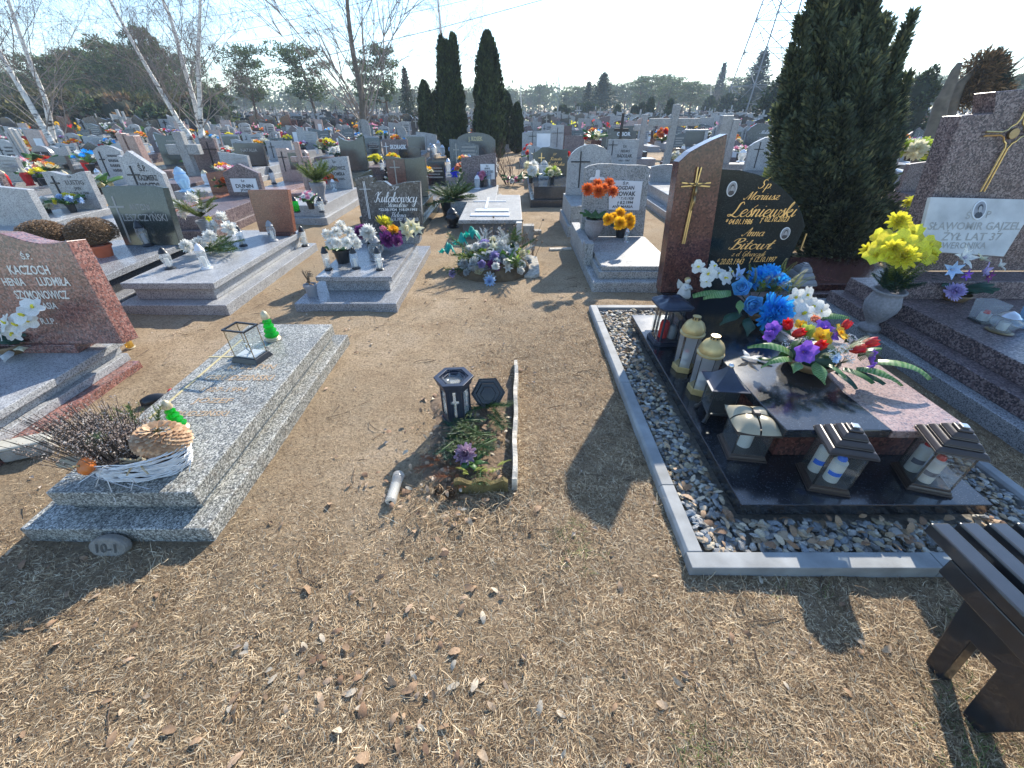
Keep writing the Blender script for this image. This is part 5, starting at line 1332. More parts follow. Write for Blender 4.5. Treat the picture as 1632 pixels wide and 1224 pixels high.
world_bouquet("pot of white globe chrysanthemums on the left of grey two-step grave", "bouquet", L_, [('pompon',(p_white,),GY(px,py,Y),.058,None) for px,py,Y in ((522,374,4.15),(543,360,4.25),(536,370,4.1),(556,370,4.2),(537,387,4.0),(553,387,4.0),(562,380,4.15),(528,388,4.05),(568,388,4.1))],
   greens_w if False else [('leaf',(l_green,),L_+Vector((0,0,.14)),.17,(math.cos(k*.6),math.sin(k*.6),.25)) for k in range(10)], lambda g: pot(g,.085,.14,m_blackp))
L_ = G(600,402,.25)
world_bouquet("purple and yellow chrysanthemum arrangement in front of white script headstone", "bouquet", L_,
   [('mum',(p_dpurple,),GY(577,372,4.5),.10,None),('mum',(p_dpurple,),GY(616,382,4.4),.095,None),('mum',(p_dpurple,),GY(630,376,4.5),.08,None),('mum',(p_yellow,),GY(612,357,4.65),.11,None),('mum',(p_gold,),GY(626,368,4.5),.075,None),('rose',(p_pink,),GY(610,366,4.5),.055,None),('mum',(p_white,),GY(588,372,4.35),.10,(-.2,-.7,.7)),('mum',(p_dpurple,),GY(632,384,4.4),.07,None)],
   [('leaf',(l_dgreen,),L_+Vector((.1,0,.1)),.18,(math.cos(k*.7),math.sin(k*.7),.2)) for k in range(9)], lambda g: pot(g,.09,.1,m_blackp))
L_ = G(645,390,.25)
world_bouquet("cream lilies with long petals at right of the script headstone", "bouquet", L_+Vector((0,.1,0)), [('lily',(p_cream,p_yellow),GY(px,py,4.75),.09,None) for px,py in ((645,365),(655,360),(663,366),(650,372))],
   [('leaf',(l_green,),L_+Vector((0,.1,.1)),.14,(math.cos(k),math.sin(k),.3)) for k in range(6)], lambda g: pot(g,.05,.1,m_blackp))
pt = thing("potted_plant", "withered brown seedling in a grey plastic pot on the step of script headstone grave", "potted plant", G(499,472,.085))
pot(pt, .06, .12, m_greypl)
q = MB(); r = random.Random(3)
for k in range(9):
    d = Vector((r.uniform(-.05,.05), r.uniform(-.04,.04), r.uniform(.09,.16))); q.tube([(0,0,.11),(d.x*.4,d.y*.4,.11+d.z*.5),(d.x,d.y,.11+d.z)], .003, 4)
q.build("stem", mdry, pt)
for k in range(9): put('leaf', (mdry,), pt, (r.uniform(-.03,.03), r.uniform(-.03,.03), r.uniform(.13,.24)), (r.uniform(-1,1), r.uniform(-1,.5), r.uniform(-.8,.5)), .06)

# R1 grey speckled grave with white plaque
c, h = cxl(.84,1.80)
g = thing("grave", "weathered grey granite grave whose rounded headstone carries a small white lettered plaque", "grave", (c, 4.05, 0))
tier(g, "plinth", -h, h, 0, 1.9, -.03, .11, g_lightrough, .02); tier(g, "slab_side", -h+.07, h-.05, .09, 1.8, .1105, .19, g_lightrough)
MB().slab([(-h+.10,.12),(h-.09,.12),(h-.09,1.3),(-h+.10,1.3)], .1905, .235).build("slab", g_lightrough, g, bev=.006)
tier(g, "corner_post", -h-.02, -h+.08, .55, .70, .1105, .35, g_lightrough); tier(g, "side_kerb", -h-.02, -h+.09, .7005, 1.8, .1105, .30, g_lightrough)
WN = (1.26, 5.42, .22)
pl = px_poly(WN, 4, [(1026,372),(1036,268),(1031,264),(1020,263),(1000,263),(975,261),(955,261),(940,264),(933,268)])
pl = [(pl[-1][0]+.01,0),(pl[0][0],0)]+pl[1:]
hs = headstone(g, pl, WN[0]-c, WN[1]-4.05, .22, g_lightrough, .10, 4)
pq = px_poly(WN, 4, [(970,334),(1018,335),(1024,289),(971,287)])
pla = MB().prism(pq, -.012, 0).build("plaque", m_plaque, hs, bev=.002)
inscription(pla, px_lines(WN, 4, [("Ś.P.",992,1002,294,290,0),("BOGDAN",981,1010,302,296,0),("NOWAK",979,1012,312,305,0),("* 7.10.1928",985,1009,318,314,.1),("† 8.2.1994",983,1008,325,320,.1),("AVE MARIA",975,1008,331,327,0)]), m_text_dark, -.0145, .02)
a = local_on(WN, 4, 951, 287); b = local_on(WN, 4, 951, 271)
MB().prism([(a[0]-.09,a[1]),(a[0]+.10,a[1]),(a[0]+.085,a[1]+.03),(a[0]+.03,a[1]+.035),(a[0]+.025,b[1]),(a[0]-.02,b[1]),(a[0]-.025,a[1]+.035),(a[0]-.08,a[1]+.03)], -.012, 0).build("carved_emblem", m_plaque, hs)
vs_ = thing("stone_vase", "round grey stone vase of orange chrysanthemums beside the white plaque", "vase", G(943,388,.19))
MB().lathe([(.07,0),(.075,.03),(.045,.05),(.07,.09),(.105,.16),(.11,.22),(.10,.27),(.115,.29),(.10,.30),(.085,.27)], n=20).build("vase_body", m_concvase, vs_, smooth=True)
for px,py,Y,s in ((937,303,4.95,.085),(952,296,5.05,.08),(954,306,4.85,.085),(970,294,5.05,.08),(976,307,4.95,.075),(962,302,4.9,.07)):
    p = GY(px,py,Y)-vs_.location; put('mum', (p_orange,), vs_, p, p-Vector((0,.15,.25)), s)
for k in range(9): put('leaf', (l_green,), vs_, (0,0,.30), (math.cos(k*.7),math.sin(k*.7)-.2,.35), .20)
L_ = G(988,378,.236)
world_bouquet("golden yellow chrysanthemums in a dark pot on the weathered grey slab", "bouquet", L_, [('mum',(p_gold,),GY(px,py,Y),s,None) for px,py,Y,s in ((970,350,4.75,.075),(988,341,4.9,.075),(1003,350,4.8,.075),(988,356,4.6,.08),(1004,358,4.75,.06),(978,345,4.8,.05))],
   [('leaf',(l_dgreen,),L_+Vector((0,0,.12)),.16,(math.cos(k*.8),math.sin(k*.8),.2)) for k in range(8)], lambda g: pot(g,.07,.13,m_blackp))
vase_lantern("slim clear lantern standing right before the golden chrysanthemums", G(997,386,.236), .17, .028, m_steel, gl_vase, 3)

# R2 tall brown granite monument
g = thing("grave", "tall brown granite monument with large metal cross and slanted marble plaque, right edge", "grave", (3.9, 3.2, 0))
tier(g, "plinth", -1.02, 1.2, -2.7, .45, -.03, .10, g_mid, .006); tier(g, "lower_slab", -.93, 1.15, -2.6, .40, .1005, .20, g_brown, .006); tier(g, "slab", -.80, 1.1, -2.45, .40, .2005, .32, g_brown, .006)
tier(g, "front_block", -.78, .9, -.12, .12, .3205, .47, g_brown, .006)
WS = (3.9, 3.34, .47)
pl = px_poly(WS, 3, [(1448,418),(1533,184),(1583,180),(1587,146),(1640,141),(1700,141)])
pl = [(pl[0][0],0),(.75,0),(.75,pl[-1][1])] + pl[1:][::-1][1:]
hs = headstone(g, pl, 0, WS[1]-3.2, .47, g_brown, .16, 3, bev=.006)
def M_(px,py): return local_on(WS, 3, px, py)
c0 = M_(1612,213); al = M_(1566,213); bt_ = M_(1572,305)
q = MB(); wv = .034
for (dx, dz, L1) in ((-1,0,c0[0]-al[0]),(1,0,c0[0]-al[0]),(0,1,.24),(0,-1,c0[1]-bt_[1])):
    for s_ in (-1,1):
        px_, pz_ = -dz*s_, dx*s_
        pts = [(c0[0]+dx*(.045)+px_*.045, -.018, c0[1]+dz*.045+pz_*.045),(c0[0]+dx*.06+px_*.022,-.018,c0[1]+dz*.06+pz_*.022),(c0[0]+dx*.09+px_*.010,-.018,c0[1]+dz*.09+pz_*.010),(c0[0]+dx*L1+px_*.013,-.018,c0[1]+dz*L1+pz_*.013)]
        q.tube(pts, .006, 5)
q.build("metal_cross", m_gold, hs)
MB().prism([(c0[0]+.035*math.cos(k*math.pi/8), c0[1]+.035*math.sin(k*math.pi/8)) for k in range(16)], -.022, -.004).build("cross_boss", m_bronze, hs, bev=.003)
# slanted plaque
A1, Z1 = 32, .52
WP = (3.9, 3.02, .47)
pq = px_poly(WP, 20, [(1462,400),(1600,409),(1640,345),(1640,318),(1484,314)])
pla = MB().prism(pq, 0, .03).build("plaque", m_plaque2, g, loc=(0, WP[1]-3.2, .47), rot=(R(-20),0,0), bev=.003)
inscription(pla, px_lines(WP, 20, [("Ś",1538,1545,349,338,.1),("P",1570,1578,347,336,.1),("SŁAWOMIR GAJZEL",1478,1625,366,354,.1),("ŻYŁ LAT 37",1500,1595,383,371,.1),("WERONIKA",1500,1570,396,386,.1)]), m_text_worn, -.0015, .012)
a = M_(0,0); a = local_on(WP, 20, 1560, 335); photo_plate(pla, a, .10, .135)
vs_ = thing("stone_vase", "brown granite urn with bright yellow flowers beside the tall brown monument", "vase", G(1384,525,.10))
MB().lathe([(.075,0),(.078,.035),(.05,.05),(.045,.07),(.075,.11),(.112,.18),(.118,.23),(.10,.29),(.088,.31),(.11,.325),(.112,.34),(.09,.34),(.078,.31)], n=24).build("vase_body", m_concvase, vs_, smooth=True)
rr = random.Random(5)
for px,py,Y,s in ((1395,408,2.95,.09),(1410,392,3.0,.10),(1432,388,3.0,.11),(1455,400,3.0,.10),(1475,395,3.05,.10),(1420,408,2.9,.10),(1440,412,2.85,.10),(1430,355,3.15,.09),(1448,375,3.1,.10),(1403,380,3.1,.08),(1468,412,2.95,.08),(1424,398,2.9,.08),(1385,400,3.05,.07),(1478,410,3.0,.07)):
    p = GY(px,py,Y)-vs_.location; put(*((('carnation',(p_yellow,)) if rr.random() < .5 else ('pansy',(p_yellow,p_gold)))), vs_, p, (p.x*1.5-.2, -.6, .6), s)
for k in range(7): put('fern', (l_firlit,), vs_, (0,0,.34), (math.cos(k*.9)*.7,math.sin(k*.9)*.6,.9), .28)
for k in range(40):
    a = rr.uniform(0,6.28); put('fir', (l_dgreen,l_dgreen), vs_, (rr.uniform(-.05,.05),rr.uniform(-.05,.05),.33+rr.uniform(0,.06)), (math.cos(a),math.sin(a),rr.uniform(.2,1.6)), .14)
L_ = G(1518,478,.322)
world_bouquet("lilac and white lilies with violet carnation in a brown bowl before the marble plaque", "bouquet", L_,
   [('lily',(p_white,p_lilac),GY(1530,413,2.75),.085,(.1,-.8,.7)),('lily',(p_bluetip,p_white),GY(1515,430,2.7),.065,(-.3,-.9,.3)),('lily',(p_lilac,p_white),GY(1565,432,2.75),.06,(.4,-.8,.3)),('lily',(p_purple,p_yellow),GY(1537,438,2.65),.04,(0,-1,.2)),('lily',(p_white,p_yellow),GY(1590,424,2.8),.05,(.7,-.4,.6)),('lily',(p_cream,p_yellow),GY(1562,415,2.85),.05,(.2,-.3,1)),('mum',(p_lilac,),GY(1520,465,2.6),.065,(-.1,-.7,.7)),('lily',(p_dpurple,p_yellow),GY(1572,440,2.7),.045,(.3,-1,.1))],
   [('leaf',(l_dgreen,),L_+Vector((.0,0,.08)),.22,(math.cos(k*.55),math.sin(k*.55),.35)) for k in range(12)], lambda g: bowl(g,.10,.06,m_bowl))
o = thing("grave_lantern", "square clear glass tumbler lantern with blue and red print, left of three by the lilies", "lantern", G(1563,512,.322))
MB().frust(.012,.15,.10,.10,.135,.135).build("glass_body", gl_vase, o); MB().frust(0,.012,.11,.11,.10,.10).build("base", m_blackp, o)
MB().lathe([(.032,0),(.032,.05),(0,.05)],0,0,.013,14).build("candle", m_wax, o, auto=True); MB().lathe([(.02,0),(.015,.02),(0,.02)],0,0,.064,10).build("candle_cap", m_redp, o)
vase_lantern("fat crystal cut lantern on bronze foot, middle of three by the lilies", G(1592,528,.322), .15, .065, m_steel, gl_vase, 2, m_bronze)
vase_lantern("pale blue glass lantern at the right edge by the lilies", G(1628,520,.322), .20, .06, gl_lblue, gl_lblue, 1, m_steel)

# low dark red slab and kerbs behind the black headstone
g = thing("grave", "low plain dark red slab grave in the shade of the big juniper", "grave", (3.1, 3.75, 0))
tier(g, "plinth", -.75, 1.0, 0, 1.0, -.03, .10, g_brown); tier(g, "slab", -.68, .92, .08, .95, .1005, .17, g_red2)

# centre: concrete slab grave with white plates
g = thing("grave", "flat grey concrete box grave with two white name plates and inlaid cross", "grave", (-.30, 6.1, 0))
tier(g, "box_wall", -.42, .40, .05, 1.95, -.03, .22, plain("dark_concrete",(.15,.145,.14),.9,0,.3,12,.3)); tier(g, "slab", -.47, .45, 0, 2.05, .2205, .275, g_lightrough, .01)
MB().box(-.32,.26,.22,.40,.2755,.292).build("name_plate", m_plaque, g, bev=.002)
MB().box(-.27,.25,.55,.72,.2755,.292).build("name_plate", m_plaque, g, bev=.002)
MB().box(-.14,-.10,.80,1.75,.2755,.287).box(-.36,-.1405,1.35,1.40,.2755,.287).box(-.0995,.20,1.35,1.40,.2755,.287).build("inlaid_cross", m_plaque, g)
tier(g, "side_kerb", .455, .62, -.02, .12, -.03, .20, m_conc); tier(g, "corner_block", .36, .44, -.10, -.01, .0, .26, m_plaster)

# heaped faded flowers with teal cloth
L_ = Vector((-.22, 4.75, 0))
hd = []
r = random.Random(15)
for k in range(76):
    t = (k+.5)/76; a = k*2.4; q_ = math.sqrt(t)
    x, y = .42*q_*math.cos(a)+r.uniform(-.05,.05), .42*q_*math.sin(a)+r.uniform(-.05,.05); z = .05+.24*(1-t)**.8+r.uniform(-.03,.06)
    kd = r.choice(('carnation','rose','lily','mum','carnation','mum')); m_ = r.choice((p_frost,p_frost,p_white,p_cream,p_frost,p_frost,p_white,p_lime,p_frost,p_lilac))
    hd.append((kd, (m_,p_cream) if kd == 'lily' else (m_,), L_+Vector((x,y,z)), r.uniform(.045,.08), (x*2,y*2-.3,.6)))
hd += [('carnation',(p_dpurple,),L_+Vector((.02,-.30,.15)),.09,(0,-.8,.6)),('rose',(p_red,),L_+Vector((.03,.45,.22)),.06,(0,-.6,.8)),('rose',(p_salmon,),L_+Vector((-.12,.42,.2)),.06,(0,-.6,.8)),('carnation',(p_bluetip,),L_+Vector((-.02,-.50,.05)),.07,(0,-.9,.3)),('carnation',(p_lilac,),L_+Vector((-.45,-.25,.05)),.06,(-.6,-.8,.3))]
lv = [('leaf',(l_green,),L_+Vector((r.uniform(-.3,.3),r.uniform(-.35,.3),.2)),.16,(r.uniform(-1,1),r.uniform(-1,.4),r.uniform(0,.6))) for k in range(34)]
lv += [('fir',(p_frost if k % 2 else l_fir,l_green),L_+Vector((r.uniform(-.3,.35),r.uniform(-.35,.3),r.uniform(.06,.24))),.3,(r.uniform(-1,1),r.uniform(-1,.4),r.uniform(0,.7))) for k in range(30)]
def base_h(g):
    MB().ball((0,0,.0), 1, 20, 10, sx=.44, sy=.42, sz=.22).build("earth_mound", plain("mound_soil",(.12,.085,.05),.95,0,.4,20,.6), g, smooth=True)
world_bouquet("heap of sun-faded grey and white artificial flowers on an earth mound", "flower heap", L_, hd, lv, base_h)
g = thing("teal_cloth", "crumpled bright teal fabric bow at the back of faded flower heap", "cloth", (-.60,4.98,.10)); g.scale = (1.25,1.25,1.25)
q = MB()
for k in range(3):
    cx, cy, cz = (-.02,.06,.14) if k == 0 else ((-.14,-.08,.10) if k == 1 else (.08,.12,.2)); vs=[]; n=8
    for i in range(n+1):
        for j in range(n+1):
            u,v = 2*i/n-1, 2*j/n-1
            vs.append((cx+u*.09*(1-.3*abs(v)), cy+v*.07, cz+.05*noise.noise(Vector((u*2+k*5,v*2,k)))-.05*u*u+.03*math.sin(4*u+2*v)))
    q.add(vs, [(i*(n+1)+j,(i+1)*(n+1)+j,(i+1)*(n+1)+j+1,i*(n+1)+j+1) for i in range(n) for j in range(n)])
q.tube([(0,0,-.03),(0,0,.1)], .01, 5)
q.build("cloth_folds", p_teal, g, smooth=True)
g = thing("stone_board", "old crumbling concrete slab fragment lying right of faded flower heap", "slab fragment", G(842,428,0))
r2_ = random.Random(2); q = MB()
q.slab([(-.13,-.25),(-.02,-.33),(.09,-.28),(.13,-.02),(.15,.22),(.05,.34),(-.03,.32),(-.06,.05)], 0, .045)
q.build("slab_body", m_board, g, rot=(.06,-.14,.12), bev=.008)
o = tag(MB().box(-.05,.05,-.22,.22,0,.02).build("pale_board", plain("pale_painted_wood",(.5,.55,.5),.7,0,.2), None, loc=G(828,418,0)+Vector((-.02,0,.07)), rot=(0,-.3,.35)), "narrow pale greenish plank leaning across the crumbling slab fragment", "plank")
q = MB(); r = random.Random(9)
for k in range(60):
    x, y = r.uniform(-.35,.4), r.uniform(.2,.5); H = r.uniform(.15,.45); b = r.uniform(-.15,.15)
    q.tube([(x,y,0),(x+b*.4,y,H*.5),(x+b,y+r.uniform(-.05,.05),H)], [.004,.003,.0015], 4)
    if r.random() < .4: q.ball((x+b,y,H), .014, 6, 4)
g = thing("dry_plant", "dry upright stalks with seed heads behind the faded flower heap", "plant", (-.05,5.0,0)); q.build("stalk", plain("dry_stalk",(.20,.15,.10),.9), g)
# white slab piece and brick
tag(MB().prism([(-.06,0),(.07,0),(.05,.10),(0,.12),(-.05,.06)], -.04, .05).build("stone_chip", m_plaster, None, loc=G(822,375,0)), "small white plaster chunk by the right corner of concrete box grave", "stone")
tag(MB().box(-.13,.13,-.05,.05,0,.05).build("brick", m_conc, None, loc=G(849,372,0), rot=(0,0,.1), bev=.006), "single pale brick lying on the path right of concrete box grave", "brick")
tag(MB().box(-.15,.15,-.04,.04,0,.03).build("paving_piece", m_board, None, loc=G(893,399,0), rot=(0,0,.1), bev=.006), "narrow pale concrete strip left of weathered grey granite grave", "paving piece")

# ---------------------------------------------------------------- the sunken old plot in the middle
g = thing("old_plot", "sunken old grave plot edged by weathered boards, covered in leaves and fir twigs", "grave plot", (-.25,1.8,0))
def board(pts, th, m, nm):      # pts: bottom line points, heights
    q = MB(); n = len(pts); r = random.Random(n)
    vs = []
    for (x,y,h_) in pts: vs += [(x-th/2,y,-.03),(x+th/2,y,-.03),(x+th/2-.003,y,h_),(x-th/2+.003,y,h_)]
    fs = [(0,1,2,3),((n-1)*4+3,(n-1)*4+2,(n-1)*4+1,(n-1)*4)]
    for i in range(n-1):
        for k in range(4): fs.append((i*4+k,i*4+(k+1)%4,(i+1)*4+(k+1)%4,(i+1)*4+k))
    return q.add(vs, fs).build(nm, m, g, recalc=True)
board([(.262+.004*math.sin(k*1.1)+(.02*(k/16)), -.42+k*1.22/16, .085+.010*math.sin(k*.9)+.007*math.sin(k*2.3)-(.05 if k > 14 else 0)) for k in range(17)], .03, m_board, "side_board")
b = board([(-.04+.012*math.sin(k), 0, 0) for k in range(2)], .02, m_moss, "x") ; COL.objects.unlink(b); KIDS[g.name].remove(b); bpy.data.objects.remove(b)
q = MB(); vs = []; n = 12
for i in range(n+1):
    x = -.04+.27*i/n; h_ = .075+.014*math.sin(i*1.3)+.008*math.sin(i*3.1)
    vs += [(x,-.44-.01*math.sin(i*.5),-.03),(x,-.41-.01*math.sin(i*.5),-.03),(x,-.41,h_),(x,-.435,h_)]
fs = [(3,2,1,0),(n*4,n*4+1,n*4+2,n*4+3)]
for i in range(n):
    for k in range(4): fs.append((i*4+k,(i+1)*4+k,(i+1)*4+(k+1)%4,i*4+(k+1)%4))
q.add(vs, fs).build("end_board", m_moss, g, recalc=True)
q = MB(); n = 26; vs = []
for i in range(n+1):
    for j in range(n+1):
        x = -.40+.65*i/n; y = -.42+1.2*j/n; nz_ = .16*noise.noise(Vector((x*5,y*5,8))); e_ = max(-.4, min(1, 5*min(i/n-.12+nz_, 1-i/n+.3, j/n+.1, 1-j/n-.10+nz_)))
        vs.append((x, y, -.016+e_*(.030+.03*noise.noise(Vector((x*7,y*7,2)))+.012*noise.noise(Vector((x*22,y*22,5))))))
q.add(vs, [(i*(n+1)+j,(i+1)*(n+1)+j,(i+1)*(n+1)+j+1,i*(n+1)+j+1) for i in range(n) for j in range(n)]).build("leaf_mould", plain("dark_humus",(.16,.11,.07),.95,0,.5,40,.8), g, smooth=True)
mould = KIDS[g.name][-1]
r = random.Random(21)
for k in range(190):
    x, y = r.gauss(-.05,.17), r.gauss(-.12,.30)
    if x > .23: continue
    lay_leaf(x, y, r.uniform(.022,.045), .03+r.uniform(0,.02), g, r)
for k in range(28):
    x, y = r.gauss(.03,.09), r.gauss(.0,.17)
    put('fir', (l_dgreen if r.random()<.4 else l_fir, l_green), g, (x,y,.05+r.uniform(0,.03)), (r.uniform(-1,.6), r.uniform(-1,.5), .1), r.uniform(.13,.22))
rust = multi("rusty_thuja_twig", [(0,(.20,.07,.03)),(1,(.42,.17,.07))], .8)
for k in range(6): put('fir', (rust, rust), g, (r.uniform(-.18,.05),r.uniform(-.38,-.18),.05), (r.uniform(-1,.3), r.uniform(-.5,.5), .05), r.uniform(.08,.13))
mossm = plain("yellow_moss", (.17,.20,.03), .9, 0, .4, 30)
for k in range(5): put('fern', (mossm,), g, (.02+.04*k,-.30+r.uniform(-.04,.04),.03), (r.uniform(-.6,.6),-.5,.5), .09)
o = blades("plot_edge_grass", 500, (-.5,.1,1.15,1.42), (.06,.14), .0024, .5, straw, lambda x,y: 1, 44, "long pale dry grass stems at the near end of the sunken plot", "grass", 2)
L_ = G(743,735,.04)
world_bouquet("white-edged purple carnation lying in the sunken plot", "flower", L_, [('carnation',(p_purwhite,),L_+Vector((0,0,.05)),.068,(-.05,-.55,.8))], [('leaf',(l_green,),L_+Vector((.03,-.02,.02)),.10,(math.cos(a),math.sin(a),.2)) for a in (-.3,-1.2,-2.2,.6,3.0)]+[('leaf',(l_dgreen,),L_,.09,(1,.3,.1))])
# withered dark flower on the grass
L_ = G(720,793,.0)
world_bouquet("withered grey-brown rose lying on dry grass below the mossy board", "flower", L_, [('rose',(mdry,),L_+Vector((0,0,.03)),.05,(0,-.6,.8)),('rose',(mdry,),L_+Vector((-.06,.03,.02)),.04,(-.5,-.4,.6))], [('leaf',(mdry,),L_+Vector((.03,0,.01)),.08,(1,-.1,.1)),('leaf',(mdry,),L_,.07,(-1,-.5,.1))])
# hexagonal lantern without lid, and the lid
def hexpts(rr, a0=math.pi/6*0): return [(rr*math.cos(a0+k*math.pi/3), rr*math.sin(a0+k*math.pi/3)) for k in range(6)]
hl = thing("grave_lantern", "open hexagonal dark lantern with cross shaped windows in the sunken plot", "lantern", (-.335,1.93,.02), R(4))
def ring(mb, r0, r1, z0, z1, n=6, a0=0):
    vs = []
    for k in range(n):
        a = a0+2*math.pi*k/n; c_, s_ = math.cos(a), math.sin(a)
        vs += [(r0*c_,r0*s_,z0),(r1*c_,r1*s_,z0),(r1*c_,r1*s_,z1),(r0*c_,r0*s_,z1)]
    fs = []
    for k in range(n):
        a, b = k*4, ((k+1)%n)*4
        fs += [(a+i,b+i,b+(i+1)%4,a+(i+1)%4) for i in range(4)]
    return mb.add(vs, fs)
A0_ = 0
MB().slab(hexpts(.098), 0, .03).slab(hexpts(.09), .0305, .045).build("base", m_navyp, hl, bev=.003)
q = MB(); ring(q, .062, .108, .285, .30); ring(q, .062, .100, .262, .2848); ring(q,.085,.115,.3005,.312); q.build("rim", m_navyp, hl, recalc=True, bev=.002)
q = MB()
for k in range(42): a = 2*math.pi*k/42; q.M = Matrix.Rotation(a,4,'Z'); q.box(.068,.080,-.0022,.0022,.3003,.308)
q.M = None; q.build("rim_beading", m_navyp, hl)
MB().lathe([(.055,.285),(.060,.30),(.063,.30),(.058,.285)], n=28).build("glass_collar", gl_vase, hl, smooth=True)
for k in range(6):
    a = (k+.5)*math.pi/3; ap = .082*math.cos(math.pi/6)
    fr = link("window_panel", None, hl, (0,0,0), (0,0,a-math.pi/2)); fr.empty_display_size = .01
    bpy.data.objects.remove(fr); KIDS[hl.name].pop()
    M = Matrix.Rotation(a-math.pi/2, 4, 'Z')
    hw_ = .041; z0, z1 = .0455, .2615
    q = MB(); q.M = M
    if k % 2 == 0:       # cross window cut in solid panel
        for x0,x1,a0_,a1_ in ((-hw_,-.024,z0,z1),(.024,hw_,z0,z1),(-.0238,.0238,z0,z0+.02),(-.0238,.0238,z1-.012,z1),(-.0238,-.008,z0+.0202,.165),(.008,.0238,z0+.0202,.165),(-.0238,-.008,.188,z1-.0122),(.008,.0238,.188,z1-.0122)):
            q.box(x0,x1,ap,ap+.006,a0_,a1_)
    else:
        for x0,x1,a0_,a1_ in ((-hw_,-.030,z0,z1),(.030,hw_,z0,z1),(-.0298,.0298,z0,z0+.02),(-.0298,.0298,z1-.02,z1)): q.box(x0,x1,ap,ap+.006,a0_,a1_)
    q.build("window_frame", m_navyp, hl, bev=.001)
    q = MB(); q.M = M; q.box(-.030,.030,ap-.003,ap-.001,z0+.01,z1-.01); q.build("glass_pane", gl_vase, hl)
lid = thing("lantern_lid", "hexagonal dark lantern lid resting on its side against the weathered board", "lantern lid", (-.15,2.06,.02), 0)
q = MB(); a = []
for rr, z in ((.108,0),(.104,.012),(.085,.022),(.075,.045),(.05,.06),(.03,.085),(0,.09)): a.append((rr, z))
q.lathe(a+[], n=6, rot=0); q2 = MB(); q2.lathe([(.100,-.001),(.078,.018),(.066,.038),(.043,.052),(.02,.06),(0,.06)], n=6)
M_l = (R(62), 0, 0)
o = q.build("lid_shell", m_blackp, lid, loc=(0,0,.10), rot=(R(-118),R(0),R(4)))
o.data.flip_normals() if False else None
MB().lathe([(.100,-.0012),(.095,.012),(.078,.012),(.072,.03),(.05,.03),(.046,.045),(.014,.046)], n=6).build("lid_inside", m_blackp, lid, loc=(0,0,.10), rot=(R(62),0,R(4)))
MB().lathe([(.012,0),(.014,.004),(.009,.008),(0,.008)], n=10).build("screw", m_steel, lid, loc=(-.01,-.035,.10), rot=(R(62),0,0))
for o in list(KIDS[lid.name]):
    if o.name.startswith("lid_shell"): o.rotation_euler = (R(62),0,R(4)); o.location = (0,.0,.10); o.scale = (1,1,-1); o.location = (0,.0,.10)
# used candle insert lying on the ground
cd = thing("candle_insert", "clear plastic candle tube lying on dry leaves left of the sunken plot", "candle", G(624,806,0)+Vector((0,0,.029)), R(0))
MB().lathe([(.026,0),(.027,.004),(.0265,.012),(.0255,.014),(.0255,.135),(.027,.137),(.027,.150),(.029,.151),(.029,.175),(.024,.182),(0,.182)], n=22).build("tube", glass("milky_plastic",(.85,.85,.82),.15,.55,(.72,.70,.66)), cd, rot=(R(-90),0,0), auto=True)
MB().lathe([(0,-.001),(.008,-.001),(.008,-.004),(0,-.004)], n=12).build("end_hole", m_text_dark, cd, rot=(R(-90),0,0))
MB().lathe([(.020,.012),(.020,.11),(0,.11)], n=14).build("wax", m_wax, cd, rot=(R(-90),0,0), auto=True)

# ---------------------------------------------------------------- the bench
bn = thing("bench", "black slatted bench with inverted V leg panels in the bottom right corner", "bench", (1.62,.35,0))
m_bench = plain("black_bench_paint", (.016,.018,.022), .30, 0, .3, 20, .05, coat=.6, bscale=400)
for k in range(5):
    x = 1.408+.097*k-1.62
    MB().box(x, x+.062, -.65, .505+.002*(k%2), .405, .45).build("slat", m_bench, bn, bev=.006)
MB().box(-.212, -.165, -.64, .40, .335, .4045).build("side_rail", m_bench, bn, bev=.004)
MB().box(.18, .225, -.64, .40, .335, .4045).build("side_rail", m_bench, bn, bev=.004)
for sx_, nm in ((-.163,"leg_panel"),(.135,"leg_panel")):
    for y_ in (0, -.62):
        pl = [(.215,-.02),(.265,-.02),(.352,.36),(-.02,.36),(.02,.16),(.075,-.02),(.125,-.02),(.17,.205),(.247,.205)]
        pl = [(.075,-.02),(.125,-.02),(.165,.206),(.245,.200),(.213,-.02),(.268,-.02),(.350,.40),(-.03,.40)]
        q = MB(); n = len(pl)
        vs = [(sx_, y+y_, z) for y, z in pl]+[(sx_+.045, y+y_, z) for y, z in pl]
        fs = [tuple(range(n-1,-1,-1)), tuple(range(n,2*n))]+[(i,(i+1)%n,(i+1)%n+n,i+n) for i in range(n)]
        q.add(vs, fs).build(nm, m_bench, bn, recalc=True, bev=.004)
for y_ in (.06, -.5): MB().box(-.118, .134, y_+.10, y_+.14, .30, .38).build("cross_rail", m_bench, bn)

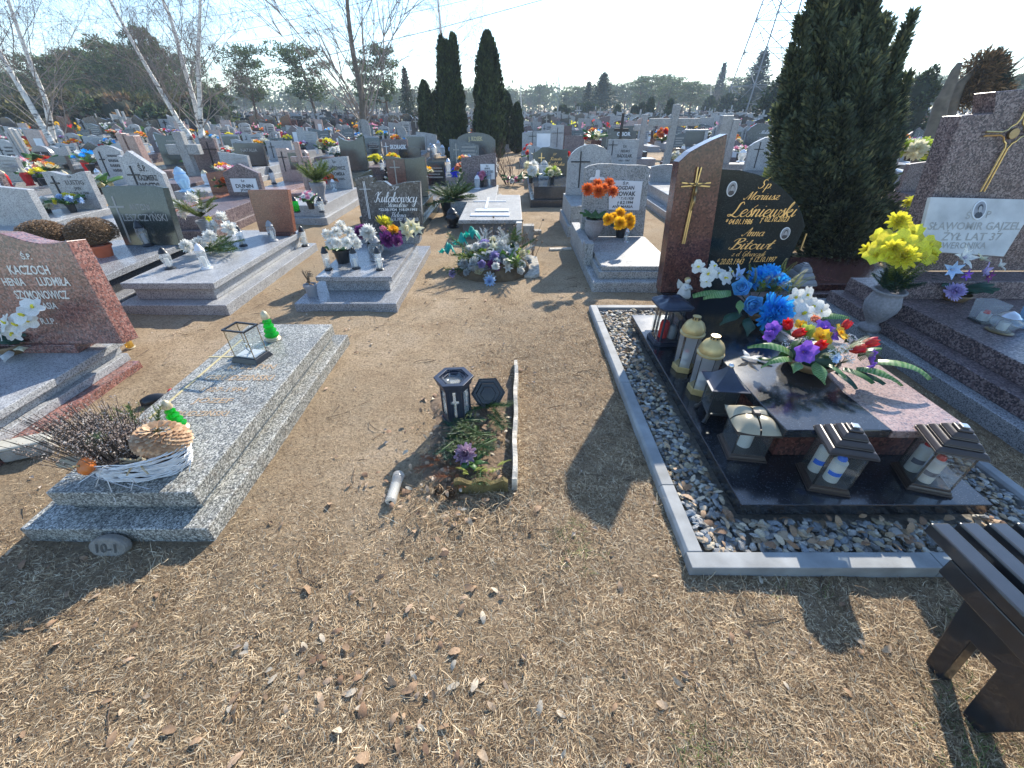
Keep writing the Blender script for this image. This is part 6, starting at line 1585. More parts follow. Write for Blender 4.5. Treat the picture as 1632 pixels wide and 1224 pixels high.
# ---------------------------------------------------------------- middle distance: graves one can tell apart
TAKEN = [(-3.1,3,-3.9,2.7)]
def mg(label, xl, xr, yt, yb, kind, mat, zb=.30, lines=None, lmat=None, base=None, slabm=None, L=1.75, cross=None, crm=None, lean=4, plaque=None, plines=None, panel=None, bold=.012, th=.10, slab_l=True, pw=.10):
    mid = (xl+xr)/2; b = G(mid, yb, zb); Y = b.y
    x0 = G(xl, yb, zb).x; x1 = G(xr, yb, zb).x; W = x1-x0; cx = (x0+x1)/2
    hsw = (cx, Y, zb); h = local_on(hsw, lean, mid, yt)[1]
    sm = slabm or mat
    g = thing("grave", label, "grave", (cx, Y, 0))
    if slab_l:
        tier(g, "plinth", -W/2-pw, W/2+pw, -L, .22, -.03, zb*.38, sm, .006)
        tier(g, "slab", -W/2-pw*.4, W/2+pw*.4, -L+.1, .20, zb*.3801, zb-.0005, sm, .006)
    else: tier(g, "plinth", -W/2-pw, W/2+pw, -.15, .22, -.03, zb-.0005, sm, .006)
    hs = headstone(g, prof(kind, W, h) if isinstance(kind, str) else [(u*W, v*h) for u, v in kind], 0, 0, zb, mat, th, lean)
    TAKEN.append((cx, Y-L/2, W/2, L/2)); g['w'] = W
    if panel:
        u0,u1,v0,v1,pm_ = panel; MB().box(u0*W,u1*W,-.012,0,v0*h,v1*h).build("inset_panel", pm_, hs, bev=.002)
    par = hs; y_ = -.0025
    if plaque:
        u0,u1,v0,v1 = plaque; par = MB().box(u0*W,u1*W,-.014,0,v0*h,v1*h).build("plaque", m_plaque, hs, bev=.002); y_ = -.0165
        if plines: inscription(par, [(t, u*W, v*h, s*h, wd*W, sh) for t,u,v,s,wd,sh in plines], m_text_dark, y_, bold)
    if lines: inscription(hs, [(t, u*W, v*h, s*h, wd*W, sh) for t,u,v,s,wd,sh in lines], lmat or m_text_dark, -.0025 if not panel else -.0145, bold)
    if cross:
        u, v, cw, ch = cross; cross_on(hs, u*W, v*h, cw*W, ch*h, crm or m_text_dark, max(.018, .045*cw*W), .014, .72)
    return g, cx, Y, W, h
mS = lambda u0,u1,v0,v1: (u0,u1,v0,v1)
mg("pale marble-like plain headstone cut by the left edge, above the red granite stone", -20, 75, 292, 362, 'slantl', g_light, .28)
mg("pale headstone with wavy top, thin black cross and black family lettering, left", 96, 163, 273, 333, 'wave', g_light, .3, [("Ś.P.",.1,.83,.06,.12,0),("LUSTIG",.15,.66,.11,.42,0),("JAN",.15,.52,.08,.16,0),("* 1930  † 1999",.15,.40,.06,.44,0),("IRENA",.15,.25,.08,.22,0)], cross=(-.30,.22,.2,.66))
mg("tall whitish gabled headstone with crucifix and large black lettering, behind the dark grey one", 217, 279, 240, 332, [(-.5,0),(.5,0),(.5,.62),(-.12,1),(-.3,.9),(-.42,.92)][:6], g_light, .3, [("Ś.P.",.08,.66,.10,.2,0),("KAZIMIERZ",.12,.50,.09,.48,0),("MOSTYL",.12,.34,.12,.52,0)], cross=(-.2,.2,.3,.55), bold=.03)
mg("brown speckled gabled headstone with white name plate, behind dark red headstone", 366, 421, 261, 312, 'gable', g_brown, .3, plaque=mS(-.33,.40,.12,.55), plines=[("Ś.P.",.03,.44,.06,.12,0),("DUNIN",.03,.26,.11,.5,0),("JÓZEF",.03,.15,.07,.3,0)], bold=.03)
mg("glossy black rectangular headstone with faint grey name, left middle rows", 381, 427, 228, 264, 'rect', g_dark, .3, [("NATALIA",.0,.62,.14,.55,0)], m_text_worn, slabm=g_light)
mg("brown granite cross-topped headstone carrying a black crucifix, left middle rows", 318, 372, 220, 276, [(-.5,0),(.5,0),(.5,.62),(.22,.62),(.22,1),(-.2,1),(-.2,.62),(-.5,.55)], g_brown, .3, cross=(0,.15,.5,.75))
mg("reddish-brown low headstone with raised cross, half hidden by yellow fir twigs", 338, 369, 271, 307, 'slantr', g_rustone, .3, cross=(-.1,.2,.4,.5), crm=m_gold)
mg("pinkish granite headstone with black inset tablet and tall thin black cross", 452, 500, 236, 289, [(-.5,0),(.5,0),(.48,.85),(.40,.95),(-.12,.95),(-.16,1.0),(-.5,1.0)], g_pink, .28, panel=(-.14,.40,.36,.86,g_dark), cross=(-.34,.3,.28,.6))
mg("light grey headstone with leaf emblem and dark family name left of the V-topped stone", 507, 562, 249, 301, 'swoop', g_light, .28, [("Ś.P.",.12,.80,.06,.10,0),("GDAŚLEWICZ",.12,.60,.10,.55,0),("RADOMSKA",.12,.42,.10,.48,0),("1932 - 2005",.12,.28,.06,.42,0)], bold=.03)
mg("dark green grey polished headstone with dipped concave top, centre left", 548, 587, 216, 272, [(-.5,0),(.5,0),(.5,1),(.3,.93),(.1,.86),(-.1,.84),(-.3,.88),(-.5,.98)], g_green, .3)
mg("two-tone brown and grey polished headstone with silver cross, behind script headstone", 622, 683, 249, 313, [(-.5,0),(.5,0),(.5,.96),(.44,1),(.2,.95),(-.1,.95),(-.35,.99),(-.5,1)], g_green, .3, panel=(-.49,-.02,.02,.93,g_red2), cross=(-.28,.3,.26,.6), crm=m_text_worn)
mg("dark brown headstone with white surname and cross, in front of the square black one", 613, 652, 222, 256, 'rect', g_brown, .3, [("SKORASIK",.12,.55,.2,.66,0)], m_text_white, cross=(-.36,.2,.2,.65), crm=m_text_white, bold=.03)
mg("small slate coloured headstone with slanting top right of brown white-lettered stone", 637, 671, 232, 256, 'swoopl', g_dark, .3)
mg("square black headstone in a grey frame left of the twin tall thujas", 648, 681, 215, 242, 'rect', g_mid, .3, panel=(-.42,.42,.12,.9,g_black))
mg("light grey headstone with flat wide top just left of the twin thujas", 665, 697, 210, 234, 'swoopl', g_light, .3)
mg("grey concrete headstone with white plaque and orange roses in front of the thujas", 737, 791, 244, 297, 'slantr', g_brown, .28, plaque=mS(.05,.46,.22,.68), plines=[("Ś.P.",.25,.60,.04,.08,0),("HENRYK",.25,.52,.05,.16,0),("GOŚCIMIŃSKI",.25,.42,.07,.34,0),("1928 - 1990",.25,.30,.05,.22,0)], slabm=g_lightrough, bold=.03)
mg("dark dome topped headstone with yellow lettering between the twin thujas", 728, 790, 211, 252, 'dome', g_dark, .3, [("J. KOSEK",.0,.68,.16,.36,0)], m_text_yellow, slabm=g_lightrough, bold=.03)
mg("dark grey wavy headstone with gold script and thin cross, right of the dry bush", 849, 903, 237, 280, [(-.5,0),(.5,0),(.5,1.0),(.3,.97),(.1,1.0),(-.1,1.06),(-.25,1.05),(-.36,.93),(-.5,.85)], g_green, .36, [("Ś.P.",.12,.76,.08,.12,.2),("Renata",.16,.58,.12,.36,.3),("Kochleska",.16,.38,.14,.52,.3)], m_text_gold, cross=(-.26,.2,.18,.65), crm=m_text_gold, slabm=g_dark, L=1.6)
mg("whitish arched headstone with long thin black cross, left behind the weathered grey grave", 902, 970, 230, 311, 'dome', g_light, .42, cross=(-.22,.15,.42,.72), plaque=mS(-.12,.38,.20,.52), slabm=g_lightrough, L=1.0, pw=.06)
mg("square pale headstone with black cross and black name, behind the arched one", 966, 1013, 222, 268, 'rect', g_light, .3, [("Ś.P.",.05,.72,.07,.13,0),("FELIKS",.08,.56,.08,.3,0),("RADULAK",.08,.38,.11,.5,0),("1921 - 1987",.08,.24,.06,.38,0)], cross=(-.36,.45,.3,.5), bold=.03)
mg("dark headstone with swooping top and pale cross, behind the square pale one", 958, 1012, 200, 236, 'swoop', g_dark, .3, [("CIBOR",.12,.55,.16,.4,0)], m_text_white, cross=(-.36,.05,.22,.8), crm=m_text_worn, bold=.03)
mg("plain brown rectangular headstone left of whitish arched one", 899, 929, 216, 254, 'rect', g_brown, .3, slabm=g_lightrough)
mg("grey crucifix monument with pale flanks, centre right middle rows", 877, 897, 199, 240, 'rect', g_light, .3, cross=(0,.15,.9,.75))
mg("wide grey double headstone with black cross, behind gold script headstone", 832, 878, 206, 243, 'slantr', g_mid, .3, plaque=mS(.0,.46,.15,.82), cross=(-.15,.2,.25,.7))
mg("pale grey curved headstone with slender black cross, left of the big juniper", 1186, 1246, 217, 272, [(-.5,0),(.5,0),(.5,.88),(.25,.9),(.05,1.0),(-.15,.97),(-.4,.82),(-.5,.72)], g_light, .3, [("Ś.P.",.18,.62,.09,.12,.2),("Powałka",.12,.44,.14,.5,.3)], cross=(-.26,.08,.24,.76), bold=.03, slabm=g_dark)
mg("slate blue headstone with white name, behind pale curved headstone", 1185, 1232, 196, 238, [(-.5,0),(.5,0),(.5,.86),(.2,.9),(-.05,1.0),(-.25,.98),(-.42,.85),(-.5,.7)], g_kula, .3, [("Malina",.1,.6,.13,.4,.2)], m_text_white, bold=.03)
mg("flat grave with sky-reflecting pale slab just left of the red pillar", 1036, 1082, 262, 290, 'arch', g_mid, .32, slabm=g_mid, L=2.4, pw=.25)
mg("wide brown grey headstone right behind the big juniper", 1432, 1484, 254, 305, 'slantr', g_brown, .3)
mg("leaning polished slate headstone with pink flowers, beside the tall brown monument", 1474, 1530, 222, 300, [(-.5,0),(.5,0),(.5,1.0),(-.4,.88)], g_dark, .35, L=1.2)
mg("light grey headstone with dark cross on pale steps, right background", 1424, 1452, 190, 214, 'rect', g_light, .3, cross=(.2,.1,.2,.8))
mg("dark inset grey framed headstone right of the tall columns", 1158, 1186, 200, 225, 'gable', g_mid, .3, panel=(-.38,.38,.05,.6,g_dark))
mg("black tablet headstone with pale frame, right of the great stone cross", 1086, 1124, 206, 235, 'rect', g_light, .3, panel=(-.44,.36,.05,.9,g_dark))
mg("grey granite headstone with black panels in the far left rows", 140, 172, 226, 262, 'gable', g_dark, .3, panel=(-.1,.35,.2,.8,g_black))
mg("arched pale framed headstone with dark centre and white cross, far left", 62, 92, 232, 266, 'dome', g_light, .3, panel=(-.38,.38,.0,.72,g_dark), cross=(0,.25,.28,.45), crm=m_text_white)
mg("pale grey low headstone with wavy top beside the birch trunks", 88, 118, 233, 262, 'wave', g_light, .3)
mg("grey slab headstone with dark cross behind white-lettered black one", 430, 470, 224, 255, 'rect', g_light, .3, cross=(-.3,.1,.22,.8))
mg("low wide black headstone with light frame, centre left rows", 357, 385, 214, 236, 'rect', g_light, .3, panel=(-.42,.46,.1,.85,g_dark))
mg("dark plum granite headstone among the right-hand middle rows", 1058, 1090, 236, 258, 'arch', g_red2, .3)
# monuments with columns and crosses
def columns(label, spec, Yp, mat, z0=0):
    g = None
    for (px, yt, w_) in spec:
        b = GY(px, 200, Yp); zt = GY(px, yt, Yp).z
        if g is None: g = thing("column_monument", label, "monument", (b.x, Yp, 0)); o_ = b.x; MB().box(-.15, .9*w_*len(spec)*2+.1, -.15, .25, -.02, .3).build("plinth", mat, g)
        q = MB(); q.frust(.3, zt, w_, w_, w_*.95, w_, cx=b.x-o_); q.build("column", mat, g, bev=.01)
columns("twin tall dark grooved stone columns of unequal height, left rows", [(186,212,.16),(194,213,.10),(203,216,.22)], 11.5, g_pink)
columns("pair of tall slim grey stone columns on the right of the great cross", [(1152,184,.2),(1160,184,.16),(1170,190,.2)], 13, g_mid)
columns("three slim pale stone pillars by the left edge", [(4,210,.08),(10,204,.08),(18,206,.08)], 12, g_light)
def bigcross(label, px, py_top, Yp, W_, mat, arm=.62, t=.22):
    b = GY(px, py_top, Yp); g = thing("stone_cross", label, "cross", (b.x, Yp, 0))
    H_ = b.z; MB().box(-.5,.5,-.15,.3,-.02,.25).build("plinth", mat, g, bev=.01)
    MB().box(-t/2,t/2,0,t*.8,.25,H_).build("shaft", mat, g, bev=.012)
    MB().box(-W_/2,-t/2,.003,t*.8-.003,H_*arm,H_*arm+t).build("arm", mat, g, bev=.012); MB().box(t/2,W_/2,.003,t*.8-.003,H_*arm,H_*arm+t).build("arm", mat, g, bev=.012)
bigcross("great rough stone cross monument rising above the right middle rows", 1081, 166, 12.5, 1.3, g_lightrough, .72, .17)
bigcross("thick light grey stone cross among left middle rows", 279, 210, 10.5, .72, g_lightrough, .62, .20)
bigcross("tall dark wooden cross behind the dark swooping headstone", 994, 180, 13.0, .4, plain("dark_wood",(.03,.025,.022),.7), .72, .07)
bigcross("pale square stone cross in the left rows before pinkish tablet headstone", 470, 226, 8.6, .34, g_pink, .7, .09)
bigcross("small grey stone cross on pale monument, centre right rows", 1030, 182, 15, .6, g_mid, .7, .16)

# flowers and lanterns on those graves
def small_bouquet(label, px, py, z, kinds, n=7, rad=.10, s=.06, potr=.06, H=.10, leafm=None, group=None, base=True, seed=1):
    r = random.Random(seed*13+int(px)); L_ = G(px, py, z)
    hd = cluster(r, kinds, n, rad, H, s, .13)
    return bouquet(label, "bouquet", L_, hd, greens(r, 7, rad, .12, rad*1.5, (leafm or l_green,)), (lambda g: pot(g, potr, .12, m_blackp)) if base else None, 0, group)
PM = lambda m: ('pompon',(m,)); MU = lambda m: ('mum',(m,)); RO = lambda m: ('rose',(m,)); LI = lambda m: ('lily',(m,p_yellow)); CA = lambda m: ('carnation',(m,))
small_bouquet("yellow and blue pansies before the wavy-topped pale headstone", 118, 338, .3, [CA(p_yellow),CA(p_yellow),CA(p_bluetip)], 10, .16, .06)
small_bouquet("pink and white cyclamen in a white pot on pale slab left of script headstone", 497, 333, .3, [('pansy',(p_pink,p_white)),('pansy',(p_white,p_pink))], 14, .12, .045)
small_bouquet("orange roses with peach blooms on concrete headstone grave, centre", 738, 282, .3, [RO(p_orange),RO(p_salmon),RO(p_cream)], 10, .17, .075, .06, .14)
small_bouquet("pink asters before the white plaque headstone, centre", 767, 298, .28, [MU(p_pink),MU(p_lilac)], 4, .09, .07)
small_bouquet("pale blue bouquet left of the yellow lettering", 724, 247, .3, [MU(p_bluetip),CA(p_bluetip)], 5, .12, .09)
small_bouquet("pale blue bouquet right of the yellow lettering", 775, 247, .3, [MU(p_bluetip),CA(p_white)], 5, .12, .09)
small_bouquet("cream-green hydrangea pot on the dark slab of the gold script grave", 880, 290, .36, [PM(p_lime),PM(p_cream)], 9, .13, .07)
small_bouquet("white globe flowers in a tall dark vase at left of gold script grave", 846, 292, .36, [PM(p_white),PM(p_cream)], 4, .13, .11, .05, .2)
small_bouquet("red and white bouquet in a dark stand behind gold script grave", 843, 258, .36, [RO(p_salmon),RO(p_red),CA(p_white)], 8, .16, .07, .05, .3)
small_bouquet("bright yellow chrysanthemum ball in a pot behind the two-tone headstone", 600, 264, .25, [MU(p_yellow)], 14, .17, .08)
small_bouquet("second yellow chrysanthemum half hidden behind the two-tone headstone", 627, 262, .3, [MU(p_yellow),MU(p_gold)], 9, .15, .08)
small_bouquet("white and red tulip pots at the foot of two-tone headstone", 628, 299, .3, [('tulip',(p_white,)),('tulip',(p_white,)),('tulip',(p_red,))], 6, .13, .06)
small_bouquet("red poinsettia bouquet by the light grey leaf emblem headstone", 531, 300, .28, [LI(p_red),LI(p_red),LI(p_orange)], 8, .12, .09)
small_bouquet("orange and cream lily bouquet beyond the black rectangular headstone", 412, 236, .3, [LI(p_orange),LI(p_cream),LI(p_salmon)], 9, .2, .13, .06, .3)
small_bouquet("round bouquet of white and orange roses in the left middle rows", 516, 244, .3, [RO(p_white),RO(p_cream),RO(p_orange)], 12, .18, .09, .06, .28)
small_bouquet("white bouquet with dark leaves above the light grey leaf emblem headstone", 537, 254, .3, [PM(p_white),LI(p_white)], 9, .2, .09, .06, .15, l_dgreen)
small_bouquet("orange and yellow chrysanthemums left of the great stone cross", 1055, 228, .5, [MU(p_gold),MU(p_orange),MU(p_red)], 10, .25, .12, .06, .3)
small_bouquet("white lilac spray left of the red pillar", 1074, 262, .3, [PM(p_white),PM(p_cream)], 8, .12, .07, .05, .15)
small_bouquet("autumn coloured bouquet just right of the red pillar", 1170, 240, .4, [MU(p_gold),MU(p_orange),CA(p_cream)], 10, .2, .09, .06, .2)
small_bouquet("yellow and pink bouquet above the pale curved headstone", 1240, 215, .4, [MU(p_yellow),MU(p_pink),RO(p_white)], 10, .2, .11, .06, .2)
small_bouquet("pale yellow hydrangea planter on the wide brown grey headstone", 1448, 256, 1.0, [PM(p_lime),PM(p_cream)], 9, .22, .11, .08, .04)
small_bouquet("yellow roses at the side of tall brown monument", 1445, 345, .25, [CA(p_yellow),LI(p_yellow)], 8, .12, .07)
small_bouquet("pale pink fabric rose on leaning slate headstone", 1492, 270, .6, [RO(p_pink),RO(p_white)], 3, .05, .06, .02)
small_bouquet("orange lilies in an urn in the far left rows", 53, 248, .3, [LI(p_gold),LI(p_orange)], 9, .3, .16, .08, .2)
small_bouquet("orange-red chrysanthemums massed on a far left slab", 75, 268, .3, [MU(p_orange),MU(p_red)], 14, .35, .11, .08, .06)
small_bouquet("white lilies with long green leaves on the far left slab", 35, 276, .3, [LI(p_white),LI(p_pink)], 10, .25, .12, .06, .15)
small_bouquet("white and pink lily spray behind the pale plain headstone, far left", 60, 290, .3, [LI(p_white),LI(p_lilac)], 7, .2, .10, .06, .1)
small_bouquet("mixed orange bouquet beyond whitish gabled headstone", 268, 236, .4, [MU(p_orange),MU(p_gold),RO(p_white)], 10, .2, .1, .06, .2)
small_bouquet("white pale rose cluster beside whitish gabled headstone", 160, 310, .3, [RO(p_white),RO(p_salmon),RO(p_cream)], 12, .25, .08, .06, .06)
small_bouquet("red and white roses on the reddish headstone grave, left", 312, 272, .3, [RO(p_salmon),RO(p_white)], 9, .18, .08, .06, .12)
small_bouquet("orange leafy sprig bouquet beside reddish-brown headstone", 366, 306, .3, [CA(p_orange),CA(p_salmon)], 8, .15, .06)
small_bouquet("green and white leafy bouquet on the pale grave left of brown pots", 80, 345, .25, [PM(p_white),CA(p_cream)], 6, .15, .06)
small_bouquet("cream bouquet on top of the whitish arched headstone", 945, 236, 1.15, [PM(p_cream),RO(p_red),CA(p_cream)], 5, .12, .05, .01, .02, base=False)
small_bouquet("pink carnation heap beside the small bush left of the gold script grave", 820, 296, .0, [CA(p_pink),CA(p_white)], 9, .2, .08, .01, .02, base=False)
small_bouquet("red roses bouquet right of the gold script headstone", 903, 262, .45, [RO(p_red),RO(p_salmon)], 5, .08, .07)
vl = vase_lantern
vl("clear lantern with blue cap before the light grey leaf emblem headstone", G(546,299,.28), .30, .08, gl_blue, gl_vase, 2)
vl("white candle lantern beside red poinsettias", G(533,303,.28), .2, .045, m_porc, gl_vase, 2)
vl("slim white lantern on pale slab before the pinkish tablet headstone", G(437,293,.28), .3, .05, m_blackp, gl_frost, 3)
vl("clear lantern with green inside beside pink cyclamen", G(474,338,.3), .22, .05, m_blackp, gl_green, 3)
vl("clear lantern with dark cap right of pink cyclamen", G(514,338,.3), .22, .045, m_blackp, gl_vase, 0)
vl("cobalt blue glass lantern by the orange roses", G(725,282,.28), .2, .08, gl_blue, gl_blue, 2)
vl("white lantern before the white plaque headstone", G(761,301,.28), .25, .06, m_porc, gl_frost, 3)
vl("grey lantern right of the pink asters", G(780,298,.28), .3, .05, m_greypl, gl_vase, 3)
vl("clear lantern left among those under the yellow lettering", G(740,249,.3), .3, .09, m_steel, gl_frost, 0)
vl("clear lantern in the middle under the yellow lettering", G(749,249,.3), .33, .09, m_steel, gl_frost, 0)
vl("clear lantern right among those under the yellow lettering", G(757,249,.3), .3, .09, m_steel, gl_frost, 0)
vl("clear bell lantern before gold script headstone", G(866,284,.36), .34, .11, gl_vase, gl_frost, 1)
vl("white lantern in black frame at right of the gold script headstone", G(902,276,.4), .34, .07, m_blackp, gl_frost, 3)
vl("white iridescent lantern beside whitish gabled headstone", G(298,305,.3), .42, .11, gl_lblue, gl_lblue, 0)
vl("white lantern among lanterns right of the red pillar", G(1180,258,.4), .3, .1, m_porc, gl_frost, 0)
vl("clear lantern with dark base by the script headstone's right step", G(668,283,.3) if False else G(610,272,.3), .25, .06, m_blackp, gl_vase, 0)
for k,(px,py) in enumerate(((692,246),(700,244),(688,240),(706,249))):
    vl(["white lantern, leftmost of cluster beside the left thuja","white lantern, tallest of cluster beside the left thuja","small white lantern behind cluster beside the left thuja","white lantern nearest the left thuja trunk"][k], G(px,py,.3), [.3,.4,.25,.33][k], .08, m_steel, gl_frost, k%3)
# stone vases with plants
for label, px, py, z, ht_, kind, m_, n_ in (("grey stone vase with dry yellowish fir branches, left of script headstone", 513, 322, .3, .3, 'fir', (l_firlit,l_green), 22),):
    g = thing("stone_vase", label, "vase", G(px,py,z)); MB().lathe([(.10,0),(.08,.04),(.07,.1),(.12,.24),(.13,.30),(.11,.30)], n=16).build("vase_body", m_concvase, g, smooth=True)
    r = random.Random(3)
    for k in range(n_): put(kind, m_, g, (0,0,.3), (r.uniform(-1,1), r.uniform(-.7,.5), r.uniform(.1,.9)), r.uniform(.22,.38))
g = thing("conifer_pot", "dark pot of drooping green fir branches left of the concrete box grave", "potted plant", G(722,345,0))
MB().lathe([(.16,0),(.2,.2),(.22,.3),(.18,.3)], n=14).build("pot", m_blackp, g, auto=True)
r = random.Random(6)
for k in range(30): put('fir', (l_fir,l_dgreen), g, (0,0,.3), (r.uniform(-1,1), r.uniform(-1,1), r.uniform(-.15,.7)), r.uniform(.3,.5))
vl("dark lantern fallen against the fir pot, left of concrete box grave", G(722,362,0), .3, .09, m_blackp, m_blackp, 2)
# bare little shrub by the path
g = thing("bare_shrub", "small leafless brown shrub right of the white plaque headstone", "shrub", G(812,298,0)+Vector((0,.4,0)))
q = MB(); r = random.Random(12)
def twig(q, p, d, L, rad, dep):
    n = 3; pts = [p]; 
    for i in range(n): d = (d+Vector((r.uniform(-.25,.25),r.uniform(-.25,.25),r.uniform(-.05,.2)))).normalized(); pts.append(pts[-1]+d*L/n)
    q.tube(pts, [rad, rad*.8, rad*.65, rad*.45], 3, cap=False)
    if dep:
        for _ in range(3): k = r.randint(1,3); twig(q, pts[k], (d+Vector((r.uniform(-.8,.8),r.uniform(-.8,.8),r.uniform(-.1,.5)))).normalized(), L*.65, rad*.5, dep-1)
for k in range(11): a = r.uniform(0,6.28); twig(q, Vector((.1*math.cos(a),.1*math.sin(a),0)), Vector((math.cos(a)*.6,math.sin(a)*.6,1)).normalized(), .5, .012, 3)
q.build("branches", plain("shrub_bark",(.16,.10,.07),.9), g)

# ---------------------------------------------------------------- rows further off, built from a few kinds
def kind_thing(k, seed):
    r = random.Random(seed)
    nm, mat, sm, prf, W, h, opt, label = k
    g = thing("grave", label, "grave", (0,0,-50), 0, "")
    zb = r.choice((.25,.3,.35))
    MB().box(-W/2-.08, W/2+.08, -1.75, .2, -.03, zb*.4).build("plinth", sm, g); MB().box(-W/2-.02, W/2+.02, -1.65, .18, zb*.4+.0005, zb).build("slab", sm, g)
    hs = MB().prism(prof(prf, W, h, 10), 0, .09).build("headstone", mat, g, loc=(0,0,zb), rot=(R(-5),0,0))
    if 'c' in opt: cross_on(hs, -.28*W, .2*h, .2*W, .65*h, m_text_dark if mat in (g_light, g_pink, g_lightrough) else m_text_worn, .025, .012).modifiers.clear()
    if 'p' in opt:
        pl_ = MB().box(-.1*W,.4*W,-.012,0,.2*h,.7*h).build("plaque", m_plaque if mat not in (g_light,) else g_dark, hs)
    q = MB(); 
    if 's' in opt: scribble(q, r, -.12*W, .42*W, .3*h, .8*h, 4); q.build("inscription", m_text_dark if mat in (g_light, g_pink, g_lightrough) else m_text_worn, hs)
    return g
KIN = [("a",g_dark,g_mid,'swoop',.8,.72,'cs',"dark polished headstone with swooping top in the crowded rows"),
 ("b",g_light,g_light,'arch',.7,.75,'cs',"light granite headstone with arched top in the crowded rows"),
 ("c",g_black,g_mid,'rect',.9,.6,'s',"wide black rectangular headstone in the crowded rows"),
 ("d",g_brown,g_brown,'gable',.65,.8,'p',"brown gabled headstone with plaque in the crowded rows"),
 ("e",g_light,g_lightrough,'wave',.85,.65,'cs',"pale wavy topped headstone in the crowded rows"),
 ("f",g_green,g_dark,'vee',.85,.8,'s',"greenish dark headstone with dipped top in the crowded rows"),
 ("g",g_red2,g_red2,'slantr',.7,.7,'c',"dark red headstone with slanted top in the crowded rows"),
 ("h",g_lightrough,g_lightrough,'dome',.6,.85,'c',"weathered grey round topped headstone in the crowded rows"),
 ("i",g_kula,g_mid,'swoopl',.85,.75,'cs',"blue grey headstone with falling top edge in the crowded rows"),
 ("j",g_pink,g_light,'rect',.6,.8,'p',"pinkish upright headstone with plaque in the crowded rows"),
 ("k",g_mid,g_light,'slantl',.9,.62,'s',"medium grey low wide headstone in the crowded rows")]
PRK = [kind_thing(k, i) for i, k in enumerate(KIN)]
r = random.Random(99)
def clear_of(x, y, hw=.5, m=.12):
    for cx, cy, ww, ll in TAKEN:
        if abs(x-cx) < ww+hw+m and abs((y-.85)-cy) < ll+.85: return False
    return True
for t in ((-.3,7.1,.6,1.1),(4.4,5.6,1.1,1.2),(-.35,4.7,.8,.8),(1.3,5,.6,1.1),(-1.6,4.5,.7,1.1),(-3.1,4.5,.7,1.2),(-4.3,4,.7,1.4),(3.9,2.2,1.3,2),(3.1,4.2,1,.6),(-.1,9.5,.25,3.5)): TAKEN.append(t)
TREES_AT = [(-1.45*1.9,18.0),(-.9,17.2)]
used = {}
near = []; far = []
rows = []
y = 7.4
k = 0
while y < 74:
    x = -1.35*y-3
    while x < 1.35*y+3:
        rows.append((x+r.uniform(-.12,.12), y+r.uniform(-.25,.25), k))
        x += r.choice((1.0,1.1,1.2,1.25,2.2 if y < 30 else 1.3))
    y += 2.45 if y < 30 else 2.8; k += 1
KEEP_OUT = [(-2.75,18.2,1.0),(-.95,17.3,1.0),(-19.5,17.0,1.0),(-15.5,20,.8),(-14.3,20,.8),(-8.5,24,1.0),(41,70,5),(-4.3,21,1.2)]
cands = []
for x, y, k in rows:
    if any((x-a)**2+(y-.8-b)**2 < (c+.7)**2 for a,b,c in KEEP_OUT): continue
    if not clear_of(x, y): continue
    if abs(x) > 1.32*y+2: continue
    cands.append((x, y))
cands.sort(key=lambda c: c[1]+abs(c[0])*.25)
near = cands[:250]; far = cands[250:]
BQ = []
def bq_mesh(seed, cols, n, R_, H):
    r_ = random.Random(seed); mb = MB()
    mats = [m_blackp, l_green]+list(cols)
    mb.lathe([(.05,0),(.07,.12),(.0,.12)], n=8, mi=0)
    for i in range(n):
        t = (i+.5)/n; a = i*2.4; rr = R_*math.sqrt(t); c = Vector((rr*math.cos(a), rr*math.sin(a), .15+H*(1-t*.7)))
        s = .065*r_.uniform(.8,1.2); mi = 2+i % len(cols)
        for j in range(9):
            b = j*2.4; el = .2+1.2*(j/9); d = Vector((math.cos(b)*math.cos(el), math.sin(b)*math.cos(el), math.sin(el)))*s; u = Vector((-math.sin(b), math.cos(b), 0))*s*.5
            mb.add([c, c+d*.6+u, c+d, c+d*.6-u], [(0,1,2,3)], mi)
    for i in range(12):
        a = i*.6; d = Vector((math.cos(a), math.sin(a), .35+r_.uniform(-.2,.4)))*R_*1.5; u = Vector((-math.sin(a), math.cos(a), 0))*.035
        mb.add([(0,0,.13), Vector((0,0,.13))+d*.5+u, Vector((0,0,.12))+d, Vector((0,0,.13))+d*.5-u], [(0,1,2,3)], 1)
    return mb.mesh("bouquet", mats)
for i,(cols,n,nm) in enumerate((((p_white,p_cream),9,"white"),((p_orange,p_gold),11,"orange"),((p_red,p_white),9,"red and white"),((p_yellow,),8,"yellow"),((p_pink,p_white),10,"pink"),((p_blue,p_white),8,"blue and white"),((p_salmon,p_cream,p_gold),12,"peach and cream"),((p_lilac,p_dpurple),8,"purple"))):
    BQ.append((bq_mesh(i, cols, n, .13+.02*(i%3), .08+.05*(i%2)), nm))
def lan_mesh(i):
    mb = MB(); h = (.24,.3,.27,.32)[i]; rr = .05+.008*i
    mb.lathe([(rr*1.1,0),(rr*.8,.03),(rr,.1),(rr*1.05,h*.6),(rr*.8,h*.75)], n=8, mi=0); mb.lathe([(rr*.9,h*.75),(rr*.7,h*.85),(0,h)], n=8, mi=1)
    return mb.mesh("lantern", [(gl_frost,gl_vase,m_porc,p_red)[i], (m_blackp,m_steel,m_goldc,m_goldc)[i]])
LN_ = [(lan_mesh(i), nm) for i, nm in enumerate(("frosted black capped","clear steel capped","white porcelain gold capped","red gold capped"))]
first = set()
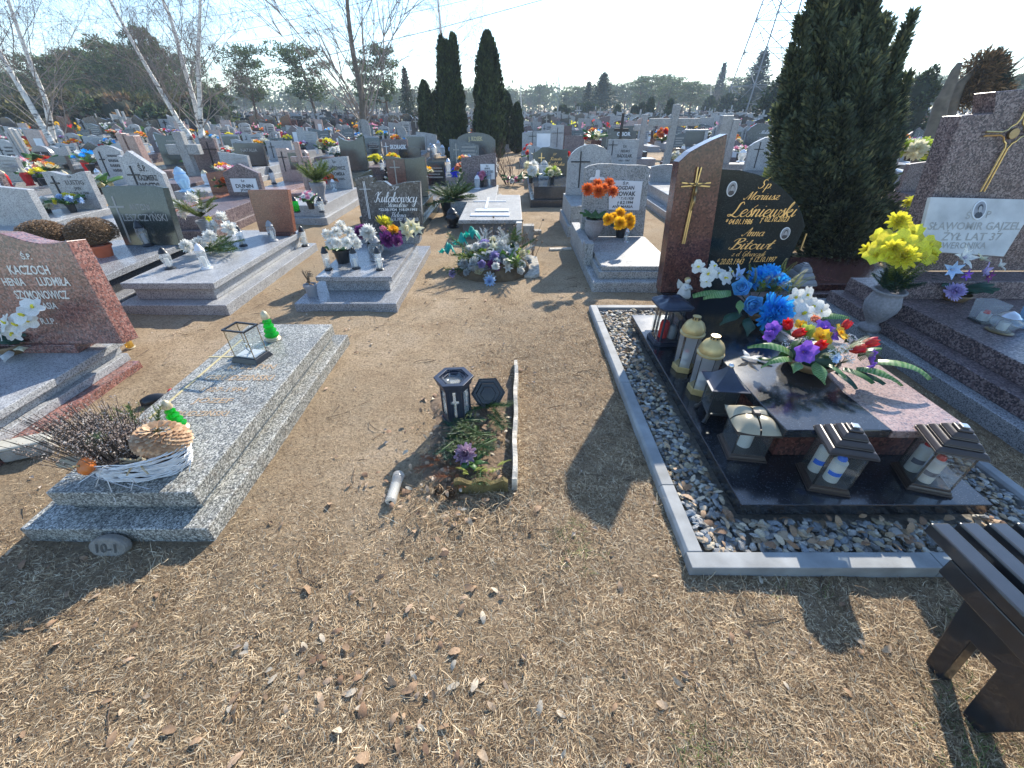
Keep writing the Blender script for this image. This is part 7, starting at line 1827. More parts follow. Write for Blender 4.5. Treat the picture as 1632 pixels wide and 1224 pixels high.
for i, (x, y) in enumerate(near):
    ki = r.randrange(len(KIN)); src = PRK[ki]
    lab = KIN[ki][7]; sc_ = r.uniform(.78,.98)
    grp = "headstones alike: "+lab
    if ki not in first:
        first.add(ki); src.location = (x, y, 0); src['group'] = grp; o = src
    else: o = copy_tree(src, (x, y, 0), r.gauss(0,.03), lab, grp)
    o.scale = (sc_*r.uniform(.82,.95), 1, sc_*r.uniform(.85,1.1))
    zt = .31
    for _ in range(r.choice((0,1,1,2,2))):
        me, nm = r.choice(BQ); b = link("flower_bouquet", me, None, (x+r.uniform(-.25,.25), y-r.uniform(.25,1.2), zt), (0,0,r.uniform(0,6)))
        s = r.uniform(.9,1.5); b.scale = (s,s,s); tag(b, "%s bouquet on a grave in the crowded rows" % nm, "bouquet", "%s bouquets in the crowded rows" % nm)
    for _ in range(r.choice((0,1,1,2,2))):
        me, nm = r.choice(LN_); b = link("grave_lantern", me, None, (x+r.uniform(-.3,.3), y-r.uniform(.2,1.4), zt)); tag(b, "%s lantern on a grave in the crowded rows" % nm, "lantern", "%s lanterns in the crowded rows" % nm)
# everything beyond reads as one dense mass
def mass(name, label, pts, mats, builder, cat="graves"):
    mb = MB(); rr_ = random.Random(5)
    for p in pts: builder(mb, rr_, *p)
    o = mb.build(name, mats, None); tag(o, label, cat, kind='stuff'); return o
fm = [g_dark, g_light, g_mid, g_brown, g_black, g_red2, g_lightrough, g_kula, m_text_worn, g_pink]
PK = ['arch','rect','swoop','gable','dome','wave','vee','slantr','swoopl']
def fb(mb, rr_, x, y):
    W = rr_.uniform(.5,.95); h = rr_.uniform(.5,.95); z = rr_.uniform(.2,.4); mi = rr_.choice((0,0,1,1,2,3,4,5,6,7,9))
    mb.M = Matrix.Translation((x,y,0)) @ Matrix.Rotation(rr_.gauss(0,.04),4,'Z')
    mb.box(-W/2-.08,W/2+.08,-1.8,.2,-.03,z, rr_.choice((1,2,6,mi)))
    mb.prism([(a,b+z) for a,b in prof(rr_.choice(PK), W, h, 5)], 0, .1, mi)
    if rr_.random() < .35: mb.box(-.03,.03,-.05,0,z+h*.3,z+h*(1.25 if rr_.random()<.3 else .9), 8 if mi in (0,4,7) else 4); mb.box(-.14,.14,-.05,0,z+h*.68,z+h*.74, 8 if mi in (0,4,7) else 4)
    if rr_.random() < .09: H_ = rr_.uniform(1.3,1.9); mb.box(.3,.42,.12,.22,0,H_,rr_.choice((1,2,4))); mb.box(.05,.67,.12,.22,H_*.7,H_*.78,rr_.choice((1,2,4)))
mass("far_graves", "dense mass of far gravestones filling the cemetery towards the woods", far, fm, fb)
def ff(mb, rr_, x, y):
    for _ in range(rr_.choice((0,1,1,2,2))):
        cx, cy = x+rr_.uniform(-.35,.35), y-rr_.uniform(.1,1.2); mi = rr_.randrange(8); cz = rr_.uniform(.45,.8)
        for j in range(9):
            c = Vector((cx+rr_.gauss(0,.1), cy+rr_.gauss(0,.08), cz+rr_.gauss(0,.07))); s = .07
            a = rr_.uniform(0,3); u = Vector((math.cos(a),0,math.sin(a)))*s; v_ = Vector((-math.sin(a),-.3,math.cos(a)))*s
            mb.add([c-u, c-v_, c+u, c+v_], [(0,1,2,3)], mi if j % 3 else 5)
mass("far_flowers", "coloured flower specks on the far gravestones", far, [p_white,p_orange,p_red,p_yellow,p_pink,l_green,p_cream,p_gold], ff, "flowers")

# ---------------------------------------------------------------- trees
mk_birch = None
def birch_bark():
    m, n, l, bs = newmat("birch_bark")
    tc = n.new("ShaderNodeTexCoord"); mp = n.new("ShaderNodeMapping"); mp.inputs["Scale"].default_value = (2.2,2.2,9)
    l.new(tc.outputs["Object"], mp.inputs[0])
    nz = n.new("ShaderNodeTexNoise"); nz.inputs["Scale"].default_value = 1.3; nz.inputs["Detail"].default_value = 7; nz.inputs["Roughness"].default_value = .7; l.new(mp.outputs[0], nz.inputs["Vector"])
    # darker, cracked bark near the foot (the real tree has it there)
    sx = n.new("ShaderNodeSeparateXYZ"); l.new(tc.outputs["Object"], sx.inputs[0])
    mr = n.new("ShaderNodeMapRange"); mr.inputs[1].default_value = 0; mr.inputs[2].default_value = 2.5; mr.inputs[3].default_value = .09; mr.inputs[4].default_value = 0; l.new(sx.outputs[2], mr.inputs[0])
    sb = n.new("ShaderNodeMath"); sb.operation = 'SUBTRACT'; l.new(nz.outputs[0], sb.inputs[0]); l.new(mr.outputs[0], sb.inputs[1])
    r_ = ramp(n, [(.33,(.04,.037,.033)),(.40,(.35,.33,.30)),(.45,(.78,.76,.71))]); l.new(sb.outputs[0], r_.inputs[0])
    l.new(r_.outputs[0], bs.inputs["Base Color"]); bs.inputs["Roughness"].default_value = .8
    return m
m_birch = birch_bark()
m_twig = plain("birch_twig", (.24,.19,.17), .9, 0, .2)
m_limb = plain("limb_bark", (.27,.23,.20), .9, 0, .3, 8)
m_bark = plain("pine_bark", (.12,.08,.055), .9, 0, .4, 8, .5)
m_gbark = plain("grey_bark", (.13,.11,.085), .9, 0, .4, 6, .6)
def smooth_path(pts, n):
    out = []
    for i in range(n+1):
        t = i/n*(len(pts)-1); k = min(int(t), len(pts)-2); f = t-k
        p0 = pts[max(k-1,0)]; p1 = pts[k]; p2 = pts[k+1]; p3 = pts[min(k+2,len(pts)-1)]
        out.append(.5*((2*p1)+(p2-p0)*f+(2*p0-5*p1+4*p2-p3)*f*f+(3*p1-p0-3*p2+p3)*f**3))
    return out
def bare_tree(label, path, r0, nbr, blen, seed, group=None, droop=.5, twr=.006, start=.25, name="birch_tree", bark=None, dens=1.0, up=.9):
    r = random.Random(seed); base = Vector(path[0]); P_ = smooth_path([Vector(p)-base for p in path], 22)
    g = thing(name, label, "tree", base, 0, group)
    n = len(P_)
    MB().tube(P_, [r0*(1-.82*i/(n-1))+r0*.25*max(0,1-i/2) for i in range(n)], 10).build("trunk", bark or m_birch, g, smooth=True)
    q = MB(); L_b = MB()
    def grow(p, d, L, rad, dep):
        seg = 5 if dep > 0 else 4; pts = [p]
        for i in range(seg):
            d = (d+Vector((r.gauss(0,.13), r.gauss(0,.13), r.gauss(0,.09)+(.05 if dep >= 2 else -droop*.42)))).normalized(); pts.append(pts[-1]+d*L/seg)
        (L_b if rad > .0119 else q).tube(pts, [rad*(1-.7*i/seg) for i in range(seg+1)], 5 if rad > .012 else 3, cap=False)
        if dep > 0:
            m_ = int((4,4.6,5)[min(dep,2)-0]*dens)
            for j in range(m_):
                k = r.randint(1, seg); dd = (d+Vector((r.uniform(-.9,.9), r.uniform(-.9,.9), r.uniform(-.4,.5)))).normalized()
                grow(pts[k], dd, L*r.uniform(.42,.7), max(.0035, rad*.45), dep-1)
    for j in range(nbr):
        t = start+(1-start)*(j+.5)/nbr; k = int(t*(n-1)); p = P_[k]
        a = j*2.4+r.uniform(-.4,.4); d = Vector((math.cos(a), math.sin(a), up+r.uniform(-.2,.4))).normalized()
        grow(p, d, blen*(1.15-.75*t)*r.uniform(.75,1.2), max(.012, r0*.22*(1.1-t)), 3)
    L_b.build("limb", m_limb, g, smooth=True)
    o = q.build("twigs", m_twig, g); o['kind'] = 'stuff'
    return g
def at(px, py, Y): return GY(px, py, Y)
def tp(Y, *pp): 
    pts = [GY(px,py,Y) for px,py in pp]; pts[0].z = min(pts[0].z, 0) if pts[0].z < .6 else pts[0].z
    b = pts[0].copy(); b.z = -.05; return [b]+pts
bare_tree("white birch trunk leaning far left out of the frame, left edge", tp(17,(92,236),(80,222),(38,150),(0,84),(-30,20),(-60,-60)), .135, 16, 3.4, 1, droop=.6, start=.35)
bare_tree("birch with pale trunk rising just right of the leaning one at far left", tp(17.4,(93,236),(86,225),(72,160),(47,97),(13,0),(-10,-90)), .135, 20, 3.4, 2, droop=.6, start=.3)
bare_tree("tall slanting birch left of the crossing pair", tp(20,(300,214),(290,201),(262,155),(222,86),(175,0),(120,-110)), .135, 20, 3.4, 3, droop=.7, start=.35)
bare_tree("thin birch curving behind the upright white birch", tp(21,(318,200),(312,170),(290,95),(272,30),(259,0),(235,-90)), .13, 18, 3.0, 4, droop=.7, start=.3)
bare_tree("upright white birch with drooping twigs, left of centre", tp(20,(321,214),(320,199),(316,97),(319,0),(318,-120)), .135, 24, 3.6, 5, droop=.8, start=.3)
bare_tree("large leafless spreading tree with dark foot, centre left", tp(24,(579,208),(578,190),(576,150),(562,80),(553,0),(548,-110)), .24, 26, 5.2, 6, droop=.3, start=.14, name="leafless_tree", bark=m_gbark, up=1.3, dens=1.15)
bare_tree("slender bare birch behind the left thuja", tp(28,(716,208),(714,190),(708,100),(698,0),(695,-90)), .14, 26, 3.6, 7, droop=.7, start=.2)
bare_tree("small bare birch above the far tree line, centre", tp(70,(831,178),(830,150),(829,124)), .10, 12, 1.6, 8, start=.3)
bare_tree("bare pale birch behind the power pylon foot, right", tp(60,(1252,178),(1250,150),(1247,100),(1246,75)), .14, 16, 2.6, 9, droop=.8, start=.2)
bare_tree("small bare tree right of the two spruces, far right woods", tp(95,(1134,176),(1133,150),(1134,105)), .14, 12, 2.8, 10, start=.3)

# foliage clouds
def cloud(centres, sizes, n_each, leaf, seed, up=0.0, flat=1.0, outward=None, mats=None, name="foliage", parent=None, asp=.35, jitter=1.0):
    rg = np.random.default_rng(seed); C = np.array(centres); S_ = np.array(sizes)
    N = len(C)*n_each; ci = np.repeat(np.arange(len(C)), n_each)
    d = rg.normal(size=(N,3)); d /= np.linalg.norm(d,axis=1)[:,None]+1e-9
    rad = rg.uniform(.35,1,N)**.5
    P_ = C[ci]+d*S_[ci]*rad[:,None]
    t = rg.normal(size=(N,3))*jitter+d*.8; t[:,2] += up; t /= np.linalg.norm(t,axis=1)[:,None]+1e-9
    b = np.cross(t, rg.normal(size=(N,3))); b /= np.linalg.norm(b,axis=1)[:,None]+1e-9
    L = leaf*rg.uniform(.6,1.4,N)[:,None]
    V = np.stack([P_, P_+t*L*.5+b*L*asp*.5, P_+t*L, P_+t*L*.5-b*L*asp*.5], 1).reshape(-1,3)
    F = np.arange(N*4).reshape(N,4)
    me = np_mesh(name, V, F); me.materials.append(mats)
    return me
f_pine = multi("pine_foliage", [(0,(.035,.06,.025)),(.5,(.075,.115,.04)),(1,(.13,.17,.07))], .7, .4, 1.2, .35)
f_thuja = multi("thuja_foliage", [(0,(.012,.022,.009)),(.6,(.03,.048,.016)),(1,(.07,.10,.03))], .75, .2, 2.5, .4)
f_jun = multi("juniper_foliage", [(0,(.03,.045,.03)),(.55,(.08,.105,.06)),(.9,(.13,.155,.075)),(1,(.22,.22,.09))], .75, .28, 3, .4)
f_spruce = multi("spruce_foliage", [(0,(.02,.035,.025)),(.6,(.04,.06,.035)),(1,(.07,.09,.045))], .7, .2, 1.5, .3)
f_olive = multi("olive_foliage", [(0,(.05,.055,.018)),(.6,(.10,.10,.03)),(1,(.17,.15,.05))], .75, .25, 1.2, .3)
f_brown = multi("brown_foliage", [(0,(.06,.04,.02)),(.6,(.14,.09,.045)),(1,(.30,.17,.07))], .8, .2, 2, .3)
# thujas: closed columns of upright sprays
def column_foliage(H, R_, n, seed, leaf, shape=1.0, tips=1):
    rg = np.random.default_rng(seed)
    t = rg.uniform(0,1,n)**.85; z = t*H*.985
    a = rg.uniform(0,2*np.pi,n)
    prof_ = (1-t**2.6)**.62*(.82+.18*np.minimum(1,t*6))
    lob = 1+.10*np.sin(a*5+z*1.3+seed)+.08*np.sin(a*9-z*2.1)+.07*np.sin(z*7+a*2)
    rr_ = R_*prof_*lob*rg.uniform(.70,1.04,n)
    P_ = np.stack([rr_*np.cos(a), rr_*np.sin(a), z+.03],1)
    d = np.stack([np.cos(a)*.55, np.sin(a)*.55, np.full(n,1.15)],1)+rg.normal(size=(n,3))*.33; d /= np.linalg.norm(d,axis=1)[:,None]
    b = np.stack([-np.sin(a),np.cos(a),rg.normal(size=n)*.3],1)+rg.normal(size=(n,3))*.4; b /= np.linalg.norm(b,axis=1)[:,None]
    L = leaf*rg.uniform(.6,1.4,n)[:,None]
    V = np.stack([P_, P_+d*L*.5+b*L*.28, P_+d*L, P_+d*L*.5-b*L*.28],1).reshape(-1,3)
    return V
def np_foliage(name, Vs, mat, parent):
    V = np.concatenate(Vs); me = np_mesh(name, V, np.arange(len(V)).reshape(-1,4)); me.materials.append(mat)
    return link(name, me, parent)
def thuja(label, x, y, H, R_, seed, n=16000, leaf=.12, mat=None, group=None, name="thuja_tree"):
    g = thing(name, label, "tree", (x,y,0), 0, group)
    MB().tube([(0,0,-.05),(0,0,H*.5),(0,0,H*.9)], [.09,.06,.02], 8).build("trunk", m_gbark, g)
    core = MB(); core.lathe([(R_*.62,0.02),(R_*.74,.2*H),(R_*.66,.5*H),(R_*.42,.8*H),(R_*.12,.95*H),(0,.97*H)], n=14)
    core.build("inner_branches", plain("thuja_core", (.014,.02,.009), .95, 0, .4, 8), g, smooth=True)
    o = np_foliage("crown", [column_foliage(H, R_, n, seed, leaf)], mat or f_thuja, g)
    return g
def Yh(px, pyt, Y): return GY(px, pyt, Y)
a = GY(723,230,18); thuja("left one of the twin tall dark thujas with two pointed tips", a.x, 18, GY(716,68,18).z, .52, 3, 18000)
g_ = COL.objects[-1] if False else None
a = GY(718,230,18); 
V2 = column_foliage(1.3, .20, 1300, 14, .11); V2[:,2] += GY(716,58,18).z-1.35; V2[:,0] -= .18
tw = [o for o in bpy.data.objects if o.name.startswith("thuja_tree")][0]
np_foliage("crown_tip", [V2, column_foliage(1.3,.19,1300,15,.11)+np.array([.22,0,GY(716,56,18).z-1.3])], f_thuja, tw)
a = GY(781,230,17.2); thuja("right one of the twin tall dark thujas, single pointed tip", a.x, 17.2, GY(774,53,17.2).z, .52, 5, 18000)
for label, px, top, Y, R_, sd in (("short thuja left of the tall twin thujas", 682, 132, 20, .36, 6),("slim thuja touching the left side of the tall twin thujas", 697, 150, 21, .22, 7),("lower thuja right behind the tall twin thujas", 807, 150, 21, .36, 8),("smallest thuja at right of the tall twin thujas", 824, 168, 20, .26, 9)):
    a = GY(px, 200, Y); thuja(label, a.x, Y, GY(px,top,Y).z, R_, sd, 7000)
for i,(px, top, Y, R_) in enumerate(((896,172,60,1.2),(1066,163,55,.45),(1035,160,58,.45),(1022,168,60,.5),(1010,172,60,.4),(984,172,60,.4),(1128,156,75,1.2))):
    a = GY(px, 180, Y); thuja("small dark cone-shaped conifer before the far woods, right centre", a.x, Y, GY(px,top,Y).z, R_, 20+i, 1400, .35, None, "small dark cone conifers before the far woods")
def round_bush(label, px, top, Y, R_, H=None, mat=None, seed=1, n=5000, leaf=.22, name="juniper_bush", group=None):
    a = GY(px, 190, Y); H = H or GY(px, top, Y).z; g = thing(name, label, "shrub", (a.x, Y, 0), 0, group)
    r = random.Random(seed); cs = []; ss = []
    for i in range(34):
        z = r.uniform(.1,.93)*H; k = math.sin(math.pi*min(1,(z/H)*.75+.22)); aa = r.uniform(0,6.28); cs.append((R_*.62*k*math.cos(aa), R_*.62*k*math.sin(aa), z)); ss.append((R_*.36*k+.1,R_*.36*k+.1,H*.12))
    MB().tube([(0,0,-.05),(0,0,H*.6)], [.1,.04], 6).build("trunk", m_gbark, g)
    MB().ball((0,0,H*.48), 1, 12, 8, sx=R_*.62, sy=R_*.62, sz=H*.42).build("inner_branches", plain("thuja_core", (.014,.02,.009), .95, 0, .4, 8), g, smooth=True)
    me = cloud(cs, ss, n//34, leaf, seed, .6, mats=mat or f_thuja, name="crown", asp=.5); link("crown", me, g)
    return g
round_bush("rounded dark conifer bush left of the pylon foot", 1236, 117, 40, 2.0, seed=2)
round_bush("rounded dark bush low before the far woods, right centre", 1160, 152, 70, 3.2, seed=3, leaf=.35)
round_bush("broad low dark yew beside the big spruce, right centre", 932, 166, 75, 3.6, seed=4, leaf=.35)
round_bush("rounded juniper standing behind the big juniper, right", 1446, 110, 24, 1.0, seed=5, leaf=.15)
round_bush("yellowish shrub at the left edge under the pines", 8, 165, 30, 1.6, seed=6, mat=f_olive, leaf=.2)
# broken off tree and stump
g = thing("broken_tree", "snapped brown tree trunk pair with dead orange-brown branches, right", "tree", (GY(1478,240,12).x,12,0))
q = MB(); b0 = Vector(g.location)
q.tube([p-b0 for p in (Vector((b0.x,12,-.05)), GY(1482,232,12), GY(1500,165,12), GY(1512,140,12), GY(1523,112,12), GY(1530,100,12))], [.24,.20,.15,.12,.09,.05], 9)
q.tube([p-b0 for p in (Vector((b0.x+.3,12,-.05)), GY(1500,215,12.2), GY(1518,165,12.2), GY(1530,135,12.2), GY(1560,105,12.2))], [.18,.15,.13,.10,.05], 9)
q.build("trunk", m_gbark, g, smooth=True)
cs = [GY(px,py,12.2)-b0 for px,py in ((1560,105),(1572,100),(1565,120),(1555,130),(1548,140),(1575,118),(1550,150),(1570,140),(1540,155),(1583,108),(1590,140))]
link("crown", cloud([tuple(c) for c in cs], [(.24,.28,.22)]*len(cs), 420, .15, 4, .3, mats=f_brown, name="crown", asp=.18), g)
cs2 = [GY(px,py,12.2)-b0 for px,py in ((1582,98),(1590,118),(1594,135))]
link("crown_green", cloud([tuple(c) for c in cs2], [(.16,.2,.2)]*3, 260, .14, 5, .5, mats=f_spruce, name="crown_green", asp=.3), g)
q = MB(); r = random.Random(8)
for k in range(10):
    p = GY(1590,130,12.2)-b0; d = Vector((r.uniform(.4,1),0,r.uniform(.1,1))).normalized()*r.uniform(.6,1.3); q.tube([p, p+d*.5, p+d], [.012,.008,.004], 3)
for k in range(4):
    p = GY(1515,140,12.2)-b0; d = Vector((r.uniform(-.5,.6),0,1)).normalized()*r.uniform(.5,.9); q.tube([p, p+d*.5+Vector((.04,0,0)), p+d], [.012,.008,.004], 3)
q.build("bare_twigs", m_gbark, g)
round_bush("weeping brownish shrub under the left pines", 150, 168, 34, 2.4, seed=16, mat=f_brown, leaf=.3, name="weeping_shrub")

# big juniper: many upright plumes
def juniper():
    b = Vector((3.95, 5.45, 0)); b = GY(1330, 398, 5.45); b.z = 0
    g = thing("juniper_tree", "big dark many-tipped juniper behind the black headstone", "tree", b)
    rg = np.random.default_rng(11); r = random.Random(11)
    tips = [(1330,5,.15,.22),(1392,10,.1,.22),(1440,60,.3,.2),(1408,25,.3,.2),(1365,-35,.3,.22),(1445,120,.2,.22),(1437,170,.3,.22),(1276,28,0,.17),(1300,-30,.1,.17),(1256,110,.1,.2),(1262,88,0,.16),(1240,170,.0,.2),(1290,60,.2,.2),(1320,-30,0,.22),(1345,-45,.1,.22),(1375,-30,.2,.2),(1395,-25,0,.16),(1300,10,.3,.2),(1418,35,0,.12),(1455,20,.1,.12),(1430,75,.2,.2),(1352,40,-.2,.24),(1300,130,-.4,.24),(1262,190,-.3,.22),(1385,90,-.4,.26),(1340,170,-.6,.28),(1420,150,-.3,.22),(1248,260,-.1,.2),(1300,250,-.6,.26),(1360,260,-.7,.26),(1410,250,-.5,.24),(1436,215,.1,.16),(1280,320,-.5,.22),(1340,330,-.8,.26),(1395,340,-.6,.24),(1425,330,-.2,.16),(1310,60,.6,.26),(1400,60,.6,.26),(1350,30,.5,.22),(1270,150,.5,.25),(1425,160,.5,.22)]
    Vs = []; core = MB(); st = MB()
    for px,py,dy,rad in tips:
        tip = GY(px, py, b.y+dy)-b
        foot = Vector((tip.x*.45, dy*.8, max(.05, min(.35, tip.z-.9)))); ax = tip-foot; H = ax.length
        n = int(1900*max(.7, H)*(rad/.2)**.8)
        t = rg.uniform(0,1,n); a = rg.uniform(0,2*np.pi,n)
        pr = rad*(1.05 if tip.z < 1.3 else .95)*np.minimum(1,(1-t)*1.7+.07)**.85*(.55+.45*np.minimum(1,t*4))*(1+.22*np.sin(a*3+t*9+px)+.18*np.sin(t*23+a*2))*rg.uniform(.45,1.15,n)
        axn = np.array(ax.normalized()); u = np.cross(axn,[0,1,.1]); u /= np.linalg.norm(u); v_ = np.cross(axn,u)
        rad_v = np.cos(a)[:,None]*u+np.sin(a)[:,None]*v_
        P_ = np.array(foot)+t[:,None]*np.array(ax)+rad_v*pr[:,None]
        d = rad_v*.75+axn*1.0+rg.normal(size=(n,3))*.38; d /= np.linalg.norm(d,axis=1)[:,None]
        bb = np.cross(d, rg.normal(size=(n,3))); bb /= np.linalg.norm(bb,axis=1)[:,None]
        L = .062*rg.uniform(.5,1.5,n)[:,None]
        Vs.append(np.stack([P_, P_+d*L*.5+bb*L*.17, P_+d*L, P_+d*L*.5-bb*L*.17],1).reshape(-1,3))
        core.tube([foot, foot+ax*.25, foot+ax*.5, foot+ax*.62], [rad*.40,rad*.5,rad*.3,rad*.04], 7)
        st.tube([Vector((tip.x*.15,0,-.05)), foot, foot+ax*.6], [.04,.03,.012], 5)
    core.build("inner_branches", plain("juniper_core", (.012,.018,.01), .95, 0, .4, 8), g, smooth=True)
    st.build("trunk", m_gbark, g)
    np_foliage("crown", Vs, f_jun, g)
juniper()
b = GY(1228,262,6.5); b.z = 0
g = thing("golden_conifer", "low bright green conifer shrub at the left foot of the big juniper", "shrub", b)
link("crown", cloud([(.0,0,.5),(.1,0,.7),(.22,.1,.85),(-.08,0,.35),(.25,0,.4)], [(.16,.16,.22)]*5, 500, .07, 9, 1.2, mats=f_olive if False else l_firlit, name="crown", asp=.3), g)

# pines and spruces: a few kinds, copied
def pine(seed, H, crown_r, label, lean=0.0, cat="tree", layers=9, mat=None):
    r = random.Random(seed); g = thing("pine_tree", label, cat, (0,0,-90), 0, "")
    T_ = [Vector((lean*H*(i/6)**1.5+r.uniform(-.1,.1)*i/3, r.uniform(-.1,.1)*i/3, H*.93*i/6)) for i in range(7)]; T_[0].z = -.1
    q = MB(); q.tube(T_, [H*.021*(1-.75*i/6) for i in range(7)], 7)
    cs = []; ss = []
    for k in range(layers*3):
        t = .34+.64*(k+.5)/(layers*3); i = min(5, int(t*6)); p = T_[i].lerp(T_[i+1], t*6-i) if i < 6 else T_[6]
        a = k*2.4+r.uniform(-.5,.5); L = crown_r*(.35+.75*math.sin(math.pi*min(1,(t-.25)*1.15)))*r.uniform(.5,1.15)
        e = p+Vector((math.cos(a)*L, math.sin(a)*L, L*r.uniform(.05,.4)))
        q.tube([p, p.lerp(e,.5)+Vector((0,0,-.1)), e], [H*.006,H*.004,H*.002], 4)
        for m_ in range(3):
            f = .5+.28*m_; c = p.lerp(e, f)+Vector((r.uniform(-.3,.3), r.uniform(-.3,.3), r.uniform(0,.3))); cs.append(tuple(c)); s = crown_r*r.uniform(.10,.22); ss.append((s*1.25, s*1.25, s*.55))
    cs.append((T_[6].x, T_[6].y, H*.95)); ss.append((crown_r*.25,crown_r*.25,H*.05))
    q.build("trunk", m_bark, g, smooth=True)
    link("crown", cloud(cs, ss, 58, .40*H/10, seed, .5, mats=mat or f_pine, name="crown", asp=.28), g)
    return g
def spruce(seed, H, R_, label, mat=None):
    r = random.Random(seed); g = thing("spruce_tree", label, "tree", (0,0,-90), 0, "")
    MB().tube([(0,0,-.1),(0,0,H*.5),(0,0,H)], [H*.018,H*.01,.01], 6).build("trunk", m_bark, g)
    cs = []; ss = []
    for k in range(90):
        t = (k+.5)/90; z = H*(.06+.93*t); L = R_*(1-t)**.85*r.uniform(.65,1.12)+.05; a = k*2.4
        for f in (.45,.85): cs.append((L*f*math.cos(a), L*f*math.sin(a), z-L*f*.25)); ss.append((L*.28+.05,L*.28+.05,.14+.02*H*(1-t)*.5))
    link("crown", cloud(cs, ss, 22, .05*H, seed, -.1, mats=mat or f_spruce, name="crown", asp=.3), g)
    return g
PN = [pine(1, 10, 2.6, "a"), pine(2, 10, 3.0, "a", .05), pine(3, 10, 2.2, "a", -.04), pine(4, 10, 3.4, "a", .08, layers=11), pine(5, 10, 2.0, "a", layers=7)]
SPR = [spruce(6, 10, 3.6, "a"), spruce(7, 10, 2.9, "a")]
placed = set()
def place(src, px, top, Y, label, group=None, dx=0, xs=1.0, seedrot=0):
    a = GY(px, 180, Y); H = GY(px, top, Y).z; s = H/10*1.04
    rz = random.Random(int(px*7+Y)).uniform(0,6.28)
    if src.name not in placed:
        placed.add(src.name); o = src; o.location = (a.x, Y, 0); o.rotation_euler = (0,0,rz); o['label'] = label
        if group: o['group'] = group
        elif 'group' in o: del o['group']
    else:
        o = copy_tree(src, (a.x, Y, 0), rz, label, group)
        if not group and 'group' in o: del o['group']
    o.scale = (s*xs, s*xs, s)
    return o
place(PN[3], 408, 76, 46, "spreading dark pine left of centre, left of the leaning-crown pine", xs=1.0)
place(PN[1], 503, 72, 46, "pine with wide leaning crown and thick trunk, centre left", xs=1.2)
place(PN[0], 618, 72, 44, "pine behind the large leafless tree, centre left", xs=.95)
place(PN[4], 585, 100, 52, "smaller pine just left of the large leafless tree")
place(SPR[0], 652, 112, 42, "bluish spruce left of the thujas", xs=.8)
place(SPR[0], 957, 120, 85, "pointed dark spruce before the far woods, right centre", xs=1.8)
place(SPR[1], 935, 133, 92, "thinner spruce just left of the pointed dark spruce", xs=1.5)
place(SPR[1], 1192, 86, 90, "tallest ragged spruce left of the pylon", xs=1.5)
place(SPR[1], 1137, 104, 120, "tall thin spruce in the far woods, left of tallest ragged spruce", xs=.9)
place(SPR[1], 1057, 122, 130, "small pointed spruce in the far woods, right centre", xs=.9)
place(PN[2], 1600, 118, 60, "pine behind the tall brown monument, right edge")
r = random.Random(17)
gl = "pines of the dense left wood"
for k in range(50):
    px = -330+k*14.2+r.uniform(-8,8); Y = r.uniform(38,62)
    top = 90+16*math.sin(px*.021)+r.uniform(-12,34)
    if px > 330: top += 38
    place(r.choice(PN), px, top, Y, "green pine in the dense wood behind the birches, left", gl, xs=r.uniform(.95,1.3))
place(PN[0], 266, 42, 42, "tallest brownish pine behind the leaning birches, left", xs=.62)
place(PN[2], 285, 60, 43, "second tall brownish pine behind the leaning birches, left", xs=.7)
for k in range(26):
    px = 20+k*13; Y = r.uniform(33,38)
    round_bush("olive green undergrowth bush at the foot of the left wood", px, 150+r.uniform(-8,14), Y, r.uniform(1.2,2.2), seed=40+k, mat=(f_olive,f_pine,f_brown)[k%3] if k % 4 else f_olive, n=1400, leaf=.3, group="undergrowth bushes at the foot of the left wood", name="undergrowth_bush")
gr = "far pines of the hazy woods on the horizon"
for k in range(110):
    px = 330+k*13.2+r.uniform(-6,6); Y = r.uniform(105,190)
    if 860 < px < 900 and r.random() < .3: continue
    base = 143-9*math.sin((px-700)*.006)+(-8 if px > 950 else 8)
    if px < 700: base = 150
    if px > 1440: base = 125
    place(r.choice(PN), px, base+r.uniform(-9,14), Y, "distant hazy pine of the woods along the horizon", gr, xs=r.uniform(1.3,1.9))
# the closed wood behind them
cs = []; ss = []
for k in range(520):
    az = math.radians(-62+124*k/520+r.uniform(-.2,.2)); D = r.uniform(200,235); x, y = D*math.tan(az) if abs(az) < 1 else D*math.tan(az), D
    H = r.uniform(5.5,9.5)
    for z in (H*.25,H*.55,H*.85): cs.append((x+r.uniform(-2,2), y, z)); ss.append((3.6,3.0,2.0))
me = cloud(cs, ss, 26, 1.5, 3, .4, mats=f_pine, name="far_woodland", asp=.45)
tag(link("far_woodland", me), "far closed band of woodland on the horizon", "woodland", kind='stuff')

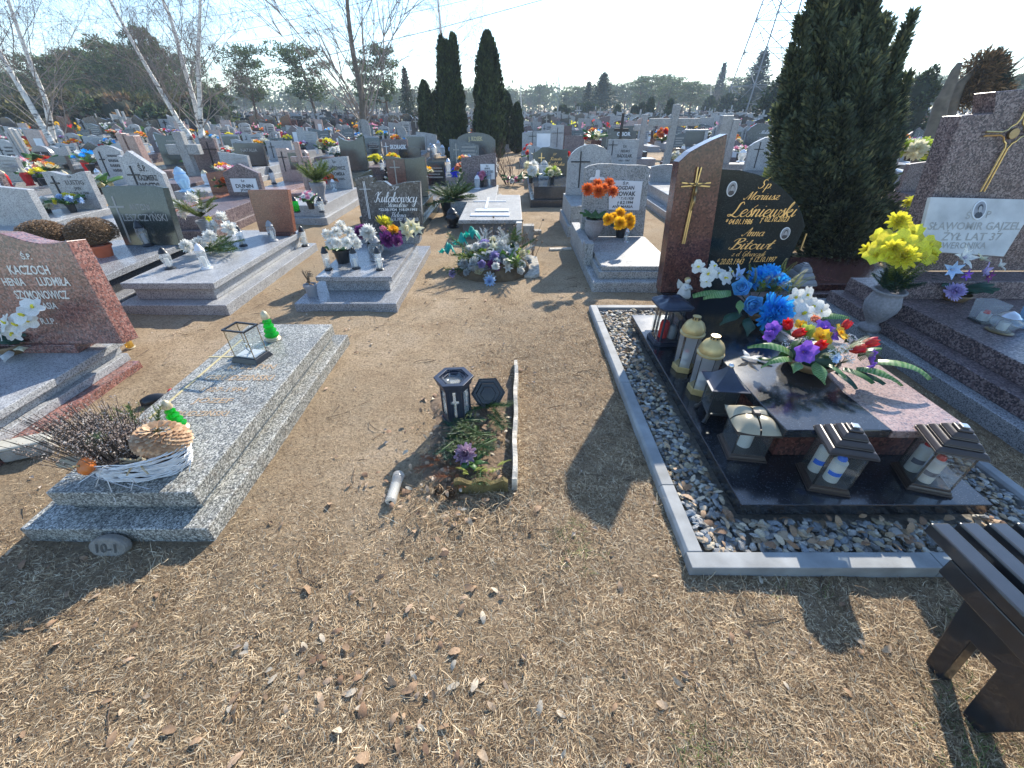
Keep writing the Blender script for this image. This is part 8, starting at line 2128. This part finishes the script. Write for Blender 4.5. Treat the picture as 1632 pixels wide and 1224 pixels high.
# ---------------------------------------------------------------- power pylon and lines
m_lat = plain("galvanised_steel", (.20,.21,.22), .6, .4, .1)
def pylon(label, x, y, H, W0, loc_r=.09, arms=True):
    g = thing("power_pylon", label, "pylon", (x, y, 0))
    levels = [0,.11,.21,.30,.38,.45,.52,.58,.64,.70,.76,.82,.88,.94,1.0]
    wd = lambda t: W0*(1-t)**1.0*.86+W0*.13 if t < .64 else W0*.44*(1-(t-.64)*.9)+0
    def corner(t, i):
        wv = (W0*(1-1.05*t) if t < .6 else W0*(.37-.25*(t-.6)))/2
        return Vector(((-1 if i in (0,3) else 1)*wv, (-1 if i < 2 else 1)*wv, H*t))
    legs = MB(); br = MB()
    for i in range(4): legs.tube([corner(t,i) for t in levels], loc_r, 4)
    for a, b in zip(levels[:-1], levels[1:]):
        for i in range(4):
            j = (i+1)%4
            br.tube([corner(a,i), corner(b,j)], loc_r*.55, 3, cap=False); br.tube([corner(a,j), corner(b,i)], loc_r*.55, 3, cap=False); br.tube([corner(b,i), corner(b,j)], loc_r*.5, 3, cap=False)
            m1 = corner(a,i).lerp(corner(b,j),.5); br.tube([corner((a+b)/2,i), m1], loc_r*.35, 3, cap=False); br.tube([corner((a+b)/2,j), m1], loc_r*.35, 3, cap=False)
    legs.build("leg", m_lat, g); br.build("bracing", m_lat, g)
    tips = []
    if arms:
        for t, L in ((.66,8.5),(.80,11),(.93,7)):
            am = MB(); z = H*t
            for s in (-1,1):
                tip = Vector((s*L, 0, z)); tips.append(tip+Vector((x,y,-1.6)))
                for i in (0,2): am.tube([Vector((s*.9,(-.9 if i==0 else .9),z)), tip], loc_r*.6, 3); am.tube([Vector((s*.9,(-.9 if i==0 else .9),z+1.8)), tip], loc_r*.6, 3)
                for f in (.25,.5,.75): am.tube([Vector((s*.9,0,z)).lerp(tip,f), Vector((s*.9,0,z+1.8)).lerp(tip,f)], loc_r*.4, 3)
                am.tube([tip, tip-Vector((0,0,1.6))], .07, 4)
            am.build("cross_arm", m_lat, g)
    return g, tips
a = GY(1213,172,70)
pg, tips = pylon("tall lattice power pylon rising out of frame behind the juniper", a.x, 70, 38, 8.0)
a2 = GY(890,150,330); pylon("tiny far lattice pylon on the horizon right of centre", a2.x, 330, GY(890,121,330).z, 4.5, .12, False)
for k, tip in enumerate(tips):
    end = Vector((tip.x-230, tip.y+120, tip.z+1)); q = MB(); n = 28; pts = []
    for i in range(n+1):
        t = i/n; p = tip.lerp(end, t); p.z -= 9*4*t*(1-t); pts.append(p)
    q.tube(pts, .035, 4, cap=False)
    o = q.build("power_line", plain("cable", (.10,.10,.11), .6), None)
    nm = ["lower","lower","middle","middle","upper","upper"][k]+" power cable on the "+["left","right"][k%2]+" arms of the tall pylon"
    tag(o, nm, "cable")
# nearer wire at the upper middle
a = GY(700,45,60); b = GY(900,-10,60)
q = MB(); q.tube([a+(a-b)*3+Vector((0,0,1)), a, b, b+(b-a)*4+Vector((0,0,3))], .03, 4); tag(q.build("overhead_wire", plain("cable", (.10,.10,.11), .6), None), "single nearer wire crossing the sky above the thujas", "cable")

# ---------------------------------------------------------------- air
hz = bpy.data.materials.new("haze_air"); hz.use_nodes = True; n = hz.node_tree.nodes; l = hz.node_tree.links
n.remove(n["Principled BSDF"]); pv = n.new("ShaderNodeVolumePrincipled"); pv.inputs["Color"].default_value = (.72,.86,1,1); pv.inputs["Density"].default_value = .0012; pv.inputs["Anisotropy"].default_value = 0
l.new(pv.outputs[0], n["Material Output"].inputs["Volume"])
hb = MB().box(-340,340,-70,360,-1,42.5).build("haze", hz, None); tag(hb, "thin pale haze in the air over the whole cemetery", "haze", kind='stuff')
bpy.data.objects.remove(_to)
